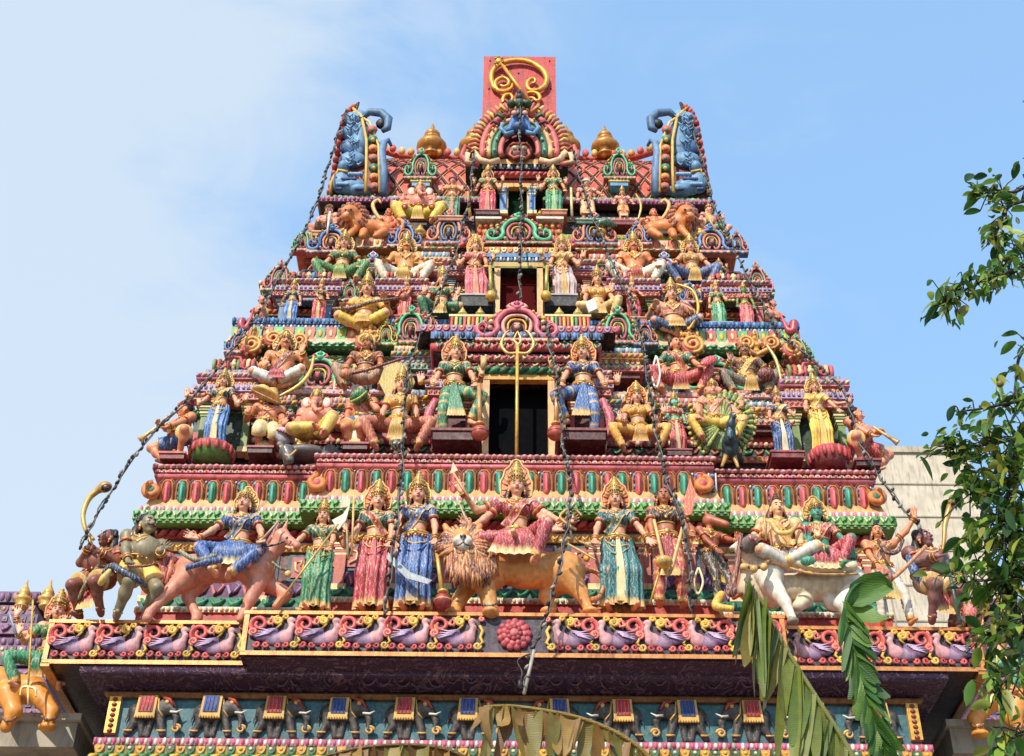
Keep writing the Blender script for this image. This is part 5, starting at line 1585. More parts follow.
def horn(sgn):
    """tall feathered gable end at one end of the vault"""
    X = lambda u: 519.5 + sgn * u
    Yh = 19.55
    L = lambda u, y, f=0: tuple(W(X(u), y, Yh - f))
    m = mpp(Yh, 150)
    q = MB()
    outl = [(189, 195), (190, 180), (186, 162), (181, 140), (178, 120), (172, 110), (166, 108), (158, 116), (150, 128), (140, 142), (133, 165), (132, 195)]
    pts = [(L(u, y)[0], L(u, y)[2]) for u, y in outl]
    A_ = sum(pts[i][0] * pts[(i + 1) % len(pts)][1] - pts[(i + 1) % len(pts)][0] * pts[i][1] for i in range(len(pts)))
    if A_ < 0: pts = pts[::-1]
    q.prism(pts, Yh, Yh + 1.9, c(150, 66, 60))
    base = TB('gable_end', q)
    q = MB()
    for (u, y, ru, ry) in ((166, 120, 10, 9), (167, 133, 12, 9), (165, 147, 13, 10), (167, 160, 12, 9), (160, 140, 8, 24), (160, 118, 7, 9)):
        q.ell(L(u, y, .05), (ru * m * 1.15, .14, ry * m * 1.1), [c(128, 170, 202), c(96, 144, 184)][y % 2], None, 12, 8)
    for (u, y, ru, ry) in ((178, 182, 11, 14), (168, 187, 14, 9), (160, 191, 12, 6), (176, 168, 6, 7)):
        q.ell(L(u, y, .12), (ru * m, .16, ry * m), c(126, 170, 200), None, 12, 8)
    for i in range(26):
        u, y = 158 + (i * 7) % 26, 174 + (i * 5) % 20
        q.ell(L(u, y, .26), (2.2 * m, .04, 2.0 * m), [c(150, 190, 220), c(54, 96, 150)][i % 2], None, 6, 4)
    rg = random.Random(4)
    for i in range(26):
        t = rg.random() ; y = 112 + 56 * t; u = 167 + rg.gauss(0, 3.2) - (3 if t < .15 else 0)
        q.tube([L(u - 3, y - 1, .19), L(u, y + 2, .235), L(u + 3, y - 1, .19)], np.array([.5, 1.0, .5]) * m, [c(176, 206, 226), c(70, 116, 164), c(140, 184, 212)][i % 3], 5)
    TB('blue_feathers', q, None, base)
    q = MB()
    ou = [(190, 193), (186, 178), (184, 160), (180, 140), (177, 124), (172, 113), (166, 108)]
    for i in range(16):
        t = i / 15 * (len(ou) - 1); j = min(int(t), len(ou) - 2); u = ou[j][0] + (ou[j + 1][0] - ou[j][0]) * (t - j); y = ou[j][1] + (ou[j + 1][1] - ou[j][1]) * (t - j)
        q.ell(L(u, y, .06), (3.2 * m, .1, 3.6 * m), [c(196, 62, 54), c(222, 100, 70)][i % 2], None, 7, 5)
    TB('red_rim', q, None, base)
    q = MB()
    q.tube([L(*p) for p in ((172, 172, .28), (181, 170, .25), (188, 182, .2), (189, 194, .15))], 1.7 * m, c(236, 186, 80), 6)
    q.tube([L(*p) for p in ((167, 108, .1), (158, 116, .2), (153, 140, .24), (153, 165, .26), (154, 192, .26))], 1.6 * m, c(236, 196, 90), 6)
    q.tube([L(*p) for p in ((166, 112, .12), (150, 122, .2), (141, 145, .22), (140, 192, .24))], 1.4 * m, c(240, 206, 120), 6)
    for i in range(7):
        q.ell(L(147 - .3 * i, 130 + 9.5 * i, .2), (5.2 * m, .09, 5 * m), [c(226, 120, 96), c(72, 160, 130), c(232, 170, 80)][i % 3], None, 8, 6)
        q.ell(L(147 - .3 * i, 130 + 9.5 * i, .28), (2.2 * m, .04, 2.2 * m), [c(60, 140, 120), c(236, 190, 90), c(196, 70, 70)][i % 3], None, 7, 5)
    TB('jewelled_band', q, None, base)
    q = MB()
    q.tube([L(*p) for p in ((136, 194, .2), (136, 170, .2), (138, 152, .18), (136, 143, .14), (131, 140, .1), (128, 146, .05))], np.array([4, 4, 4.2, 3.6, 2.6, 1.5]) * m, c(120, 156, 190), 8)
    q.tube([L(*p) for p in ((158, 118, .1), (150, 112, .15), (138, 113, .15), (131, 119, .15), (132, 128, .15), (137, 131, .15))], np.array([2.5, 4, 4.6, 4.6, 4, 2.5]) * m, c(100, 140, 174), 9)
    q.ell(L(138, 124, .1), (6 * m, .1, 6 * m), c(14, 18, 30), None, 9, 6)
    q.tube([L(*p) for p in ((166, 108, .05), (161, 103, .05), (164, 112, .1))], 1.6 * m, c(120, 80, 60), 5)
    TB('blue_curl', q, None, base)
horn(-1); horn(1)

# ---- great gable arch in front of the vault
YA = 19.35
def PA(px, py, f=0.0): return tuple(W(px, py, YA - f))
mA = mpp(YA, 140)
q = MB()
cx, cy = 519.5, 150
def arc(r, a0, a1, n, f, sy=1.0): return [PA(cx + r * math.cos(t), cy - r * sy * math.sin(t), f) for t in np.linspace(a0, a1, n)]
P_ = [(p[0], p[2]) for p in arc(46, -.25, PI + .25, 26, 0, .95)]
q.prism(P_, YA, YA + .35, c(150, 70, 64))
gab = TB('great_gable', q)
q = MB()
for i in range(35):
    t = -.1 + (PI + .2) * i / 34
    a = PA(cx + 39 * math.cos(t), cy - 39 * math.sin(t), .1); b = PA(cx + 50 * math.cos(t), cy - 49 * math.sin(t), .05)
    q.tube([a, tuple((np.array(a) + np.array(b)) / 2 + (0, -.05, 0)), b], np.array([1.0, 2.1, 1.5]) * mA, [c(236, 200, 120), c(224, 160, 90), c(214, 120, 100)][i % 3], 7)
    q.ell(b, 1.6 * mA, [c(240, 214, 140), c(214, 110, 90)][i % 2], None, 7, 5)
TB('flame_petals', q, None, gab)
q = MB()
q.tube(arc(37, -.2, PI + .2, 24, .14), 3.4 * mA, c(222, 120, 120), 7); q.tube(arc(31, -.2, PI + .2, 24, .18), 2.8 * mA, c(240, 196, 150), 7)
q.tube(arc(25, -.25, PI + .25, 22, .2), 3.2 * mA, c(70, 150, 120), 7); q.tube(arc(19, -.3, PI + .3, 20, .22), 2.8 * mA, c(226, 130, 120), 7)
for i in range(15):
    t = PI * i / 14; q.ell(PA(cx + 34 * math.cos(t), cy - 34 * math.sin(t), .26), 1.6 * mA, YEL, None, 6, 4)
    if i % 2 == 0: q.ell(PA(cx + 25 * math.cos(t), cy - 25 * math.sin(t), .28), 1.9 * mA, c(150, 210, 180), None, 6, 4)
for k in (-1, 1):
    q.tube([PA(cx + k * p[0], cy + p[1], .2) for p in ((20, 10), (30, 13), (40, 10), (46, 2), (52, 4), (53, 12), (46, 13))], np.array([3, 3.5, 3.5, 3.2, 3, 2.6, 1.8]) * mA, c(236, 206, 170), 7)
    q.tube([PA(cx + k * p[0], cy + p[1], .16) for p in ((40, 14), (52, 14), (58, 6), (54, -4), (48, 0))], np.array([2.6, 3, 3, 2.4, 1.6]) * mA, c(222, 110, 110), 7)
TB('arch_rings', q, None, gab)
q = MB()
q.ell(PA(cx, cy + 2, .16), (14 * mA, .12, 13 * mA), c(130, 60, 50), None, 12, 8)
for k in (-1, 1):
    q.ell(PA(cx + k * 5, cy - 2, .27), (2.6 * mA, .05, 2.4 * mA), CREAM, None, 7, 5); q.tube([PA(cx + k * 2, cy - 6, .27), PA(cx + k * 6, cy - 7, .28), PA(cx + k * 10, cy - 4, .25)], 1.2 * mA, c(200, 90, 60), 5)
    q.tube([PA(cx + k * p[0], cy + p[1], .26) for p in ((0, 6), (6, 8), (10, 4), (8, 0))], 1.4 * mA, c(220, 130, 100), 5)
q.ell(PA(cx, cy + 2, .28), (2.4 * mA, .06, 3 * mA), c(220, 130, 100), None, 7, 5)
TB('carved_face', q, None, gab)
# crest figure of the gable: blue and green masked head with tusks
q = MB()
q.tube([PA(cx + p[0], cy + p[1], .28) for p in ((-16, -18), (-9, -20), (-5, -30), (0, -38), (5, -30), (9, -20), (16, -18))], np.array([3, 4, 4.5, 5, 4.5, 4, 3]) * mA, c(84, 134, 184), 8)
q.ell(PA(cx, cy - 22, .3), (10 * mA, .14, 6 * mA), c(70, 118, 170), None, 10, 7)
q.ell(PA(cx, cy - 36, .32), (6 * mA, .1, 6 * mA), c(40, 60, 96), None, 9, 6)
for k in (-1, 1):
    q.tube([PA(cx + k * p[0], cy + p[1], .34) for p in ((6, -18), (14, -16), (19, -22), (16, -27))], np.array([2.4, 2.4, 2, 1.4]) * mA, c(120, 170, 206), 7)
    q.ell(PA(cx + k * 5.5, cy - 37, .42), (3 * mA, .05, 3 * mA), c(232, 180, 160), None, 8, 5)
    q.ell(PA(cx + k * 8, cy - 46, .34), (5 * mA, .1, 4 * mA), c(40, 100, 64), None, 8, 6)
    for i in range(4): q.tube([PA(cx + k * (8 + 4 * i), cy - 44 + 6 * i, .3), PA(cx + k * (14 + 4 * i), cy - 50 + 7 * i, .3), PA(cx + k * (17 + 4 * i), cy - 47 + 7 * i, .3)], np.array([2.2, 2, 1]) * mA, [c(170, 70, 60), c(230, 160, 90), c(60, 120, 90), c(150, 60, 80)][i], 6)
q.ell(PA(cx, cy - 47, .36), (5 * mA, .1, 5 * mA), c(46, 110, 74), None, 9, 6); q.ell(PA(cx, cy - 53, .34), (4 * mA, .08, 4.5 * mA), c(60, 50, 70), None, 8, 6); q.ell(PA(cx, cy - 58, .34), (2 * mA, .06, 3 * mA), c(110, 96, 110), None, 7, 5)
TB('crest', q, None, gab)

# ---- the red sign with its gold emblem
YS = 20.75
sg = thing('emblem_sign', 'red square board with a gold curling emblem and spear, standing above the tower ridge', 'sign', tuple(W(519.5, 150, YS)))
so = np.array(sg.location)
xl, xr = xz(483, 90, YS), xz(556, 90, YS); ztp, zbt = zc(56.5, YS), zc(140, YS)
q = MB(); q.box(((xl + xr) / 2, YS + .05, (ztp + zbt) / 2), (xr - xl, .10, ztp - zbt), c(206, 70, 64)); q.build('board', M_PAINT, sg, off=so)
q = MB()
for (u, v) in ((190, 195), (752, 197), (458, 313), (178, 460), (765, 458)): q.ell(W(470 + u / 9.45, 40 + v / 9.45, YS - .01), (.02, .02, .02), DBROWN, None, 7, 5)
q.build('bolts', M_CABLE, sg, off=so)
O = lambda u, v, f=.10: W(470 + u / 9.45, 40 + v / 9.45, YS - f)
mS = mpp(YS, 90) / 9.45
q = MB()
q.tube(smooth([O(*p) for p in ((285, 425), (320, 440), (358, 425), (365, 385), (310, 355), (250, 385), (240, 440), (275, 482), (340, 484), (392, 450), (400, 410))]), np.array([10, 16, 17, 17, 18, 20, 22, 22, 20, 16, 10]) * mS, c(240, 184, 50), 9)
q.tube(smooth([O(*p) for p in ((290, 482), (235, 455), (205, 390), (208, 310), (258, 245), (335, 208), (430, 193), (520, 198), (610, 230), (690, 290), (725, 360), (710, 430), (650, 472), (580, 480), (545, 450), (542, 405), (575, 370), (612, 372), (612, 402), (585, 408))]), np.array([14, 22, 24, 24, 25, 25, 25, 25, 26, 27, 27, 26, 24, 24, 22, 20, 18, 16, 14, 9]) * mS, c(240, 184, 50), 9)
q.tube(smooth([O(*p) for p in ((370, 640), (330, 620), (310, 570), (330, 525), (378, 515), (402, 545), (385, 580))]), np.array([10, 16, 18, 18, 16, 14, 9]) * mS, c(240, 184, 50), 9)
q.tube(smooth([O(*p) for p in ((540, 500), (600, 495), (650, 520), (660, 560), (625, 575), (600, 550), (560, 545))]), np.array([12, 18, 20, 18, 16, 14, 10]) * mS, c(240, 184, 50), 9)
q.build('emblem', M_GOLD, sg, off=so)
q = MB()
q.tube([O(275, 195, .16), O(555, 575, .16)], 17 * mS, c(236, 178, 46), 8)
q.ell(O(272, 196, .17), (38 * mS, .05, 40 * mS), c(232, 180, 60), None, 10, 7)
for (u, v) in ((245, 175), (270, 160), (300, 172), (310, 210), (280, 235), (240, 220)): q.ell(O(u, v, .2), 15 * mS, c(200, 150, 50), None, 7, 5)
q.build('spear_emblem', M_GOLD, sg, off=so)
q = MB()
for k in (-.35, .35): q.box(((xl + xr) / 2 + k, YS + .17, zbt - .6), (.08, .1, 2.2), c(110, 110, 110))
q.build('post', M_STONE, sg, off=so)

# ================================================================== scattered scroll-work, shrines and medallions
for a in ((319, 388, 354, 66, 17.72, PAL_G), (717, 392, 358, 66, 17.72, PAL_G), (411, 342, 308, 46, 17.95, PAL_G), (618, 342, 308, 46, 17.95, PAL_G), (372, 285, 254, 44, 18.75, PAL_L), (665, 285, 254, 44, 18.75, PAL_L),
          (405, 246, 222, 34, 18.9, PAL_B), (332, 252, 226, 48, 18.85, PAL_B), (449, 243, 212, 44, 18.95, PAL_O), (594, 244, 214, 44, 18.95, PAL_O), (711, 252, 226, 48, 18.85, PAL_B), (280, 290, 262, 30, 18.42, PAL_P), (757, 294, 264, 30, 18.42, PAL_P), (638, 244, 222, 26, 18.9, PAL_B),
          (405, 406, 384, 30, 17.65, PAL_P), (655, 404, 380, 30, 17.65, PAL_Y), (340, 416, 398, 24, 17.6, PAL_Y), (748, 420, 400, 24, 17.6, PAL_P), (425, 330, 312, 26, 18.0, PAL_O), (386, 344, 322, 24, 17.9, PAL_Y), (645, 344, 322, 24, 17.9, PAL_O),
          (240, 352, 330, 28, 17.95, PAL_B), (797, 360, 336, 30, 17.95, PAL_G), (303, 250, 230, 20, 18.88, PAL_G), (737, 252, 232, 20, 18.88, PAL_O), (262, 336, 318, 20, 18.1, PAL_O), (776, 342, 322, 20, 18.1, PAL_G), (308, 300, 282, 24, 18.45, PAL_O), (722, 300, 282, 24, 18.45, PAL_Y), (350, 300, 282, 22, 18.5, PAL_G), (690, 302, 284, 22, 18.5, PAL_B)):
    scroll_ornament(*a)
for a in ((252, 348, 11, 17.85), (366, 345, 11, 17.85), (692, 348, 12, 17.85), (792, 352, 11, 17.85), (274, 342, 10, 18.0), (300, 344, 9, 17.95), (745, 346, 9, 17.95), (770, 346, 9, 17.95)):
    medallion(*a)
pavilion(194, 246, 452, 404, 352, 17.50, 0); pavilion(796, 852, 462, 412, 358, 17.50, 0)
pavilion(276, 330, 324, 300, 268, 18.50, 2); pavilion(712, 766, 328, 302, 270, 18.50, 1)
pavilion(432, 470, 450, 400, 352, 17.45, 1); pavilion(570, 606, 450, 400, 352, 17.45, 1)
pavilion(448, 480, 308, 280, 250, 18.5, 2); pavilion(556, 590, 308, 280, 250, 18.5, 1)
pavilion(380, 420, 322, 300, 268, 18.5, 1); pavilion(615, 655, 322, 300, 268, 18.5, 0)
PALS = [(c(220, 140, 130), c(130, 190, 150), c(236, 196, 140), c(150, 176, 200)), (c(130, 190, 170), c(226, 160, 150), c(190, 160, 190), c(236, 206, 140)), (c(196, 120, 140), c(236, 206, 150), c(120, 176, 150), c(220, 150, 130))]
def rowsA(y):
    p = PALS[int(y) % 3]
    return [(y, y - 7, .0, c(110, 56, 56), None), (y - 7, y - 13, .06, p[0], ('leaves', .09, CREAM, p[1])), (y - 13, y - 19, .02, p[1], ('petals', .08, p[2], p[0], True)), (y - 19, y - 25, .08, p[2], ('rope', .08, p[0], YEL)), (y - 25, y - 30, .04, p[3], ('beads', .06, WHITE, p[3]))]
for (a, b, y, Y) in ((250, 290, 425, 17.55), (330, 372, 428, 17.55), (415, 436, 420, 17.5), (604, 640, 424, 17.5), (660, 700, 428, 17.55), (750, 792, 432, 17.55), (395, 440, 376, 17.9), (600, 640, 378, 17.9), (418, 446, 282, 18.7), (592, 618, 284, 18.7)):
    block_stack(a, b, rowsA(y), Y)
for px, y0, y1, Y in ((468, 442, 424, 17.0), (300, 452, 436, 17.6), (403, 312, 296, 18.6), (345, 236, 224, 18.9), (420, 236, 224, 18.9), (700, 240, 226, 18.9), (600, 236, 224, 18.9), (497, 217, 210, 19.2), (540, 217, 210, 19.2), (268, 300, 288, 18.6), (750, 304, 290, 18.6)):
    pot(px, y0, y1, Y, c(232, 190, 96), c(200, 110, 80))
# low trident standing before the second-storey door
tr = thing('trident', 'tall golden trident standing upright before the dark central door', 'trident', tuple(W(517, 455, 16.85)))
q = MB(); L = lambda x, y: W(x, y, 16.85)
q.tube([L(516.5, 458), L(517.5, 345)], .026, c(236, 196, 96), 8)
q.build('shaft', M_GOLD, tr, off=np.array(tr.location))
q = MB()
for k in (-1, 1): q.tube(smooth([L(517.5, 353), L(517.5 + 10 * k, 353), L(517.5 + 16 * k, 345), L(517.5 + 13 * k, 335), L(517.5 + 8 * k, 330)]), np.array([2, 2, 2, 1.6, .6]) * .0125, c(240, 206, 120), 7)
q.tube(smooth([L(517.5, 356), L(517.5, 345), L(514, 340), L(517.5, 331)]), np.array([2, 2, 1.5, .5]) * .0125, c(240, 206, 120), 7)
q.tube(smooth([L(517.5, 345), L(521, 340), L(517.5, 331)]), np.array([1.5, 1.5, .5]) * .0125, c(240, 206, 120), 7)
q.build('prongs', M_GOLD, tr, off=np.array(tr.location))
# ------------------------------------------------------------------ front row on the swan cornice
F1 = 'painted statues along the swan cornice'
G2 = 'painted statues of the second storey'; G3 = 'painted statues of the third storey'; G4 = 'painted statues of the fourth storey'
YF = 16.05
HALO_O = (.20, .24, c(230, 120, 60), c(240, 190, 90)); HALO_G = (.19, .20, c(232, 190, 96), GOLD); HALO_S = (.17, .19, c(240, 170, 80), c(244, 206, 110))
V1 = .0125
SARI = dict(blouse=c(30, 100, 90))
# brown pot-bellied horn blower at the far left
fig('horn_blower_statue', 'brown pot-bellied dwarf statue blowing a long golden horn at the left end of the cornice', 92, 619, 529, 16.10, 'stand', False, c(150, 84, 62), belly=.15, girth=1.2, hs=1.25, crown='hair', pz=.62, short=True, ankles=[(-.17, .05, .06), (.15, .05, .06)],
    legs='short', legcol=c(150, 96, 78), fold=c(196, 50, 50), turn=-.3, head=(-.5, -.2), arms=[(-1, 88, 548, .30, 'fist'), (1, 100, 552, .35, 'fist')], vox=V1, group=F1,
    items=[('t', 'horn', [(94, 540, .28), (86, 530, .3), (83, 515, .3), (88, 500, .3), (97, 491, .32), (106, 486, .34)], [1.6, 2.2, 2.6, 3.0, 3.6, 6.5], GOLD), ('b', 'horn', (105, 487, .36), (7.5, 5, 6.5), c(206, 160, 80)), ('b', 'horn', (106, 487.5, .41), (5.5, 3, 4.5), DBROWN),
           ('t', 'shoulder_cloth', [(104, 560, .2), (88, 580, .28), (78, 600, .2)], [2, 2.4, 1.6], c(140, 120, 80))])
fig('ogre_statue', 'grey-green moustached ogre statue in yellow loincloth reaching out a hand behind the pink horse', 129, 623, 514, 16.03, 'stand', False, c(152, 138, 106), belly=.15, girth=1.2, hs=1.25, crown='hair', must=True, short=True, pz=.74,
    legs='short', legcol=c(236, 196, 80), fold=None, turn=.55, head=(.2, -.1), arms=[(-1, 128, 566, .45, 'fist'), (1, 160, 551, .25, (.6, .2, .8))], vox=V1, group=F1, ankles=[(-.16, .0, .07), (.17, .0, .07)],
    items=[('t', 'waist_cord', [(104, 574, .25), (112, 566, .36), (124, 572, .42), (138, 580, .38), (146, 586, .2)], [3, 3.6, 3.8, 3.4, 2.4], c(54, 76, 110)), ('t', 'knotted_cloth', [(110, 570, .4), (104, 578, .42), (100, 584, .36)], [2, 4, 3], c(232, 200, 110)),
           ('t', 'club', [(128, 566, .5), (146, 566, .48), (158, 562, .42)], [1.2, 1.4, 1.2], c(150, 60, 50))])
# pink horse
PH = c(222, 150, 122)
beast('horse_statue', 'pink prancing horse statue with red tail on the left part of the cornice', 215, 620, 16.15, [
    ('e', (196, 570, .1), (22, 20, 15)), ('e', (222, 568, .1), (28, 18, 15)), ('e', (256, 572, .12), (19, 21, 16)), ('c', (262, 564, .14), (280, 543, .2), 11, 7), ('c', (279, 545, .2), (283, 536, .22), 8, 7.5),
    ('c', (281, 536, .25), (297, 546, .30), 7, 4.5), ('c', (284, 530, .25), (288, 519, .27), 2.6, 1, None, .02), ('c', (278, 530, .18), (277, 519, .16), 2.6, 1, None, .02),
    ('c', (186, 578, .16), (170, 592, .2), 13, 7), ('c', (170, 592, .2), (150, 612, .22), 6.5, 4), ('c', (150, 612, .22), (147, 618, .25), 4.4, 5), ('c', (202, 580, .0), (188, 597, .0), 10, 6), ('c', (188, 597, .0), (198, 618, .02), 5.6, 4.2), ('c', (198, 616, .02), (196, 620, .05), 4.4, 5),
    ('c', (258, 582, .18), (250, 600, .2), 10, 6), ('c', (250, 600, .2), (240, 619, .2), 5.5, 4), ('c', (268, 584, .0), (286, 594, .05), 9, 6), ('c', (286, 594, .05), (276, 606, .05), 5.5, 4)],
    .02, PH, .05, F1, parts=[('t', 'tail', [(177, 562, .16), (169, 556, .18), (163, 562, .2), (164, 576, .2), (157, 588, .22)], [3, 4.5, 5, 4.5, 1.5], c(176, 76, 50)), ('t', 'tail', [(178, 560, .12), (172, 560, .2), (170, 572, .24), (165, 584, .22)], [2, 3, 3, 1], c(206, 110, 70)),
        ('t', 'bridle', [(272, 562, .33), (280, 568, .34), (289, 570, .33)], [1.6, 1.8, 1.6], c(120, 110, 80)), ('b', 'bridle', (288, 574, .34), (3.6, 3.6, 3.8), GOLD), ('t', 'bridle', [(256, 540, .3), (268, 546, .34), (285, 541, .36)], [1, 1.2, 1], BLACK), ('t', 'bridle', [(286, 548, .37), (291, 541, .38)], [1.2, 1.2], RED),
        ('b', 'eyes', (287, 538, .34), (1.6, 1.6, 1.6), BLACK), ('t', 'mane', [(279, 524, .22), (271, 540, .22), (258, 556, .2)], [2.5, 4, 3], c(150, 70, 50)), ('t', 'saddle_cloth', [(264, 548, .2), (258, 552, .34), (250, 560, .36)], [4, 5.5, 4], c(50, 90, 150))])
fig('goddess_statue', 'blue sari goddess statue with round crown riding side-saddle on the pink horse', 232, 592, 488, 16.05, 'sit', True, SKIN, c(44, 84, 136), c(48, 100, 164), GOLD, c(60, 116, 180), legs='long', crown='round', halo=(.17, .19, c(236, 190, 100), GOLD), head=(-.1, -.05),
    arms=[(-1, 182, 549, .35, (-.9, .2, .3)), (1, 262, 540, .3, 'fist')], pz=.56, ankles=[(-.16, .30, .10), (.0, .32, .06)], fan=2.0, vox=V1, group=F1, sash=(c(50, 100, 150), 1),
    items=[('t', 'sword', [(262, 540, .38), (280, 519, .36)], [1.4, .6], c(200, 190, 170)), ('t', 'scarf', [(180, 551, .4), (196, 560, .42), (214, 556, .36), (226, 548, .3)], [2.2, 2.8, 3, 2], c(150, 140, 110)), ('t', 'scarf', [(186, 568, .36), (206, 562, .4), (222, 560, .36)], [2.5, 3.5, 3], c(44, 90, 150))])
fig('goddess_statue', 'green sari lady statue holding a long spear slantwise beside the pink horse', 314, 612, 497, YF, 'stand', True, SKIN, c(36, 110, 90), c(54, 140, 92), GOLD, c(60, 150, 100), crown='tall', head=(-.1, 0), arms=[(-1, 289, 548, .25, 'fist'), (1, 330, 548, .25, 'fist')], aloc=[(1, .36, .1, 1.30, 'up')],
    vox=V1, group=F1, sash=(c(44, 130, 100), -1), items=[('t', 'spear', [(276, 606, .40), (338, 524, .36)], [1.1, 1.1], c(226, 180, 100)), ('p', 'spear_blade', [(332, 520, .36), (343, 514, .36), (350, 504, .36), (346, 520, .36), (338, 530, .36)], 2, c(226, 214, 190)), ('t', 'axe', [(352, 552, .3), (354, 492, .28)], [1.2, 1.2], GOLD), ('p', 'axe', [(350, 498, .3), (342, 494, .3), (340, 508, .3), (350, 506, .3)], 1.5, c(206, 190, 160))])
fig('goddess_statue', 'crimson sari goddess statue with flame-shaped halo beside the blue sari lady', 370, 612, 479, YF, 'stand', True, SKIN, c(30, 104, 96), c(184, 44, 66), GOLD, c(206, 70, 86), crown='tall', halo=HALO_O, head=(.15, 0), arms=[(-1, 346, 556, .25, 'fist'), (1, 390, 556, .3, 'fist'), (1, 398, 524, .1, 'up')],
    vox=V1, group=F1, sash=(c(176, 46, 66), -1), items=[('t', 'sword', [(348, 556, .36), (346, 510, .3)], [1.4, .8], c(190, 170, 140)), ('p', 'dagger', [(388, 552, .36), (410, 572, .36), (432, 580, .36), (428, 584, .36), (406, 578, .36), (386, 558, .36)], 1.2, c(176, 184, 190))])
fig('goddess_statue', 'blue patterned sari goddess statue leaning on a golden mace beside the lion', 412, 612, 471, YF, 'stand', True, SKIN, c(40, 84, 140), c(50, 106, 168), GOLD, c(70, 120, 180), crown='tall', head=(.05, 0), arms=[(-1, 388, 560, .25, 'down'), (1, 437, 556, .3, 'fist')], halo=HALO_S,
    vox=V1, group=F1, sash=(c(46, 96, 160), 1), items=[('t', 'mace', [(436, 545, .38), (442, 592, .42)], [2.0, 2.4], c(222, 180, 90)), ('b', 'mace', (443, 601, .42), (9, 8, 8.5), c(170, 56, 60)), ('b', 'mace', (443, 601, .42), (9.6, 8.6, 2.2), GOLD), ('b', 'mace', (443, 592, .42), (6, 6, 2.5), GOLD)])
# lion and its rider
LI = c(230, 164, 88)
mane = []
rg = random.Random(3)
MC = [c(196, 118, 56), c(160, 86, 42), c(226, 172, 96), c(134, 68, 36), c(210, 138, 70)]
for i in range(150):         # locks round the face
    a = -.55 + rg.random() * (PI + 1.1); r = 15 + rg.random() * 8
    ca, sa = math.cos(a), math.sin(a)
    mane.append(('t', 'mane', [(464 + 10 * ca, 544 - 10 * sa, .54), (464 + r * ca * 1.05, 545 - r * sa * .9, .52), (464 + (r + 6) * ca * 1.1, 550 - (r + 2) * sa * .8, .40)], [1.5, 1.9, .4], MC[i % 5]))
for i in range(170):         # long locks falling over the chest
    x = 446 + rg.random() * 50; y = 548 + rg.random() * 24 - abs(x - 468) * .3
    f_ = .60 - abs(x - 466) * .006; s_ = rg.gauss(0, 2) + (x - 466) * .10
    mane.append(('t', 'mane', [(x - s_ * .5, y - 8, f_ - .04), (x, y + 3, f_ + .01), (x + s_ * .4, y + 12, f_ + .0), (x + s_, y + 21, f_ - .10)], [1.3, 1.7, 1.4, .3], MC[i % 5]))
WM = c(226, 214, 200)
beast('lion_statue', 'golden-brown lion statue with shaggy mane striding at the centre of the cornice', 520, 614, 16.10, [
    ('e', (488, 566, .15), (24, 22, 28)), ('e', (530, 570, .1), (36, 20, 20)), ('e', (562, 572, .1), (24, 22, 22)), ('c', (480, 560, .2), (466, 550, .3), 20, 17), ('e', (462, 542, .42), (14, 13, 14)),
    ('c', (461, 536, .5), (463, 537, .60), 8, 6), ('e', (457.5, 541, .62), (5, 5, 4.6), WM), ('e', (468, 541, .62), (5, 5, 4.6), WM), ('e', (463, 547, .60), (5.5, 5.5, 4.5), WM), ('e', (453, 548, .5), (5, 5, 4.5)), ('e', (472, 548, .5), (5, 5, 4.5)),
    ('c', (448, 531, .38), (445, 526, .38), 4, 3, None, .02), ('c', (477, 531, .38), (480, 526, .38), 4, 3, None, .02),
    ('c', (484, 582, .26), (489, 600, .28), 12, 7.5), ('c', (489, 600, .28), (492, 612, .32), 7, 6.5), ('e', (490, 612, .38), (8, 9, 4.5)), ('c', (470, 584, .12), (459, 600, .16), 10, 7), ('c', (459, 600, .16), (455, 611, .2), 6.6, 6), ('e', (453, 612, .26), (8, 8, 4.5)),
    ('c', (568, 578, .16), (580, 592, .18), 15, 8), ('c', (580, 592, .18), (588, 608, .2), 7, 5), ('e', (590, 611, .26), (8, 7, 4)), ('c', (556, 584, .0), (546, 596, .0), 12, 7), ('c', (546, 596, .0), (552, 608, .0), 6.5, 5), ('e', (548, 611, .05), (8, 7, 4))],
    .018, LI, .05, F1, parts=mane + [('b', 'eyes', (454.5, 534, .53), (2.0, 1.4, 1.3), c(240, 214, 140)), ('b', 'eyes', (469, 533, .53), (2.0, 1.4, 1.3), c(240, 214, 140)), ('b', 'eyes', (455, 534, .56), .9, BLACK), ('b', 'eyes', (468.6, 533, .56), .9, BLACK), ('t', 'eyebrows', [(449, 532, .46), (454, 530.5, .53), (459, 533, .54)], [.7, 1.5, .9], c(120, 58, 26)), ('t', 'eyebrows', [(475, 531, .46), (470, 529.5, .53), (465, 532, .54)], [.7, 1.5, .9], c(120, 58, 26)),
        ('b', 'nose', (463, 536, .69), (3.4, 2.2, 2.0), c(96, 50, 44)), ('t', 'mouth', [(463, 537, .70), (463, 542, .71)], [.6, .6], c(60, 30, 26)), ('t', 'mouth', [(454, 545, .66), (459, 545, .69), (463, 542.5, .71), (467, 545, .69), (472, 545, .66)], [.5, .9, .7, .9, .5], c(70, 26, 24)),
        ('t', 'tail', [(584, 570, .1), (596, 572, .12), (604, 582, .15), (600, 596, .2), (592, 600, .25)], [3, 2.6, 2.4, 2.4, 3.4], c(206, 124, 56)), ('t', 'anklet', [(482, 604, .42), (490, 606, .46), (498, 603, .40)], [1.2, 1.4, 1.2], c(80, 90, 90))])
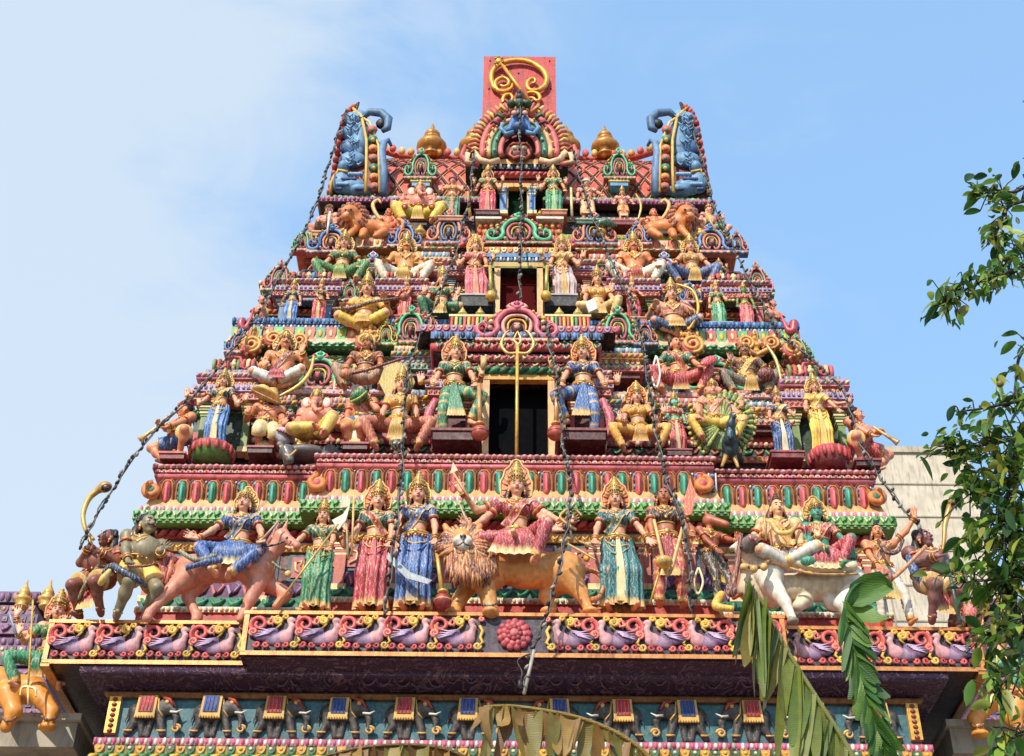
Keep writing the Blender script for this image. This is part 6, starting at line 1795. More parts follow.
fig('goddess_statue', 'red sari goddess statue with tall golden crown seated on the lion with arms spread wide', 516, 581, 461, 15.95, 'lalita_l', True, SKIN, c(174, 44, 62), c(178, 46, 66), GOLD, c(206, 72, 82), legs='long', crown='tall', halo=(.20, .27, c(232, 150, 110), GOLD), head=(.05, -.05),
    arms=[(-1, 462, 492, .25, (-.5, .1, .9)), (1, 566, 524, .3, (.9, .3, .2)), (-1, 468, 530, .2, (-.6, .2, .7)), (1, 560, 540, .35, (.8, .3, .1))], vox=V1, group=F1, sash=(c(190, 60, 76), 1), pz=.50, fan=2.1,
    ankles=[(-.0, .32, .36), (.18, .30, .10)],
    items=[('t', 'weapon', [(470, 500, .3), (453, 472, .3)], [1.4, 1.0], c(230, 170, 120)), ('p', 'weapon', [(450, 474, .3), (458, 470, .3), (453, 462, .3)], 1.5, c(232, 190, 150)), ('t', 'weapon', [(472, 534, .3), (458, 500, .3)], [1, .7], c(210, 180, 140)), ('t', 'weapon', [(576, 530, .42), (560, 517, .4), (572, 508, .38), (582, 516, .38)], [1.4, 1.4, 1.4, 1], c(216, 176, 100)),
           ('t', 'weapon', [(566, 502, .3), (572, 540, .38)], [1.2, 1.2], c(150, 150, 140)), ('t', 'weapon', [(560, 540, .5), (582, 552, .46), (596, 560, .44)], [1.4, 1.3, .7], c(226, 190, 120))])
fig('goddess_statue', 'teal sari goddess statue with flame-shaped halo right of the lion', 620, 612, 477, YF, 'sway', True, SKIN, c(24, 104, 110), c(28, 120, 122), GOLD, CREAM, crown='tall', halo=HALO_O, head=(-.12, 0), arms=[(-1, 592, 549, .3, 'fist'), (1, 654, 547, .3, (.5, .3, -.7))],
    vox=V1, group=F1, sash=(c(30, 120, 120), 1), ankles=[(-.13, .02, .07), (.17, .03, .07)], items=[('t', 'sword', [(594, 548, .38), (568, 536, .36)], [1.2, .7], c(210, 180, 120))])
fig('goddess_statue', 'dark-bloused lady statue in red patterned trousers hung with gold chains', 671, 609, 487, YF, 'stand', True, c(196, 122, 80), c(92, 46, 36), c(196, 84, 66), GOLD, c(186, 34, 42), legs='band', crown='hair', head=(-.1, 0), arms=[(-1, 655, 556, .35, 'down'), (1, 698, 560, .3, 'down'), (1, 692, 534, .12, 'along'), (-1, 646, 560, .1, 'down')],
    vox=V1, group=F1, ankles=[(-.14, .03, .07), (.15, .0, .07)], items=[('t', 'staff', [(662, 562, .42), (650, 604, .40)], [1.2, 1.2], c(220, 176, 90)), ('b', 'bowl', (664, 562, .5), (9, 9, 6), c(222, 182, 84)), ('t', 'garland', [(654, 520, .30), (660, 545, .42), (668, 575, .36), (678, 545, .42), (684, 520, .30)], [1.6, 1.8, 2, 1.8, 1.6], c(226, 190, 110)), ('t', 'noose', [(698, 568, .34), (694, 582, .36), (698, 594, .36), (703, 582, .36), (699, 568, .34)], [1, 1.2, 1.2, 1.2, 1], CREAM),
           ('p', 'halo', [(684, 500, -.05), (690, 478, -.05), (696, 494, -.05), (692, 514, -.05), (684, 516, -.05)], 2, c(236, 120, 80), GOLD)])
fig('horse_headed_statue', 'brown horse-headed statue playing a stringed instrument beside the white bull', 716, 606, 514, YF, 'sway', False, c(186, 104, 68), None, c(84, 66, 50), c(226, 186, 70), c(110, 84, 60), kind='horse', crown='none', hair=False, hs=1.25, head=(.7, .05), turn=.45, legs='long', arms=[(-1, 736, 571, .4, 'along'), (1, 742, 542, .3, 'up')],
    vox=V1, group=F1, ankles=[(-.02, .1, .07), (.18, .3, .07)], items=[('t', 'stringed_instrument', [(732, 590, .42), (738, 560, .44), (741, 534, .42)], [3.5, 3, 2], c(150, 80, 54)), ('b', 'stringed_instrument', (731, 590, .42), (6, 5, 8), c(130, 62, 44)), ('t', 'slippers', [(722, 594, .3), (716, 606, .42), (734, 609, .46)], [4, 4.5, 3], YEL)])
# white bull and riders
WB = c(240, 230, 212)
WT = c(232, 212, 180)
beast('bull_statue', 'white bull statue with grey muzzle carrying two seated figures on the cornice', 812, 622, 16.10, [
    ('c', (788, 588, .05), (846, 586, .05), 15, 15, WT), ('e', (852, 584, .08), (16, 18, 18)), ('e', (769, 573, .26), (15, 13, 19)), ('c', (771, 584, .30), (785, 602, .36), 11, 6), ('c', (785, 602, .36), (792, 618, .38), 5.4, 4.4), ('e', (793, 621, .42), (6, 6, 3.4), c(160, 150, 130)),
    ('c', (766, 574, .08), (748, 558, .22), 15, 11), ('c', (752, 566, .1), (750, 590, .05), 10, 12, WT), ('c', (750, 590, .05), (772, 600, .05), 12, 9, WT), ('e', (745, 549, .34), (11, 11, 11)), ('c', (747, 546, .42), (752, 540, .54), 8.5, 6.5, c(146, 136, 130)), ('c', (737, 546, .36), (731, 548, .34), 4, 2, None, .02),
    ('c', (850, 592, .2), (840, 604, .24), 10, 6.5), ('c', (840, 604, .24), (849, 618, .24), 5.5, 4.5), ('c', (806, 600, .1), (798, 606, .12), 8, 6, WT), ('c', (832, 602, .05), (852, 606, .1), 9, 7)],
    .018, WB, .035, F1, parts=[('t', 'bell_collar', [(738, 556, .4), (748, 566, .56), (762, 566, .56), (772, 558, .44)], [2, 2.4, 2.4, 2], c(150, 110, 50)), ('b', 'bell_collar', (744, 567, .58), 4, GOLD), ('b', 'bell_collar', (754, 569, .62), 4, GOLD), ('b', 'bell_collar', (764, 567, .6), 4, GOLD), ('b', 'eyes', (741, 547, .53), 1.7, BLACK), ('b', 'nose', (751, 538, .64), (2.6, 2, 3), c(196, 96, 90)), ('b', 'nose', (755.5, 540, .62), (1.8, 2, 2.2), c(196, 96, 90)),
        ('t', 'saddle_cloth', [(790, 560, .40), (816, 566, .44), (856, 566, .40)], [5, 6, 5], c(236, 222, 186)), ('t', 'saddle_cloth', [(790, 568, .44), (816, 574, .48), (858, 574, .42)], [1.2, 1.4, 1.2], c(206, 160, 80)), ('b', 'saddle_cloth', (808, 562, .46), (9, 8, 6), c(60, 160, 130))])
fig('god_statue', 'pale god statue in white dhoti and tall topknot seated on the bull with raised hand', 785, 574, 493, 15.95, 'cross', False, c(240, 190, 140), None, c(206, 196, 182), GOLD, None, legs='long', crown='knot', haircol=c(90, 60, 36), head=(.1, 0), arms=[(-1, 766, 534, .25, 'up'), (1, 802, 552, .3, 'fist'), (1, 818, 536, .15, 'up')],
    vox=V1, group=F1, sash=(c(236, 190, 110), -1), items=[('t', 'snake', [(772, 522, .22), (778, 532, .30), (790, 532, .3), (798, 522, .22)], [2, 2.6, 2.6, 2], c(226, 190, 100)), ('t', 'trident', [(766, 540, .3), (764, 506, .28)], [1, 1], GOLD)])
fig('goddess_statue', 'green-skinned goddess statue in red sari seated on the bull', 826, 583, 499, 15.93, 'lalita_l', True, c(70, 160, 130), c(182, 50, 60), c(186, 48, 66), c(236, 200, 130), c(206, 80, 90), legs='long', crown='round', halo=HALO_G, head=(-.05, 0), arms=[(-1, 808, 543, .2, 'up'), (1, 854, 550, .25, 'down')], pz=.40,
    vox=V1, group=F1, sash=(c(190, 60, 70), 1), fan=2.0, ankles=[(.0, .30, .30), (.14, .30, .10)])
fig('sage_statue', 'sage statue in white striped dhoti raising one arm and holding a long lute', 893, 627, 520, YF, 'sway', False, c(226, 150, 100), None, c(226, 216, 200), c(226, 180, 90), c(196, 176, 120), legs='long', crown='knot', head=(-.1, 0), arms=[(-1, 884, 577, .35, 'along'), (1, 916, 516, .15, 'up')],
    vox=V1, group=F1, must=False, sash=(c(150, 70, 60), 1), ankles=[(-.14, .0, .07), (.26, .05, .07)], items=[('t', 'lute', [(876, 570, .42), (890, 580, .46), (926, 546, .42)], [1.6, 2.2, 1.8], c(216, 150, 90)), ('b', 'lute', (884, 576, .46), (10, 6, 8), c(196, 100, 66), .6), ('t', 'shawl', [(908, 556, .1), (914, 570, .24), (924, 584, .2), (926, 594, .1)], [3, 5, 4, 2], c(50, 96, 150)), ('t', 'beads', [(878, 540, .2), (886, 552, .3), (897, 552, .3), (903, 540, .2)], [1.8, 2, 2, 1.8], c(110, 60, 44))])
fig('horn_blower_statue', 'purple-brown pot-bellied dwarf statue blowing a long golden horn at the right end of the cornice', 940, 629, 529, 16.10, 'stand', False, c(142, 92, 88), belly=.17, girth=1.2, hs=1.25, crown='hair', short=True, pz=.68, turn=.2, head=(.35, -.2),
    legs='short', legcol=c(214, 190, 170), fold=c(190, 44, 52), arms=[(-1, 936, 556, .4, 'fist'), (1, 962, 580, .2, 'down'), (-1, 946, 548, .3, 'fist')], vox=V1, group=F1, ankles=[(-.14, .1, .07), (.15, .05, .07)],
    items=[('t', 'horn', [(942, 556, .38), (944, 540, .4), (945, 525, .4), (949, 510, .4), (953, 503, .42)], [1.4, 2.2, 2.8, 3.6, 6], c(206, 164, 90)), ('b', 'horn', (954, 502, .44), (7.5, 5, 5), c(190, 146, 76)), ('b', 'horn', (955, 502.5, .49), (5.4, 3, 3.4), c(90, 64, 36)), ('t', 'staff', [(947, 560, .45), (960, 624, .5)], [1.6, 1.8], c(96, 110, 100)), ('t', 'cape', [(952, 560, .1), (960, 572, .12), (966, 590, .1)], [4, 6, 4], c(44, 130, 116)), ('b', 'mask', (970, 612, .3), (7, 6, 9), c(220, 110, 96))])

# ------------------------------------------------------------------ second storey, standing row
V2 = .016
fig('horn_blower_statue', 'plump blue-shorted dwarf statue blowing a horn at the left corner of the second storey', 176, 463, 401, 17.15, 'squat', False, c(226, 146, 100), belly=.12, girth=1.2, hs=1.3, crown='cap', crowncol=c(190, 60, 70), pz=.5, turn=-.7, head=(-.5, 0), short=True, legs='short', legcol=c(50, 110, 170), arms=[(-1, 160, 424, .25, 'fist'), (1, 164, 428, .35, 'fist')], vox=V2, group=G2,
    items=[('t', 'horn', [(168, 416, .3), (158, 426, .32), (145, 436, .32), (140, 440, .32)], [1, 1.4, 1.8, 4], c(222, 176, 90))])
fig('goddess_statue', 'blue sari goddess statue with four arms on a round red pedestal', 213, 450, 368, 17.10, 'stand', True, SKIN, c(30, 90, 90), c(60, 124, 180), GOLD, c(230, 210, 160), crown='tall', halo=HALO_G, turn=-.1, arms=[(-1, 192, 410, .2, 'up'), (1, 240, 412, .2, 'up'), (-1, 186, 396, .05, 'up'), (1, 246, 400, .05, 'up')], vox=V2, group=G2, sash=(c(226, 180, 100), 1), pedestal=('round', 190, 235, 14, c(206, 90, 84), c(110, 150, 70)))
fig('hunter_statue', 'bearded hunter statue under a yellow straw hat between the left niche and the elephant-headed figure', 263, 457, 388, 17.18, 'stand', False, c(226, 150, 106), belly=.06, girth=1.15, hs=1.2, crown='turban', crowncol=c(232, 190, 90), must=True, beard=True, head=(.4, .05), turn=.2, short=True, pz=.66, legs='knee', legcol=c(232, 206, 150), fold=c(60, 90, 150), sash=(c(214, 100, 110), 1), arms=[(-1, 248, 412, .15, 'up'), (1, 280, 432, .25, 'fist')], vox=V2, group=G2,
    items=[('b', 'straw_hat', (266, 395, .16), (17, 14, 3.6), c(226, 180, 84), .42), ('b', 'straw_hat', (264, 391, .12), (9, 8, 6), c(232, 192, 100), .42), ('t', 'straw_hat', [(250, 389, .30), (264, 396, .36), (281, 404, .30)], [.8, 1.2, .8], c(170, 110, 50)), ('b', 'striped_bag', (283, 436, .25), (8, 7, 11), c(190, 180, 190), -.5), ('t', 'striped_bag', [(277, 430, .36), (284, 432, .38), (290, 438, .3)], [1.2, 1.4, 1.2], c(150, 50, 60))])
fig('elephant_headed_statue', 'pink elephant-headed pot-bellied statue in yellow dhoti seated on a grey mouse, second storey', 311, 455, 391, 17.05, 'lalita_l', False, c(232, 150, 122), None, c(238, 196, 80), GOLD, None, legs='long', kind='elephant', belly=.17, girth=1.25, hs=1.25, crown='round', hair=False, arms=[(-1, 292, 436, .3, 'up'), (1, 330, 436, .3, 'up'), (-1, 284, 424, .1, 'up'), (1, 338, 424, .1, 'up')], vox=V2, group=G2, short=True, ankles=[(.10, .38, .30), (.22, .42, .14)])
beast('mouse_statue', 'dark grey mouse statue crouching under the elephant-headed figure', 300, 463, 17.05, [('e', (305, 454, .05), (24, 14, 8)), ('e', (287, 453, .25), (8, 8, 8)), ('c', (287, 452, .35), (290, 460, .42), 8, 4), ('c', (330, 452, .1), (338, 456, .05), 8, 5), ('e', (280, 444, .28), (4, 2, 4)), ('c', (288, 456, .3), (286, 462, .34), 4, 3), ('c', (325, 456, .2), (328, 462, .24), 5, 3)], .02, c(110, 104, 104), .04, G2, parts=[('b', 'eyes', (286, 450, .44), 1.6, BLACK), ('t', 'halter', [(280, 446, .38), (288, 456, .46), (296, 450, .42)], [1, 1.2, 1], GOLD)])
fig('porter_statue', 'small man statue in blue loincloth carrying a green bundle on his head', 357, 454, 386, 17.10, 'stand', False, c(226, 146, 104), hs=1.2, girth=1.1, crown='hair', head=(-.6, 0), turn=-.3, short=True, pz=.66, legs='short', legcol=c(70, 96, 150), fold=c(230, 220, 200), sash=(c(210, 90, 110), -1), arms=[(-1, 346, 430, .25, 'fist'), (1, 368, 400, .15, 'up')], vox=V2, group=G2, items=[('b', 'bundle', (359, 396, .2), (10, 9, 7), c(60, 130, 70), -.5), ('t', 'bundle', [(350, 402, .26), (359, 398, .33), (367, 391, .28)], [1, 1.2, 1], c(170, 190, 90))])
fig('goddess_statue', 'gold-clad seated statue under a cobra hood with a dark mask between its knees', 397, 456, 366, 17.02, 'sit', True, SKIN, c(226, 170, 60), c(196, 110, 76), GOLD, c(226, 180, 80), legs='long', crown='tall', arms=[(-1, 376, 436, .3, 'fwd'), (1, 418, 436, .3, 'fwd')], vox=V2, group=G2,
    items=[('p', 'cobra_hood', [(386, 396, -.08), (379, 382, -.08), (384, 368, -.08), (397, 362, -.08), (410, 368, -.08), (415, 382, -.08), (408, 396, -.08)], 3, c(196, 170, 60), c(120, 150, 80)), ('b', 'mask', (397, 444, .5), (6.5, 5, 7.5), c(74, 66, 60)), ('b', 'mask', (397, 440, .52), (7.5, 3, 3), c(232, 190, 90)), ('b', 'mask', (394.5, 443, .58), 1.3, WHITE), ('b', 'mask', (399.5, 443, .58), 1.3, WHITE)])
fig('guardian_statue', 'green-trousered four-armed guardian statue with flame halo left of the central door', 452, 443, 335, 16.88, 'guard_l', True, SKIN, c(30, 110, 80), c(50, 140, 100), GOLD, c(60, 150, 110), legs='band', crown='tall', halo=HALO_O, head=(.25, 0), arms=[(-1, 428, 396, .25, 'up'), (1, 478, 390, .3, 'fist'), (-1, 420, 382, .05, 'up'), (1, 482, 374, .1, 'up')], vox=V1, group=G2, pedestal=('slab', 434, 480, 10, c(96, 34, 40), c(150, 66, 66)),
    items=[('t', 'mace', [(479, 384, .34), (480, 424, .38)], [2, 2.6], c(226, 170, 110)), ('b', 'mace', (480, 433, .38), (9, 8, 8.5), c(196, 96, 76)), ('b', 'mace', (480, 433, .38), (9.5, 8.5, 1.8), c(150, 60, 50)), ('b', 'mace', (480, 424, .38), (5, 5, 2), GOLD), ('t', 'conch', [(483, 368, .14), (484, 358, .14)], [2.5, 3.5], GOLD), ('t', 'shawl', [(436, 400, .02), (428, 418, .02), (430, 436, .02)], [4, 5, 3], c(206, 90, 110))])
fig('guardian_statue', 'blue-trousered four-armed guardian statue with flame halo right of the central door', 585, 443, 335, 16.88, 'guard_r', True, SKIN, c(34, 80, 140), c(54, 110, 170), GOLD, c(60, 120, 180), legs='band', crown='tall', halo=HALO_O, head=(-.25, 0), arms=[(1, 610, 396, .25, 'up'), (-1, 558, 390, .3, 'fist'), (1, 618, 382, .05, 'up'), (-1, 554, 374, .1, 'up')], vox=V1, group=G2, pedestal=('slab', 557, 604, 10, c(96, 34, 40), c(150, 66, 66)),
    items=[('t', 'mace', [(557, 384, .34), (556, 424, .38)], [2, 2.6], c(226, 170, 110)), ('b', 'mace', (556, 433, .38), (9, 8, 8.5), c(196, 96, 76)), ('b', 'mace', (556, 433, .38), (9.5, 8.5, 1.8), c(150, 60, 50)), ('b', 'mace', (556, 424, .38), (5, 5, 2), GOLD), ('t', 'conch', [(552, 368, .14), (551, 358, .14)], [2.5, 3.5], GOLD), ('t', 'shawl', [(602, 400, .02), (610, 418, .02), (608, 436, .02)], [4, 5, 3], c(206, 90, 110))])
fig('goddess_statue', 'golden-yellow robed goddess statue seated with spread knees right of the blue guardian', 640, 456, 381, 17.00, 'sit', True, SKIN, c(226, 168, 50), c(236, 176, 50), GOLD, c(232, 170, 50), legs='long', crown='tall', halo=HALO_O, head=(-.05, 0), arms=[(-1, 620, 420, .2, 'up'), (1, 662, 430, .3, 'along'), (1, 664, 412, .1, 'up'), (-1, 622, 434, .3, 'fwd')], vox=V2, group=G2)
fig('attendant_statue', 'slim green-skinned lady statue in pink sari standing left of the peacock', 678, 457, 391, 17.10, 'stand', True, c(110, 190, 160), c(190, 80, 90), c(206, 92, 92), GOLD, c(230, 190, 150), crown='tall', head=(.4, 0), turn=.3, arms=[(-1, 670, 428, .1, 'down'), (1, 690, 434, .25, 'fist')], vox=V2, group=G2)
# peacock with fanned tail and its rider
fan = [('b', 'tail_fan', (722, 424, -.04), (35, 5, 35), c(126, 146, 56))]
n = 30
for i in range(n):
    a = -1.0 + i * (PI + 2.0) / (n - 1); ca, sa = math.cos(a), math.sin(a)
    fan.append(('t', 'tail_fan', [(722 + 6 * ca, 424 - 6 * sa, .09), (722 + 20 * ca, 424 - 20 * sa, .08), (722 + 31 * ca, 424 - 31 * sa, .05)], [1.0, 2.2, 3.0], [c(146, 160, 60), c(110, 140, 56), c(180, 184, 84)][i % 3]))
    for r_, w_, cl in ((33, 2.2, c(196, 180, 90)), (26, 1.7, c(50, 96, 70)), (19, 1.2, c(196, 190, 100))):
        fan.append(('b', 'tail_fan', (722 + r_ * ca, 424 - r_ * sa, .10 if r_ < 30 else .05), (w_, 1.3, w_), cl))
beast('peacock_statue', 'blue-black peacock statue with a fanned green tail on the second storey', 726, 469, 17.02, [('e', (730, 446, .22), (8.5, 9, 14)), ('c', (730, 440, .34), (731, 424, .46), 6.5, 4.2), ('c', (731, 424, .46), (733, 415, .50), 4.0, 3.2), ('c', (733, 415, .5), (737, 417, .58), 2, .8), ('c', (726, 456, .2), (722, 466, .24), 2.6, 1.6, c(190, 150, 70)), ('c', (734, 456, .2), (738, 467, .24), 2.6, 1.6, c(190, 150, 70)), ('c', (730, 452, .05), (740, 460, -.1), 8, 4)], .016, c(16, 62, 74), .03, G2,
    parts=fan + [('b', 'eyes', (734.5, 414, .57), 1, WHITE), ('t', 'crest', [(732, 411, .5), (730, 405, .5)], [.6, 1.2], c(60, 120, 160)), ('b', 'neck_feathers', (730, 433, .47), (3, 2.5, 7), c(28, 110, 130))])
fig('god_statue', 'many-faced god statue in yellow breeches riding the peacock', 718, 446, 380, 16.98, 'sit', False, c(236, 160, 122), None, c(238, 196, 70), GOLD, None, legs='long', crown='round', faces=5, hs=1.1, arms=[(-1, 696, 422, .3, 'along'), (1, 744, 418, .2, 'along'), (-1, 700, 434, .35, 'along'), (1, 748, 428, .3, 'along'), (1, 742, 406, .1, 'up'), (-1, 696, 408, .1, 'up')], vox=V2, group=G2, sash=(c(230, 130, 130), 1))
fig('attendant_statue', 'blue sari lady statue standing between the peacock and the right corner niche', 785, 460, 386, 17.12, 'stand', True, SKIN, c(40, 80, 120), c(44, 96, 150), c(240, 214, 150), c(236, 220, 190), crown='tall', head=(-.35, 0), arms=[(-1, 770, 430, .3, 'along'), (1, 796, 418, .25, 'up')], vox=V2, group=G2, pedestal=('slab', 769, 801, 6, c(150, 60, 66), c(180, 90, 90)), sash=(c(236, 190, 120), 1))
fig('goddess_statue', 'yellow sari goddess statue on a round pink pedestal at the right corner niche', 824, 454, 374, 17.10, 'stand', True, SKIN, c(238, 190, 70), c(240, 196, 60), c(236, 216, 150), c(240, 206, 110), crown='tall', halo=HALO_G, head=(0, 0), arms=[(-1, 806, 416, .2, 'up'), (1, 846, 416, .25, 'along'), (1, 850, 402, .05, 'up')], vox=V2, group=G2, sash=(c(240, 196, 80), 1), pedestal=('round', 808, 848, 16, c(206, 84, 92), c(150, 56, 60)))
fig('horn_blower_statue', 'plump bare dwarf statue blowing a horn outwards at the right corner of the second storey', 864, 470, 408, 17.15, 'squat', False, c(236, 156, 120), belly=.12, girth=1.2, hs=1.3, crown='hair', pz=.52, turn=.7, head=(.6, 0), short=True, legs='short', legcol=c(210, 80, 80), arms=[(1, 882, 432, .3, 'fist'), (-1, 878, 438, .35, 'fist')], vox=V2, group=G2,
    items=[('t', 'horn', [(872, 426, .3), (884, 434, .34), (892, 439, .34), (898, 443, .34)], [1, 1.5, 2, 3.6], c(222, 176, 100)), ('t', 'cape', [(858, 436, .1), (852, 448, .1), (850, 460, .05)], [3, 5, 3], c(196, 50, 50))])

# ------------------------------------------------------------------ second storey, seated row
fig('bowman_statue', 'moustached bare-chested bowman statue in white dhoti seated high on the left of the second storey', 279, 394, 331, 17.70, 'cross', False, c(232, 160, 108), None, c(238, 232, 220), c(196, 40, 70), c(196, 40, 80), legs='long', crown='round', must=True, head=(.25, -.1), halo=HALO_G, arms=[(-1, 264, 366, .25, 'up'), (1, 302, 352, .3, 'up')], vox=V2, group=G2, sash=(c(120, 50, 40), 1),
    items=[('t', 'bow', [(314, 356, .36), (310, 372, .42), (298, 386, .46), (276, 398, .46)], [1.2, 2, 2, 1.2], c(236, 196, 110))])
fig('musician_statue', 'dark red clad musician statue playing a long lute, seated high between two medallions', 363, 396, 334, 17.72, 'sit', False, c(190, 114, 72), c(120, 44, 36), c(176, 140, 110), GOLD, None, legs='long', crown='round', head=(-.3, 0), arms=[(-1, 344, 372, .3, 'along'), (1, 380, 368, .35, 'fist')], vox=V2, group=G2, pz=.36,
    items=[('t', 'lute', [(346, 374, .42), (366, 370, .46), (404, 358, .42)], [2.6, 1.6, 1.2], c(150, 70, 46)), ('b', 'lute', (346, 374, .42), (7, 5, 6), c(196, 120, 70))])
fig('lady_statue', 'black-haired lady statue in green blouse seated holding out a round red fan', 680, 400, 337, 17.70, 'sit', True, c(226, 150, 106), c(44, 130, 100), c(206, 74, 70), GOLD, c(200, 60, 60), legs='long', crown='hair', head=(.35, 0), arms=[(-1, 664, 366, .2, 'down'), (1, 700, 366, .3, 'along')], vox=V2, group=G2, pz=.40,
    items=[('b', 'fan', (709, 361, .38), (10, 2.5, 5.5), c(206, 66, 76), -.5), ('t', 'bag_cord', [(656, 356, .2), (652, 374, .24), (656, 388, .26), (660, 374, .24), (657, 357, .2)], [1.1, 1.1, 1.1, 1.1, 1.1], WHITE)], sash=(c(206, 60, 66), -1))
fig('warrior_statue', 'brown-robed moustached man statue with yellow sash seated high at the right end', 750, 400, 342, 17.72, 'sit', False, c(176, 124, 84), c(128, 96, 66), c(140, 124, 104), GOLD, c(226, 176, 70), legs='long', crown='cap', must=True, head=(-.1, 0), arms=[(-1, 730, 360, .2, 'up'), (1, 772, 366, .2, 'fist')], vox=V2, group=G2, pz=.38, sash=(c(230, 180, 70), 1), items=[('t', 'bow', [(766, 344, .3), (776, 360, .34), (782, 384, .34)], [1.2, 1.8, 1.2], c(226, 190, 120)), ('b', 'bag', (766, 374, .3), (9, 6, 7), c(140, 40, 40))])

# ------------------------------------------------------------------ third storey, standing row
V3 = .019
fig('horn_blower_statue', 'pink dwarf statue blowing a curved pink horn at the third storey left corner', 259, 332, 295, 18.35, 'squat', False, c(232, 146, 122), belly=.08, girth=1.1, hs=1.25, crown='hair', pz=.5, turn=-.8, head=(-.6, 0), short=True, legs='short', legcol=c(232, 200, 130), arms=[(-1, 250, 312, .25, 'fist'), (1, 252, 318, .35, 'fist')], vox=V3, group=G3, items=[('t', 'horn', [(254, 308, .3), (250, 320, .34), (245, 328, .34), (241, 326, .34), (242, 320, .34)], [1, 1.8, 2.6, 3.6, 4], c(216, 96, 106))])
fig('attendant_statue', 'blue skirted lady statue on a dark plinth at the third storey left corner', 289, 326, 279, 18.32, 'stand', True, SKIN, c(40, 100, 96), c(70, 130, 196), c(230, 220, 190), c(220, 200, 150), crown='tall', halo=HALO_S, arms=[(-1, 274, 312, .15, 'down'), (1, 302, 312, .15, 'down')], vox=V3, group=G3, pedestal=('slab', 277, 302, 8, c(44, 44, 48), c(176, 180, 180)))
fig('attendant_statue', 'red sari lady statue with folded hands on a dark plinth, third storey left', 317, 326, 278, 18.32, 'stand', True, SKIN, c(60, 60, 50), c(212, 74, 72), GOLD, c(230, 190, 130), crown='tall', head=(.3, 0), turn=.2, arms=[(-1, 324, 306, .3, 'along'), (1, 330, 304, .3, 'along')], vox=V3, group=G3, pedestal=('slab', 304, 330, 8, c(44, 44, 48), c(176, 180, 180)))
fig('musician_statue', 'yellow robed musician statue sitting cross-legged with a very long brown lute', 363, 338, 272, 18.22, 'cross', True, SKIN, c(240, 190, 50), c(240, 194, 50), c(226, 160, 40), c(240, 200, 70), legs='long', crown='tall', head=(.05, 0), arms=[(-1, 343, 306, .35, 'along'), (1, 386, 300, .3, 'along')], vox=V3, group=G3, items=[('t', 'lute', [(332, 309, .42), (352, 308, .46), (372, 302, .46), (400, 298, .4)], [1.8, 2.6, 1.8, 1.2], c(120, 66, 40)), ('b', 'lute', (404, 297, .4), (4.5, 4, 4.5), c(180, 90, 60))])
fig('attendant_statue', 'small red sari lady statue between the yellow musician and the green lady', 404, 322, 276, 18.35, 'stand', True, SKIN, c(206, 80, 80), c(214, 76, 76), GOLD, c(230, 160, 120), crown='tall', head=(-.4, 0), turn=-.2, arms=[(-1, 392, 302, .3, 'along'), (1, 396, 306, .3, 'along')], vox=V3, group=G3)
fig('goddess_statue', 'green robed goddess statue seated with one knee raised left of the third storey guardian', 440, 330, 266, 18.25, 'lalita_r', True, SKIN, c(40, 110, 70), c(44, 130, 90), GOLD, c(236, 190, 90), legs='long', crown='tall', head=(.1, 0), arms=[(-1, 422, 308, .25, 'along'), (1, 456, 304, .25, 'up'), (1, 458, 294, .1, 'up'), (-1, 424, 292, .1, 'up')], vox=V3, group=G3)
fig('guardian_statue', 'pink sari guardian goddess statue with orange fan halo left of the third storey door', 474, 305, 235, 18.20, 'sway', True, SKIN, c(206, 90, 110), c(218, 100, 116), GOLD, c(230, 150, 120), crown='tall', halo=(.19, .28, c(236, 170, 80), c(240, 200, 100)), head=(.2, 0), arms=[(-1, 456, 268, .2, 'up'), (1, 488, 272, .3, 'fist'), (-1, 454, 256, .05, 'up'), (1, 494, 258, .05, 'up')], vox=V3, group=G3, pedestal=('slab', 462, 494, 11, c(40, 40, 44), c(190, 186, 180)), sash=(c(230, 130, 130), 1),
    items=[('t', 'mace', [(490, 266, .36), (491, 290, .38)], [1.8, 1.6], c(236, 200, 100)), ('b', 'mace', (491, 296, .38), (5.5, 5.5, 6), c(232, 184, 80)), ('b', 'disc', (497, 252, .1), (3.5, 1.5, 3.5), c(236, 200, 120))])
fig('guardian_statue', 'lilac sari guardian goddess statue with orange fan halo right of the third storey door', 563, 305, 235, 18.20, 'sway', True, SKIN, c(214, 180, 110), c(206, 176, 170), GOLD, c(226, 180, 90), crown='tall', halo=(.19, .28, c(236, 170, 80), c(240, 200, 100)), head=(-.2, 0), arms=[(1, 580, 268, .2, 'up'), (-1, 548, 272, .3, 'fist'), (1, 584, 256, .05, 'up'), (-1, 542, 258, .05, 'up')], vox=V3, group=G3, pedestal=('slab', 544, 576, 11, c(40, 40, 44), c(190, 186, 180)), sash=(c(226, 180, 90), 1),
    items=[('t', 'mace', [(547, 266, .36), (546, 290, .38)], [1.8, 1.6], c(236, 200, 100)), ('b', 'mace', (546, 296, .38), (5.5, 5.5, 6), c(232, 184, 80)), ('b', 'disc', (540, 252, .1), (3.5, 1.5, 3.5), c(236, 200, 120))])
fig('goddess_statue', 'golden robed goddess statue with a book seated right of the third storey guardian', 599, 330, 266, 18.25, 'lalita_l', True, SKIN, c(232, 176, 80), c(238, 200, 130), GOLD, c(236, 190, 110), legs='long', crown='tall', head=(.1, 0), arms=[(-1, 584, 308, .3, 'along'), (1, 616, 304, .25, 'along'), (1, 612, 290, .1, 'up'), (-1, 584, 292, .1, 'up')], vox=V3, group=G3, items=[('p', 'book', [(585, 302, .4), (594, 298, .4), (598, 308, .4), (589, 312, .4)], 3, WHITE)])
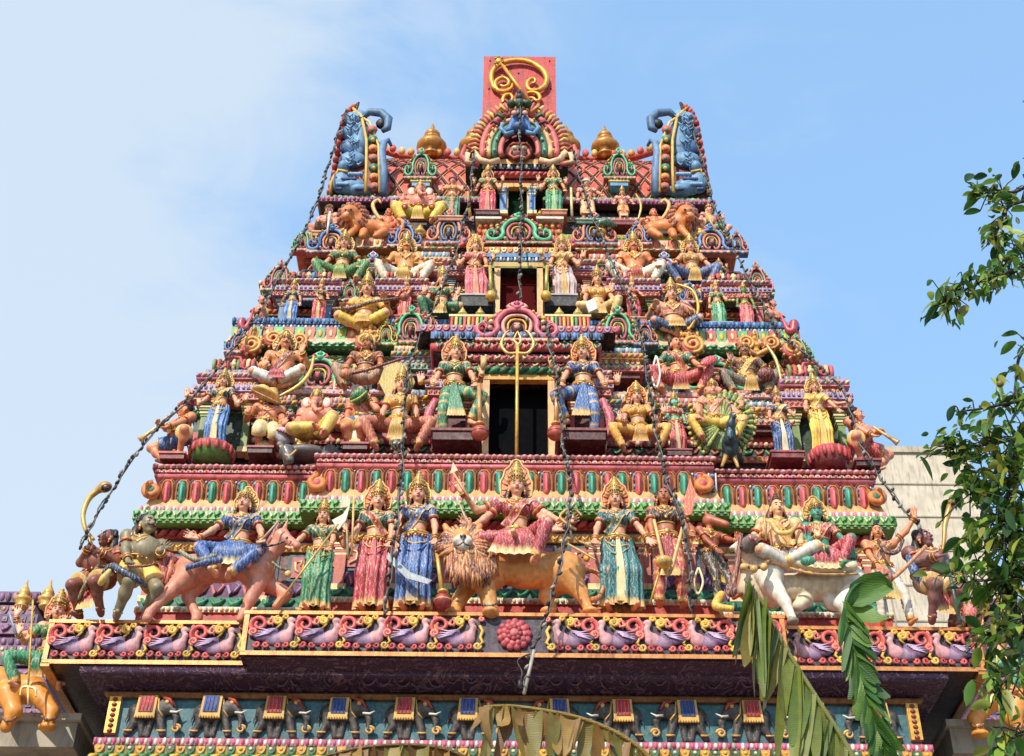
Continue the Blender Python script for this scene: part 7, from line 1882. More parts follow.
fig('attendant_statue', 'small crimson sari lady statue left of the blue-trousered archer', 634, 324, 276, 18.35, 'stand', True, SKIN, c(200, 90, 110), c(206, 60, 76), GOLD, c(240, 190, 150), crown='tall', head=(.3, 0), turn=.2, arms=[(-1, 640, 302, .3, 'along'), (1, 648, 300, .3, 'along')], vox=V3, group=G3)
fig('archer_statue', 'archer statue in blue trousers kneeling with a golden bow, third storey', 675, 342, 278, 18.22, 'cross', False, SKIN, c(214, 140, 120), c(60, 86, 130), GOLD, c(236, 180, 70), legs='long', crown='tall', head=(.1, 0), arms=[(-1, 654, 306, .3, 'fist'), (1, 692, 312, .3, 'fist')], vox=V3, group=G3, items=[('t', 'bow', [(676, 284, .3), (692, 290, .36), (698, 304, .4), (696, 318, .42), (688, 330, .42)], [1, 1.4, 1.6, 1.4, 1], c(236, 186, 70))])
fig('attendant_statue', 'green skirted lady statue on a dark plinth near the right corner of the third storey', 720, 329, 280, 18.32, 'stand', True, SKIN, c(60, 140, 90), c(56, 150, 100), c(230, 220, 170), c(170, 220, 180), crown='tall', halo=HALO_S, head=(.2, 0), arms=[(-1, 708, 316, .15, 'down'), (1, 730, 306, .25, 'up')], vox=V3, group=G3, pedestal=('slab', 709, 731, 8, c(44, 44, 48), c(196, 196, 190)))
fig('attendant_statue', 'green-skinned lady statue in pink skirt on a dark plinth, third storey right corner', 748, 330, 282, 18.32, 'stand', True, c(120, 170, 110), c(206, 84, 96), c(220, 100, 116), GOLD, c(236, 160, 150), crown='tall', halo=HALO_S, arms=[(-1, 736, 316, .2, 'along'), (1, 760, 316, .2, 'down')], vox=V3, group=G3, pedestal=('slab', 737, 760, 8, c(44, 44, 48), c(196, 196, 190)))
fig('horn_blower_statue', 'pink dwarf statue blowing a curved pink horn at the third storey right corner', 775, 338, 299, 18.35, 'squat', False, c(232, 150, 122), belly=.08, girth=1.1, hs=1.25, crown='hair', pz=.5, turn=.8, head=(.6, 0), short=True, legs='short', legcol=c(206, 90, 90), arms=[(1, 786, 318, .3, 'fist'), (-1, 782, 324, .35, 'fist')], vox=V3, group=G3, items=[('t', 'horn', [(780, 314, .3), (784, 322, .34), (788, 330, .36), (793, 330, .36), (794, 322, .36)], [1, 1.8, 2.8, 3.8, 4.2], c(216, 96, 106))])
# ------------------------------------------------------------------ third storey, seated row
fig('king_statue', 'green robed crowned lady statue seated at the left end of the third storey upper ledge', 340, 288, 230, 18.70, 'sit', True, SKIN, c(70, 120, 50), c(70, 140, 60), GOLD, c(150, 180, 80), legs='long', crown='tall', halo=HALO_G, arms=[(-1, 322, 268, .15, 'down'), (1, 360, 266, .15, 'along')], vox=V3, group=G3, pz=.38)
fig('king_statue', 'gold-chested moustached king statue seated on the left upper ledge of the third storey', 404, 290, 232, 18.70, 'sit', False, c(232, 166, 96), None, c(226, 214, 190), GOLD, c(226, 190, 90), legs='long', crown='tall', must=True, halo=HALO_G, arms=[(-1, 384, 262, .2, 'along'), (1, 422, 272, .2, 'down')], vox=V3, group=G3, girth=1.15, pz=.34)
fig('king_statue', 'orange-chested moustached king statue seated on the right upper ledge of the third storey', 636, 290, 232, 18.70, 'sit', False, c(234, 150, 92), None, c(236, 226, 200), GOLD, c(214, 90, 70), legs='long', crown='tall', must=True, halo=HALO_G, arms=[(-1, 618, 270, .2, 'down'), (1, 658, 266, .2, 'along')], vox=V3, group=G3, girth=1.15, pz=.34)
fig('king_statue', 'gold-bodiced queen statue in blue seated at the right end of the third storey upper ledge', 694, 290, 234, 18.70, 'sit', True, SKIN, c(206, 150, 80), c(70, 100, 150), GOLD, c(236, 190, 90), legs='long', crown='tall', halo=HALO_G, arms=[(-1, 674, 264, .2, 'along'), (1, 716, 272, .15, 'down')], vox=V3, group=G3, pz=.38)
# ------------------------------------------------------------------ fourth storey
V4 = .021
fig('crouching_statue', 'pink crouching man statue at the left corner of the fourth storey beside the lion', 326, 240, 205, 19.10, 'squat', False, PSKIN, belly=.08, hs=1.2, crown='cap', short=True, pz=.45, turn=-.3, legs='short', legcol=c(120, 60, 60), arms=[(-1, 317, 222, .25, 'up'), (1, 337, 224, .25, 'fist')], vox=V4, group=G4, items=[('t', 'club', [(327, 234, .35), (330, 212, .3)], [1, 1.4], WHITE)])
LO = c(226, 140, 62)
def lion4(sg, cx, label):
    X = lambda u: cx + sg * u
    beast('lion_statue', label, cx, 236, 19.05, [('e', (X(8), 228, .1), (16, 9, 9)), ('e', (X(22), 230, .1), (9, 8, 8)), ('e', (X(-6), 222, .2), (11, 9, 12)), ('e', (X(-12), 213, .3), (9, 8, 9)), ('e', (X(-16), 217, .42), (5, 5, 4.5)), ('e', (X(-14), 211, .42), (4.5, 4, 3)), ('c', (X(-8), 230, .25), (X(-14), 236, .3), 4, 3), ('c', (X(2), 232, .25), (X(0), 236, .3), 4.5, 3.4), ('c', (X(22), 232, .25), (X(14), 236, .3), 5, 3.4)], .022, LO, .05, G4,
          parts=[('t', 'mane', [(X(-10 + 9 * math.cos(t)), 214 - 9 * math.sin(t), .32), (X(-9 + 14 * math.cos(t)), 215 - 13 * math.sin(t) + 2, .24), (X(-8 + 15 * math.cos(t)), 219 - 14 * math.sin(t) + 4, .16)], [2.2, 3, .8], [c(150, 74, 30), c(190, 100, 40)][i % 2]) for i, t in enumerate(np.linspace(-.8, 4.2, 14))] + [('b', 'mouth', (X(-15.5), 214.5, .47), (3.4, 1.6, 2.4), c(110, 16, 16)), ('b', 'eyes', (X(-16.5), 209.5, .47), 1.2, BLACK), ('b', 'eyes', (X(-11), 209.5, .47), 1.2, BLACK), ('t', 'teeth', [(X(-18), 213.4, .5), (X(-13), 213.4, .5)], [.7, .7], WHITE)])
lion4(1, 362, 'roaring orange lion statue lying on the left of the fourth storey'); lion4(-1, 674, 'roaring orange lion statue lying on the right of the fourth storey')
def monkey(sg, cx, label):
    X = lambda u: cx + sg * u
    fig('monkey_statue', label, cx, 236, 210, 19.05, 'squat', False, c(236, 150, 110), hs=1.5, crown='none', hair=False, short=True, pz=.42, belly=.06, legs='short', legcol=c(230, 110, 90), arms=[(-1, cx - 9, 226, .25, 'fist'), (1, cx + 9, 226, .25, 'fist')], vox=V4, group=G4, head=(sg * -.2, 0), items=[('t', 'tail', [(X(3), 232, .1), (X(14), 230, .15), (X(16), 222, .2), (X(10), 219, .2)], [2, 2.2, 2.2, 1.4], c(232, 160, 90)), ('t', 'tail', [(X(-6), 220, .1), (X(-12), 212, .1), (X(-14), 204, .1), (X(-9), 200, .1), (X(-6), 203, .1)], [1.6, 2, 2, 1.6, 1], c(240, 190, 110))])
monkey(1, 387, 'small orange monkey statue with looped tail beside the left fourth storey lion'); monkey(-1, 655, 'small orange monkey statue with looped tail beside the right fourth storey lion')
fig('elephant_headed_statue', 'small pink elephant-headed statue in yellow dhoti seated on the fourth storey', 418, 228, 184, 19.10, 'sit', False, c(232, 150, 124), None, c(240, 206, 60), GOLD, c(240, 200, 50), legs='long', kind='elephant', belly=.15, girth=1.25, hs=1.3, crown='cap', hair=False, short=True, pz=.40, arms=[(-1, 404, 208, .3, 'up'), (1, 432, 208, .3, 'up'), (-1, 402, 200, .1, 'up'), (1, 434, 200, .1, 'up')], vox=V4, group=G4)
fig('porter_statue', 'woman statue balancing a red basket on her head, left of the fourth storey guardian', 451, 225, 175, 19.10, 'stand', True, PSKIN, c(226, 160, 110), c(70, 140, 100), GOLD, c(226, 150, 110), crown='turban', crowncol=c(190, 70, 66), arms=[(-1, 440, 190, .2, 'up'), (1, 462, 190, .2, 'up')], vox=V4, group=G4)
fig('guardian_statue', 'red sari guardian goddess statue with a staff left of the fourth storey door', 487, 219, 165, 19.08, 'stand', True, SKIN, c(120, 160, 90), c(214, 74, 88), GOLD, c(232, 140, 120), crown='tall', halo=HALO_S, head=(.1, 0), arms=[(-1, 472, 196, .2, 'fist'), (1, 500, 190, .15, 'up'), (-1, 474, 182, .05, 'up'), (1, 503, 180, .05, 'up')], vox=V4, group=G4, sash=(c(214, 80, 90), 1), items=[('t', 'staff', [(470, 216, .3), (468, 192, .3)], [1.6, 1.3], c(230, 180, 90))])
fig('guardian_statue', 'green sari guardian goddess statue with a staff right of the fourth storey door', 554, 219, 165, 19.08, 'stand', True, SKIN, c(60, 150, 90), c(44, 150, 100), GOLD, c(150, 200, 150), crown='tall', halo=HALO_S, head=(-.1, 0), arms=[(1, 568, 196, .2, 'fist'), (-1, 540, 190, .15, 'up'), (1, 566, 182, .05, 'up'), (-1, 538, 180, .05, 'up')], vox=V4, group=G4, sash=(c(60, 160, 110), 1), items=[('t', 'staff', [(572, 216, .3), (571, 188, .3)], [1.4, 1.3], c(240, 220, 160))])
fig('porter_statue', 'pink man statue in a white turban with outstretched arm right of the fourth storey guardian', 588, 228, 178, 19.10, 'stand', False, PSKIN, None, c(240, 190, 140), GOLD, c(236, 150, 120), crown='turban', crowncol=c(236, 226, 200), legs='knee', arms=[(-1, 577, 202, .2, 'along'), (1, 604, 196, .25, 'along')], vox=V4, group=G4, items=[('t', 'drape', [(598, 224, .3), (606, 222, .3), (616, 226, .2)], [3, 4.5, 2], c(60, 120, 90))])
fig('god_statue', 'pink bowman god statue in golden loincloth standing on the right of the fourth storey', 624, 227, 186, 19.10, 'stand', False, PSKIN, None, c(232, 180, 80), GOLD, c(220, 90, 60), crown='tall', legs='short', arms=[(-1, 612, 206, .2, 'along'), (1, 636, 206, .2, 'along')], vox=V4, group=G4, items=[('t', 'bow', [(636, 194, .25), (641, 206, .3), (638, 220, .3)], [.8, 1.3, .8], GOLD)])
fig('crouching_statue', 'pink crouching man statue with a green cloth at the right corner of the fourth storey', 712, 240, 205, 19.10, 'squat', False, PSKIN, belly=.06, hs=1.2, crown='cap', short=True, pz=.48, turn=.3, legs='short', legcol=c(60, 130, 100), arms=[(-1, 701, 220, .25, 'fist'), (1, 723, 218, .2, 'up')], vox=V4, group=G4, items=[('t', 'club', [(716, 232, .3), (706, 212, .3)], [1, 1.4], GOLD)])
# small gold idols on the ledges between the rows
for (px, y0, y1, Y) in ((252, 352, 326, 17.9), (369, 346, 320, 17.9), (690, 348, 322, 17.9), (757, 360, 330, 17.9)):
    fig('idol_statue', {252: 'small golden seated idol under the left pink horn blower', 369: 'small golden seated idol under the yellow musician', 690: 'small golden seated idol under the third storey archer', 757: 'small golden seated idol under the right corner niche of the third storey'}[px], px, y0, y1, Y, 'cross', True, c(232, 176, 74), c(226, 166, 66), c(222, 160, 60), GOLD, None, legs='long', crown='tall', hair=False, aloc=[(-1, -.3, .15, .5, 'up'), (1, .3, .15, .5, 'up')], vox=.024, group='small golden idols on the ledges', eyes=False)

for (px, yf, yt, Y, bl, sk, lab, gr) in ((313, 290, 256, 18.78, c(190, 80, 80), c(70, 140, 160), 'small teal-skirted lady statue at the far left of the third storey upper ledge', G3), (722, 292, 258, 18.78, c(60, 130, 100), c(206, 90, 100), 'small pink-skirted lady statue at the far right of the third storey upper ledge', G3),
        (249, 398, 358, 17.72, c(60, 90, 150), c(214, 110, 80), 'small lady statue in coral skirt standing left of the bowman', G2), (784, 404, 364, 17.72, c(190, 90, 70), c(80, 150, 110), 'small lady statue in green skirt standing right of the brown-robed man', G2),
        (334, 396, 362, 17.72, c(206, 170, 80), c(190, 70, 90), 'small lady statue in crimson skirt standing between the bowman and the lute player', G2), (708, 404, 372, 17.66, c(70, 120, 160), c(226, 176, 90), 'small lady statue in golden skirt standing left of the brown-robed man', G2)):
    fig('attendant_statue', lab, px, yf, yt, Y, 'stand', True, SKIN, bl, sk, GOLD, CREAM, crown='tall', halo=HALO_S, aloc=[(-1, -.30, .12, 1.0, 'down'), (1, .28, .22, 1.25, 'up')], vox=.021, group=gr)
# ------------------------------------------------------------------ string lights hanging down the tower
def cable(label, pts, seed):
    P_ = smooth([W(*p) for p in pts], 7)
    d = np.concatenate([[0], np.cumsum(np.linalg.norm(np.diff(P_, axis=0), axis=1))])
    t = thing('string_light', label, 'string light', tuple(P_[0]), 'strings of lamps hung down the tower')
    o = np.array(t.location); q = MB(); rg = random.Random(seed)
    n = len(P_)
    q.tube(P_, .013, c(58, 56, 54), 6)
    Q = P_.copy(); s_ = np.arange(n)
    Q[:, 0] += .03 * np.sin(s_ * 1.3); Q[:, 1] -= .02 + .02 * np.cos(s_ * 1.3)
    q.tube(Q, .010, c(120, 116, 108), 5)
    q.build('cable', M_CABLE, t, off=o)
    k = 0; x = .1
    while x < d[-1] and k < 95:
        p = np.array([np.interp(x, d, P_[:, i]) for i in range(3)])
        a = rg.random() * 6
        off = np.array([.03 * math.cos(a), -.03, .02 * math.sin(a)])
        if k % 4 not in LAMP:
            q = MB(); q.ell((0, 0, 0), (.024, .024, .042), [c(40, 40, 42), c(170, 168, 160), c(90, 88, 84), c(60, 58, 60)][k % 4], None, 6, 4)
            b = q.build('bulb', M_CABLE, t); LAMP[k % 4] = b
        else:
            b = LAMP[k % 4].copy(); COL.objects.link(b); b.parent = t
        b.location = p + off - o; b.rotation_euler = (rg.random(), rg.random(), 0)
        k += 1; x += .10 + rg.random() * .09
LAMP = {}
cable('string of lamps running down the left edge of the tower', [(346, 110, 19.4), (330, 160, 19.1), (312, 215, 18.5), (262, 308, 17.9), (205, 384, 17.1), (150, 437, 16.7), (105, 502, 15.9), (80, 548, 15.7)], 1)
cable('string of lamps running down the right edge of the tower', [(690, 116, 19.4), (704, 170, 19.2), (718, 215, 18.6), (772, 322, 17.9), (800, 350, 17.5), (842, 390, 17.0), (858, 440, 16.8), (892, 495, 16.3), (922, 530, 15.9)], 2)
cable('string of lamps hanging from the gable crest past the third storey door', [(519, 104, 18.8), (521, 170, 18.7), (521, 240, 18.1), (520, 300, 17.6), (528, 322, 17.1)], 3)
cable('string of lamps hanging past the blue guardian and the lion rider to a bracket', [(545, 322, 17.1), (556, 380, 16.5), (564, 450, 16.2), (570, 490, 15.5), (564, 545, 15.4), (548, 610, 15.4), (534, 648, 15.5), (524, 690, 15.5)], 4)
cable('string of lamps hanging past the green guardian and the blue sari lady', [(474, 150, 19.0), (468, 205, 18.6), (444, 285, 17.8), (414, 350, 17.3), (405, 405, 16.5), (402, 470, 16.0), (394, 545, 15.6), (384, 616, 15.6)], 5)
cable('string of lamps hanging past the yellow robed goddess and the lady in red trousers', [(573, 150, 19.0), (588, 205, 18.5), (612, 262, 18.1), (634, 310, 17.8), (648, 380, 17.0), (660, 455, 16.2), (686, 540, 15.6), (690, 614, 15.6)], 6)
lb = thing('lamp_bracket', 'metal bar bracket dangling below the cornice at the end of a lamp string', 'bracket', tuple(W(528, 680, 15.5)))
q = MB(); o = np.array(lb.location)
q.tube([W(534, 650, 15.48), W(524, 694, 15.48)], .022, c(190, 184, 170), 6); q.build('bar', M_CABLE, lb, off=o)
q = MB(); q.tube(smooth([W(536, 652, 15.5), W(518, 660, 15.5), W(522, 672, 15.45), W(520, 684, 15.45)]), .012, BLACK, 5); q.ell(W(520, 684, 15.45), (.03, .03, .06), BLACK, None, 7, 5); q.build('wire', M_CABLE, lb, off=o)

# ------------------------------------------------------------------ side shrines left and right of the tower
def side_shrine(sg, dy, words):
    X = lambda x: x if sg > 0 else 1027 - x
    Ys = 17.3
    par = thing('parapet', 'weathered grey concrete parapet ledge at the %s edge under the lion of the %s goddess' % (words[0], words[1]), 'parapet', tuple(W(X(20), 745 + dy, Ys)))
    o = np.array(par.location); x0, x1 = sorted((xz(X(-260), 740 + dy, Ys), xz(X(82), 740 + dy, Ys)))
    za, zb_ = zc_at(X(20), 756 + dy, Ys), zc_at(X(20), 728 + dy, Ys)
    q = MB(); q.box(((x0 + x1) / 2, Ys + .5, (za + zb_) / 2), (x1 - x0, 1.6, zb_ - za), c(170, 160, 142)); q.box(((x0 + x1) / 2, Ys + .5, zb_ + .0), (x1 - x0 + .1, 1.75, .09), c(190, 180, 160))
    q.build('coping', M_STONE, par, off=o)
    q = MB(); q.box(((x0 + x1) / 2, Ys + 1.4, za / 2), (x1 - x0 - .3, 2.6, za - .002), c(170, 150, 120)); q.build('wall', M_STONE, par, off=o)
    q = MB(); q.ell(W(X(8), 726 + dy, Ys - .2), (.13, .13, .13), c(90, 84, 76), None, 10, 8); q.build('round_stone', M_STONE, par, off=o)  # round grey stone resting on the ledge, gives no light
    sr = thing('shrine_roof', 'purple stepped shrine roof with golden pot finials behind the %s goddess' % words[1], 'shrine roof', tuple(W(X(10), 720 + dy, 18.6)))
    o = np.array(sr.location)
    for i in range(13):
        y0 = 728 - i * 10.5 + dy; Yq = 18.4 + i * .05
        xa, xb = sorted((xz(X(-300), y0, Yq), xz(X(46 - (i % 3) * 3 - (8 if i > 9 else 0)), y0, Yq)))
        z0, z1 = zc_at(X(10), y0, Yq), zc_at(X(10), y0 - 10.6, Yq)
        q = MB(); q.box(((xa + xb) / 2, Yq + .8 + .05 * (i % 3), (z0 + z1) / 2), (xb - xa, 1.6, z1 - z0), [c(120, 84, 120), c(156, 116, 148), c(96, 72, 108), c(176, 130, 150)][i % 4])
        ornament(q, ['beads', 'leaves', 'dots', 'petals'][i % 4], [(max(xa, -9.2), min(xb, 9.2), Yq + .05 * (i % 3))], z0 + .01, z1 - .01, [(.1, c(180, 140, 170), c(140, 100, 140)), (.16, c(190, 150, 176), c(150, 110, 150)), (.13, c(150, 110, 150), c(196, 160, 180)), (.13, c(170, 130, 160), c(130, 90, 130), True)][i % 4])
        q.build('moulding', M_PAINT, sr, off=o)
    for px in (24, 48):
        z0 = zc_at(X(px), 608 + dy, 18.2); z1 = zc_at(X(px), 580 + dy, 18.2); h = z1 - z0
        q = MB(); q.lathe((xz(X(px), 596 + dy, 18.2), 18.2, z0), [(.2 * h, 0), (.22 * h, .06 * h), (.15 * h, .1 * h), (.27 * h, .22 * h), (.3 * h, .32 * h), (.14 * h, .44 * h), (.2 * h, .5 * h), (.16 * h, .6 * h), (.05 * h, .8 * h), (.01, h)], GOLD, 14); q.build('pot_finial', M_GOLD, sr, off=o)
    beast('lion_statue', 'orange lion statue, legs showing, under the green-skirted goddess at the %s edge' % words[0], X(10), 728 + dy, 16.9, [('e', (X(-10), 684 + dy, .1), (40, 20, 18)), ('e', (X(30), 690 + dy, .1), (18, 16, 15)), ('c', (X(38), 694 + dy, .2), (X(52), 712 + dy, .25), 11, 7), ('c', (X(52), 712 + dy, .25), (X(47), 726 + dy, .3), 6, 5.5), ('e', (X(47), 727 + dy, .38), (9, 8, 4)), ('c', (X(8), 694 + dy, .25), (X(14), 712 + dy, .3), 12, 8), ('c', (X(14), 712 + dy, .3), (X(6), 727 + dy, .3), 7, 6), ('c', (X(-40), 690 + dy, .1), (X(-50), 727 + dy, .1), 12, 6), ('e', (X(-50), 668 + dy, .2), (18, 16, 20))], .022, c(232, 156, 50), .06, 'statues on the side shrines', parts=[('t', 'anklet', [(X(42), 716 + dy, .3), (X(49), 720 + dy, .42), (X(56), 717 + dy, .3)], [1.2, 1.5, 1.2], c(150, 90, 30)), ('t', 'anklet', [(X(2), 717 + dy, .34), (X(9), 721 + dy, .44), (X(17), 717 + dy, .32)], [1.2, 1.5, 1.2], c(150, 90, 30))])
    fig('goddess_statue', 'green-skirted goddess statue with a golden trident on the side shrine at the %s edge' % words[0], X(40), 694 + dy, 588 + dy, 16.75, 'sit', True, SKIN, c(70, 140, 80), c(40, 150, 104), c(232, 170, 70), c(40, 150, 104), legs='long', crown='tall', halo=(.2, .22, c(226, 110, 70), c(236, 180, 80)), head=(.2 * sg, 0), arms=[(-1, X(40) - 22, 634 + dy, .25, 'up'), (1, X(40) + 18, 650 + dy, .3, 'fist'), (-1, X(40) - 24, 616 + dy, .1, 'up'), (1, X(40) + 22, 626 + dy, .1, 'up')], vox=.015, group='statues on the side shrines',
        items=[('t', 'trident', [(X(33), 600 + dy, .5), (X(28), 690 + dy, .6)], [1.0, 1.0], c(240, 196, 90)), ('t', 'trident', [(X(20), 696 + dy, .6), (X(22), 688 + dy, .6), (X(28), 687 + dy, .6), (X(35), 689 + dy, .6), (X(36), 697 + dy, .6)], [.8, 1.4, 1.4, 1.4, .8], c(244, 220, 150)), ('t', 'trident', [(X(28), 688 + dy, .6), (X(28), 706 + dy, .6)], [1.4, .5], c(244, 220, 150)), ('t', 'sword', [(X(16), 634 + dy, .3), (X(9), 612 + dy, .3)], [1.6, .7], c(150, 170, 190))])
side_shrine(1, 0, ('left', 'left-hand')); side_shrine(-1, 7, ('right', 'right-hand'))

# ------------------------------------------------------------------ plain building behind
Yb = 44.0
bd = thing('office_building', 'plain beige panelled building block rising behind the right side of the tower', 'building', (xz(920, 500, Yb), Yb + 6, 0))
o = np.array(bd.location)
x0, x1, zt_b = xz(835, 470, Yb), xz(968, 453, Yb), zc_at(930, 453, Yb)
q = MB(); q.box(((x0 + x1) / 2, Yb + 6, zt_b / 2), (x1 - x0, 12, zt_b), c(206, 192, 168)); q.build('wall', M_STONE, bd, off=o)
q = MB()
zz = zt_b - 1.4
while zz > 1:
    q.box(((x0 + x1) / 2, Yb - .01, zz), (x1 - x0, .05, .05), c(160, 146, 122)); zz -= 1.4
for i in range(1, 2): q.box((x0 + (x1 - x0) * i / 4, Yb - .012, zt_b / 2), (.045, .05, zt_b - .1), c(168, 152, 128))
q.build('panel_joints', M_STONE, bd, off=o)
q = MB(); q.box(((x0 + x1) / 2, Yb + 6, zt_b + .1), (x1 - x0 + .2, 12.2, .25), c(186, 172, 146)); q.build('coping', M_STONE, bd, off=o)

# ------------------------------------------------------------------ tree at the right, leaning into the frame
def leaf_grid(base, d, ln, w, droop, roll):
    d = d / np.linalg.norm(d); s_ = np.cross(d, [0, 0, 1.0]); s_ /= np.linalg.norm(s_) + 1e-9; u = np.cross(s_, d)
    s2 = math.cos(roll) * s_ + math.sin(roll) * u; u2 = np.cross(s2, d)
    G = []
    for i in range(6):
        t = i / 5; ww = w * (math.sin(PI * min(1, t * .92 + .06)) ** .8) * (1 if i < 5 else .05)
        ce = base + d * ln * t - np.array([0, 0, 1]) * droop * t * t * ln
        G.append([ce - s2 * ww + u2 * ww * .35, ce, ce + s2 * ww + u2 * ww * .35])
    return G
tree = thing('tree', 'leafy green tree with small glossy leaves hanging into the right side of the picture', 'tree', tuple(np.array([W(1150, 500, 5.2)[0], 5.2, 0])))
o = np.array(tree.location)
tx = float(o[0])
q = MB()
q.tube(smooth([(tx, 5.2, 0), (tx + .05, 5.2, 1.5), (tx - .03, 5.15, 3.0), (tx + .02, 5.1, 4.4), (tx + .1, 5.2, 5.8)]), [.12, .10, .09, .07, .03], c(96, 76, 58), 10)
q.build('trunk', M_BARK, tree, off=o)
LB = MB(); BR = MB(); rg = random.Random(21)
LC = [c(104, 144, 50), c(70, 112, 40), c(134, 164, 64), c(54, 92, 36), c(166, 178, 80), c(86, 128, 50), c(48, 82, 36), c(150, 150, 60)]
def branch(pts, n, spread, r=.016, size=1.0):
    P_ = smooth([W(*p) for p in pts], 6)
    BR.tube(P_, np.linspace(r * .7, r * .2, len(P_)), c(70, 58, 44), 6)
    root_ = P_[0]; near = np.array([tx, 5.15, min(max(root_[2] - .5, 2.2), 5.6)])
    BR.tube(smooth([near, (near + root_) / 2 + np.array([0, 0, .12]), root_]), [r * 1.8, r * 1.4, r], c(78, 62, 48), 6)
    for i in range(int(n * 2.6)):
        t = rg.random() ** .8 * (len(P_) - 1); j = min(int(t), len(P_) - 2)
        p = P_[j] + (P_[j + 1] - P_[j]) * (t - j)
        p = p + np.array([rg.gauss(0, 1), rg.gauss(0, 1), rg.gauss(0, 1)]) * spread * 1.15
        d = (P_[j + 1] - P_[j]); d = d / (np.linalg.norm(d) + 1e-9)
        d = d * .7 + np.array([rg.gauss(0, .7), rg.gauss(0, .6), rg.gauss(-.1, .6)])
        ln = (.034 + rg.random() ** 1.3 * .056) * size
        if rg.random() < .5:
            pp = P_[j]; BR.tube([pp, (pp + p) / 2 + np.array([0, 0, .01]), p], .003, c(70, 84, 44), 4)
        LB.grid(leaf_grid(p, d, ln, ln * .25, rg.random() * .5, rg.gauss(0, .7)), rg.choice(LC))
for b in (([(1062, 160, 5.0), (1020, 190, 4.9), (995, 190, 4.9), (974, 190, 4.9)], 34, .035), ([(1066, 195, 5.0), (1014, 204, 4.95), (1000, 224, 4.9), (992, 244, 4.9)], 30, .03), ([(1070, 245, 5.0), (1024, 266, 4.9), (988, 280, 4.85), (960, 292, 4.85), (942, 306, 4.85)], 62, .035),
          ([(1070, 240, 5.1), (1030, 235, 5.0), (1010, 258, 5.0), (1000, 272, 4.9)], 26, .04), ([(1066, 330, 5.1), (1024, 350, 5.0), (1016, 380, 4.9), (1014, 400, 4.9)], 22, .035), ([(1066, 395, 5.0), (1015, 402, 4.9), (985, 408, 4.85), (956, 412, 4.85)], 14, .015), ([(1066, 425, 5.1), (1010, 440, 5.0), (975, 446, 4.9), (942, 446, 4.9)], 60, .045),
          ([(1070, 470, 5.1), (1015, 478, 5.0), (985, 486, 4.95), (966, 492, 4.9)], 56, .05), ([(1070, 510, 5.1), (1020, 520, 5.0), (990, 530, 4.9), (968, 545, 4.9)], 52, .045), ([(1070, 560, 5.1), (1020, 575, 5.0), (990, 580, 4.9), (962, 582, 4.9)], 46, .045), ([(1070, 610, 5.1), (1020, 620, 5.0), (1000, 628, 4.9), (985, 640, 4.9)], 34, .04),
          ([(1070, 660, 5.1), (1025, 668, 5.0), (1005, 680, 4.9), (995, 700, 4.9)], 26, .035), ([(1070, 720, 5.1), (1030, 730, 5.0), (1010, 740, 4.9), (998, 752, 4.9)], 24, .035), ([(1070, 380, 5.2), (1024, 430, 5.1), (1010, 480, 5.0), (1005, 540, 5.0), (1008, 600, 5.0)], 120, .07), ([(1075, 640, 5.2), (1040, 660, 5.2), (1020, 640, 5.1), (1016, 600, 5.1)], 40, .05),
          ([(1120, 300, 5.4), (1110, 200, 5.3), (1090, 120, 5.2)], 60, .12), ([(1150, 420, 5.2), (1120, 500, 5.1), (1090, 560, 5.0)], 90, .14), ([(1180, 240, 5.3), (1240, 200, 5.3), (1300, 180, 5.2)], 90, .14), ([(1180, 440, 5.2), (1240, 420, 5.2), (1300, 440, 5.1)], 90, .14), ([(1160, 100, 5.4), (1150, 40, 5.5), (1170, -40, 5.6)], 90, .14)):
    branch(*b)
BR.build('branch', M_BARK, tree, off=o); LB.build('leaves', M_LEAF, tree, off=o)
q = MB()
for (x, y, Yq) in ((1000, 384, 4.85), (999, 430, 4.82)): q.ell(W(x, y, Yq), .016, c(150, 140, 56), None, 10, 8)
q.build('fruit', M_LEAF, tree, off=o)

# ------------------------------------------------------------------ banana plant in front
ban = thing('banana_plant', 'banana plant with torn green and dried brown drooping leaves in front of the cornice', 'banana plant', tuple(np.array([W(690, 900, 9.4)[0], 9.4, 0])))
o = np.array(ban.location)
q = MB(); bx = float(o[0])
q.tube(smooth([(bx, 9.4, 0), (bx + .05, 9.4, 1.2), (bx + .02, 9.35, 2.4), (bx + .05, 9.3, 3.4)]), [.16, .14, .11, .07], c(122, 128, 70), 12)
q.build('stem', M_BARK, ban, off=o)
rg = random.Random(9)
def strip(mb, a, b, w, col, bow=.05, tw=0.4, n=6, side=None):
    a, b = np.asarray(a, float), np.asarray(b, float); d = (b - a)
    s_ = side if side is not None else np.array([1.0, 0, 0]); s_ = s_ / np.linalg.norm(s_)
    nn = np.cross(d / np.linalg.norm(d), s_); G = []
    for i in range(n + 1):
        t = i / n; ww = w * (1 - .5 * t ** 3) * (.25 if i == n else 1)
        an = tw * t; s2 = math.cos(an) * s_ + math.sin(an) * nn
        ce = a + d * t + nn * bow * math.sin(PI * t)
        G.append([ce - s2 * ww, ce + nn * ww * .2, ce + s2 * ww])
    mb.grid(G, col)
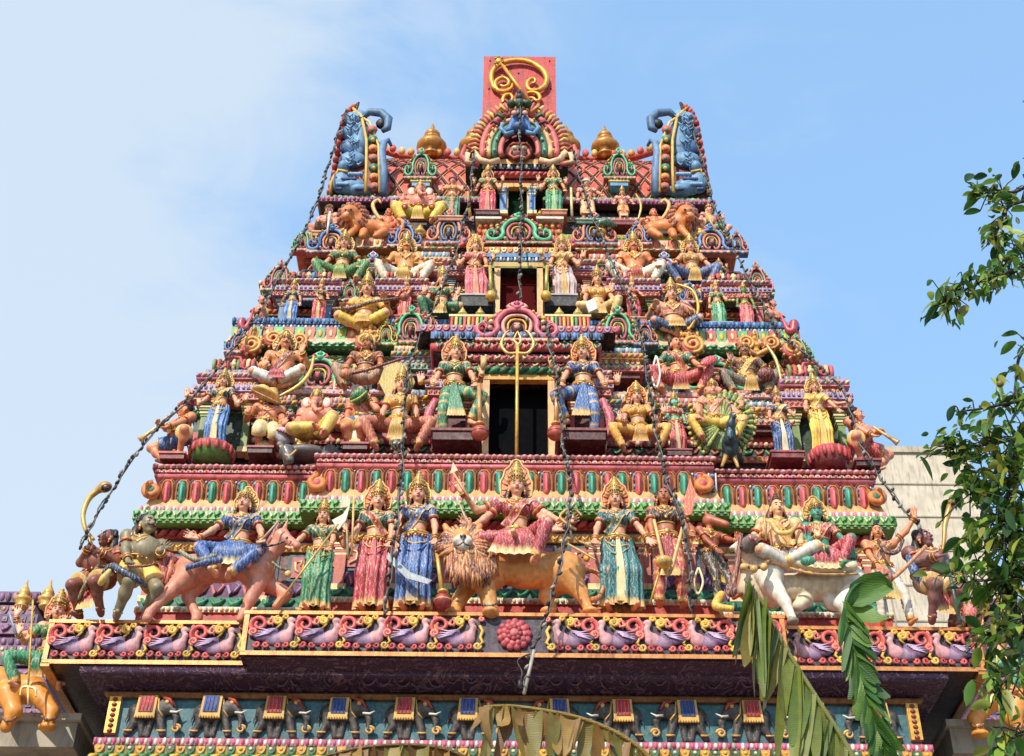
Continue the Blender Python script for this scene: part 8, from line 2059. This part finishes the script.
def frond(name, mid, rw, strips, mcol, cols, lab):
    mb = MB(); M_ = smooth([W(*p) for p in mid], 8)
    mb.tube(M_, np.linspace(rw, rw * .5, len(M_)), mcol, 6)
    top = np.array([bx + .04, 9.32, 3.3])
    mb.tube(smooth([top, (top + M_[0]) / 2 + np.array([0, -.1, .25]), M_[0]]), [rw * 1.8, rw * 1.4, rw], mcol, 7)
    for t, dx, dy, df, w in strips:
        j = t * (len(M_) - 1); i = min(int(j), len(M_) - 2); a = M_[i] + (M_[i + 1] - M_[i]) * (j - i)
        m = .0069
        b = a + np.array([dx * m, -df, -dy * m * 1.15])
        tang = M_[i + 1] - M_[i]
        strip(mb, a, b, w * m, rg.choice(cols), (rg.random() - .3) * .08, (rg.random() - .5) * 1.4, 6, tang + np.array([rg.gauss(0, .01), rg.gauss(0, .02), 0]))
    part_label(mb.build(name, M_BANANA, ban, off=o), lab)
OLV = [c(128, 138, 54), c(104, 126, 48), c(150, 148, 74), c(92, 112, 46), c(140, 130, 64)]
DGL = [c(86, 128, 46), c(66, 108, 40), c(110, 146, 58), c(58, 96, 38)]
BRN = [c(146, 110, 56), c(170, 134, 66), c(118, 84, 42), c(160, 140, 70), c(132, 120, 52)]
frond('leaf', [(880, 830, 9.2), (852, 756, 9.15), (818, 700, 9.1), (784, 645, 9.05), (762, 602, 9.0), (748, 582, 9.0)], .022,
      [(t, -(10 + 22 * rg.random()), 55 + 45 * rg.random(), .05 * rg.random(), 9 + 6 * rg.random()) for t in np.linspace(.02, .9, 30)] + [(t, -(2 + 9 * rg.random()), 60 + 30 * rg.random(), .05, 4 + 3 * rg.random()) for t in np.linspace(.86, 1, 8)] + [(t, 8 + 8 * rg.random(), 40 + 20 * rg.random(), -.05, 6) for t in np.linspace(.1, .95, 9)], c(150, 150, 80), OLV, 'torn olive-green leaf with hanging strips')
def blade(mb, pts, col, Yq):
    """a broad folded piece of blade: pairs of edge points"""
    G = []
    for (xa, ya, xb, yb, f) in pts:
        A, B = W(xa, ya, Yq - f), W(xb, yb, Yq - f + .04); Mi = (A + B) / 2 + np.array([0, .05, 0])
        G.append([A, (A * .6 + Mi * .5) / 1.1, Mi, (B * .6 + Mi * .5) / 1.1, B])
    mb.grid(G, col)
mb = MB()
mb.tube(smooth([W(*p) for p in ((905, 850, 9.4), (893, 756, 9.3), (878, 690, 9.2), (856, 640, 9.15), (846, 606, 9.1), (858, 584, 9.1), (888, 574, 9.1))]), [.03, .024, .022, .02, .018, .015, .01], c(60, 110, 50), 7)
top = np.array([bx + .04, 9.32, 3.3]); mb.tube(smooth([top, (top + W(905, 850, 9.4)) / 2 + np.array([0, 0, .2]), W(905, 850, 9.4)]), [.045, .035, .03], c(70, 110, 50), 7)
blade(mb, [(846, 610, 850, 606, 0), (850, 584, 862, 607, .02), (864, 574, 880, 600, .04), (880, 571, 893, 590, .05), (893, 584, 894, 586, .06)], DGL[0], 9.1)
blade(mb, [(843, 604, 850, 600, 0), (845, 618, 872, 606, .02), (848, 622, 880, 614, .05), (864, 622, 890, 618, .06)], DGL[2], 9.12)
RB = smooth([W(*p) for p in ((846, 606, 9.08), (852, 640, 9.1), (864, 690, 9.12), (880, 740, 9.2), (896, 800, 9.3))], 8)
for t in np.linspace(0, .98, 30):
    jj = t * (len(RB) - 1); ii = min(int(jj), len(RB) - 2); a_ = RB[ii] + (RB[ii + 1] - RB[ii]) * (jj - ii); tg = RB[ii + 1] - RB[ii]
    for sd in (-1, 1):
        ln = (13 if sd < 0 else 24) * (.6 + .6 * rg.random())
        b_ = a_ + np.array([sd * ln * .0069, -.04 * rg.random() + .03, -(14 + 26 * rg.random()) * .0079])
        strip(mb, a_, b_, (7 + 4 * rg.random()) * .0069, rg.choice(DGL), (rg.random() - .5) * .06, (rg.random() - .5) * .9, 5, tg + np.array([rg.gauss(0, .004), rg.gauss(0, .01), 0]))
blade(mb, [(800, 730, 812, 727, 0), (802, 744, 828, 738, .03), (806, 760, 838, 756, .05), (812, 800, 846, 800, .05)], DGL[1], 9.3)
part_label(mb.build('leaf', M_BANANA, ban, off=o), 'dark green folded leaf drooping beside the sage statue')
frond('leaf', [(668, 790, 9.3), (648, 757, 9.25), (622, 736, 9.2), (586, 720, 9.15), (548, 711, 9.1), (510, 706, 9.1), (484, 707, 9.05)], .02,
      [(t, 16 - 30 * rg.random(), 22 + 42 * rg.random(), .10 * rg.random(), 3.5 + 5 * rg.random()) for t in np.linspace(.02, 1, 36)], c(170, 140, 70), BRN, 'dried brown torn leaf drooping below the cornice')
frond('leaf', [(500, 800, 9.6), (470, 762, 9.6), (440, 748, 9.6), (400, 745, 9.6), (360, 748, 9.6), (326, 756, 9.6)], .02, [(t, 10 - 20 * rg.random(), 24 + 22 * rg.random(), .06 * rg.random(), 4 + 5 * rg.random()) for t in np.linspace(.1, 1, 22)], c(120, 90, 50), BRN, 'dried brown leaf tip at the bottom edge')

# ------------------------------------------------------------------ ground
def structure(name, v, f, mat, col, smooth_=False):
    ob = link_mesh(name, v, f, col, mat, None, smooth_); ob['kind'] = 'structure'; return ob
M_ROAD = paint_mat('asphalt', 0.85, stain=0.5, bump=0.8, scale=20)
structure('ground', [(-400, -200, 0), (400, -200, 0), (400, 600, 0), (-400, 600, 0)], [(0, 1, 2, 3)], M_ROAD, (.16, .15, .13))
structure('road', [(-300, -6, .004), (300, -6, .004), (300, 6.5, .004), (-300, 6.5, .004)], [(0, 1, 2, 3)], M_ROAD, (.05, .05, .052))
q = MB(); q.box((0, 10.6, .065), (120, 8.0, .13), (.30, .28, .25)); pv = q.build('pavement', M_STONE); pv['kind'] = 'structure'

# ------------------------------------------------------------------ sky, sun, camera
SUN_EL, SUN_AZ = rad(38), rad(24)          # height, and how far to the left of straight behind the camera
w = bpy.data.worlds.new('World'); bpy.context.scene.world = w; w.use_nodes = True
n, l = w.node_tree.nodes, w.node_tree.links
bg = n['Background']
sky = n.new('ShaderNodeTexSky'); sky.sky_type = 'NISHITA'; sky.sun_disc = False
sky.sun_elevation = SUN_EL; sky.sun_rotation = PI + SUN_AZ; sky.air_density = 1.0; sky.dust_density = 0.6; sky.ozone_density = 2.0
tc = n.new('ShaderNodeTexCoord')
mp = n.new('ShaderNodeMapping'); mp.inputs['Scale'].default_value = (1.3, 1.3, 2.2); mp.inputs['Rotation'].default_value = (.2, .5, .3)
l.new(tc.outputs['Generated'], mp.inputs['Vector'])
nz = n.new('ShaderNodeTexNoise'); nz.inputs['Scale'].default_value = 2.1; nz.inputs['Detail'].default_value = 7; nz.inputs['Roughness'].default_value = .5; nz.inputs['Distortion'].default_value = .25
l.new(mp.outputs['Vector'], nz.inputs['Vector'])
sep = n.new('ShaderNodeSeparateXYZ'); l.new(tc.outputs['Generated'], sep.inputs[0])
ma = n.new('ShaderNodeMath'); ma.operation = 'MULTIPLY_ADD'; ma.inputs[1].default_value = -1.1; ma.inputs[2].default_value = .03
l.new(sep.outputs['X'], ma.inputs[0])
ad = n.new('ShaderNodeMath'); l.new(nz.outputs['Fac'], ad.inputs[0]); l.new(ma.outputs[0], ad.inputs[1])
mr = n.new('ShaderNodeMapRange'); mr.interpolation_type = 'SMOOTHSTEP'; mr.inputs['From Min'].default_value = .34; mr.inputs['From Max'].default_value = .86; mr.inputs['To Max'].default_value = .74
l.new(ad.outputs[0], mr.inputs['Value'])
mp2 = n.new('ShaderNodeMapping'); mp2.inputs['Scale'].default_value = (2.2, 2.2, 5.0); mp2.inputs['Rotation'].default_value = (.5, -.5, .2)
l.new(tc.outputs['Generated'], mp2.inputs['Vector'])
nz2 = n.new('ShaderNodeTexNoise'); nz2.inputs['Scale'].default_value = 2.6; nz2.inputs['Detail'].default_value = 8; nz2.inputs['Roughness'].default_value = .58; nz2.inputs['Distortion'].default_value = .6
l.new(mp2.outputs['Vector'], nz2.inputs['Vector'])
ad2 = n.new('ShaderNodeMath'); ad2.operation = 'MULTIPLY_ADD'; ad2.inputs[1].default_value = .75; l.new(nz2.outputs['Fac'], ad2.inputs[0])
ad3 = n.new('ShaderNodeMath'); ad3.operation = 'SUBTRACT'; ad3.inputs[1].default_value = .34; l.new(ad.outputs[0], ad3.inputs[0]); l.new(ad3.outputs[0], ad2.inputs[2]); l.new(ad2.outputs[0], mr.inputs['Value'])
mx = n.new('ShaderNodeMix'); mx.data_type = 'RGBA'
l.new(mr.outputs['Result'], mx.inputs[0]); mb_ = n.new('ShaderNodeMix'); mb_.data_type = 'RGBA'; mb_.inputs[0].default_value = .5; l.new(sky.outputs[0], mb_.inputs[6]); mb_.inputs[7].default_value = (1.75, 3.1, 4.85, 1)
l.new(mb_.outputs[2], mx.inputs[6]); mx.inputs[7].default_value = (2.85, 3.2, 3.5, 1)
l.new(mx.outputs[2], bg.inputs['Color']); bg.inputs['Strength'].default_value = 0.15
sd = bpy.data.lights.new('sun', 'SUN'); sd.energy = 2.6; sd.angle = rad(.53); sd.color = (1.0, .93, .83)
so_ = bpy.data.objects.new('sun', sd); COL.objects.link(so_); so_.location = (-8, -10, 14)
dirv = Vector((math.sin(SUN_AZ) * math.cos(SUN_EL), math.cos(SUN_AZ) * math.cos(SUN_EL), -math.sin(SUN_EL)))
so_.rotation_euler = dirv.to_track_quat('-Z', 'Y').to_euler()
cam = bpy.data.cameras.new('camera'); co = bpy.data.objects.new('camera', cam); COL.objects.link(co)
cam.sensor_width = 36; cam.lens = FPX / 1024 * 36; cam.clip_start = .1; cam.clip_end = 2000
Mx = Matrix.Identity(4)
for i in range(3):
    Mx[i][0] = _r[i]; Mx[i][1] = _u[i]; Mx[i][2] = -_f[i]; Mx[i][3] = CAM[i]
co.matrix_world = Mx
S_ = bpy.context.scene; S_.camera = co
S_.view_settings.view_transform = 'Standard'; S_.view_settings.look = 'None'; S_.view_settings.exposure = 0.84; S_.view_settings.gamma = 1
S_.cycles.max_bounces = 6; S_.cycles.diffuse_bounces = 3; S_.cycles.use_denoising = True
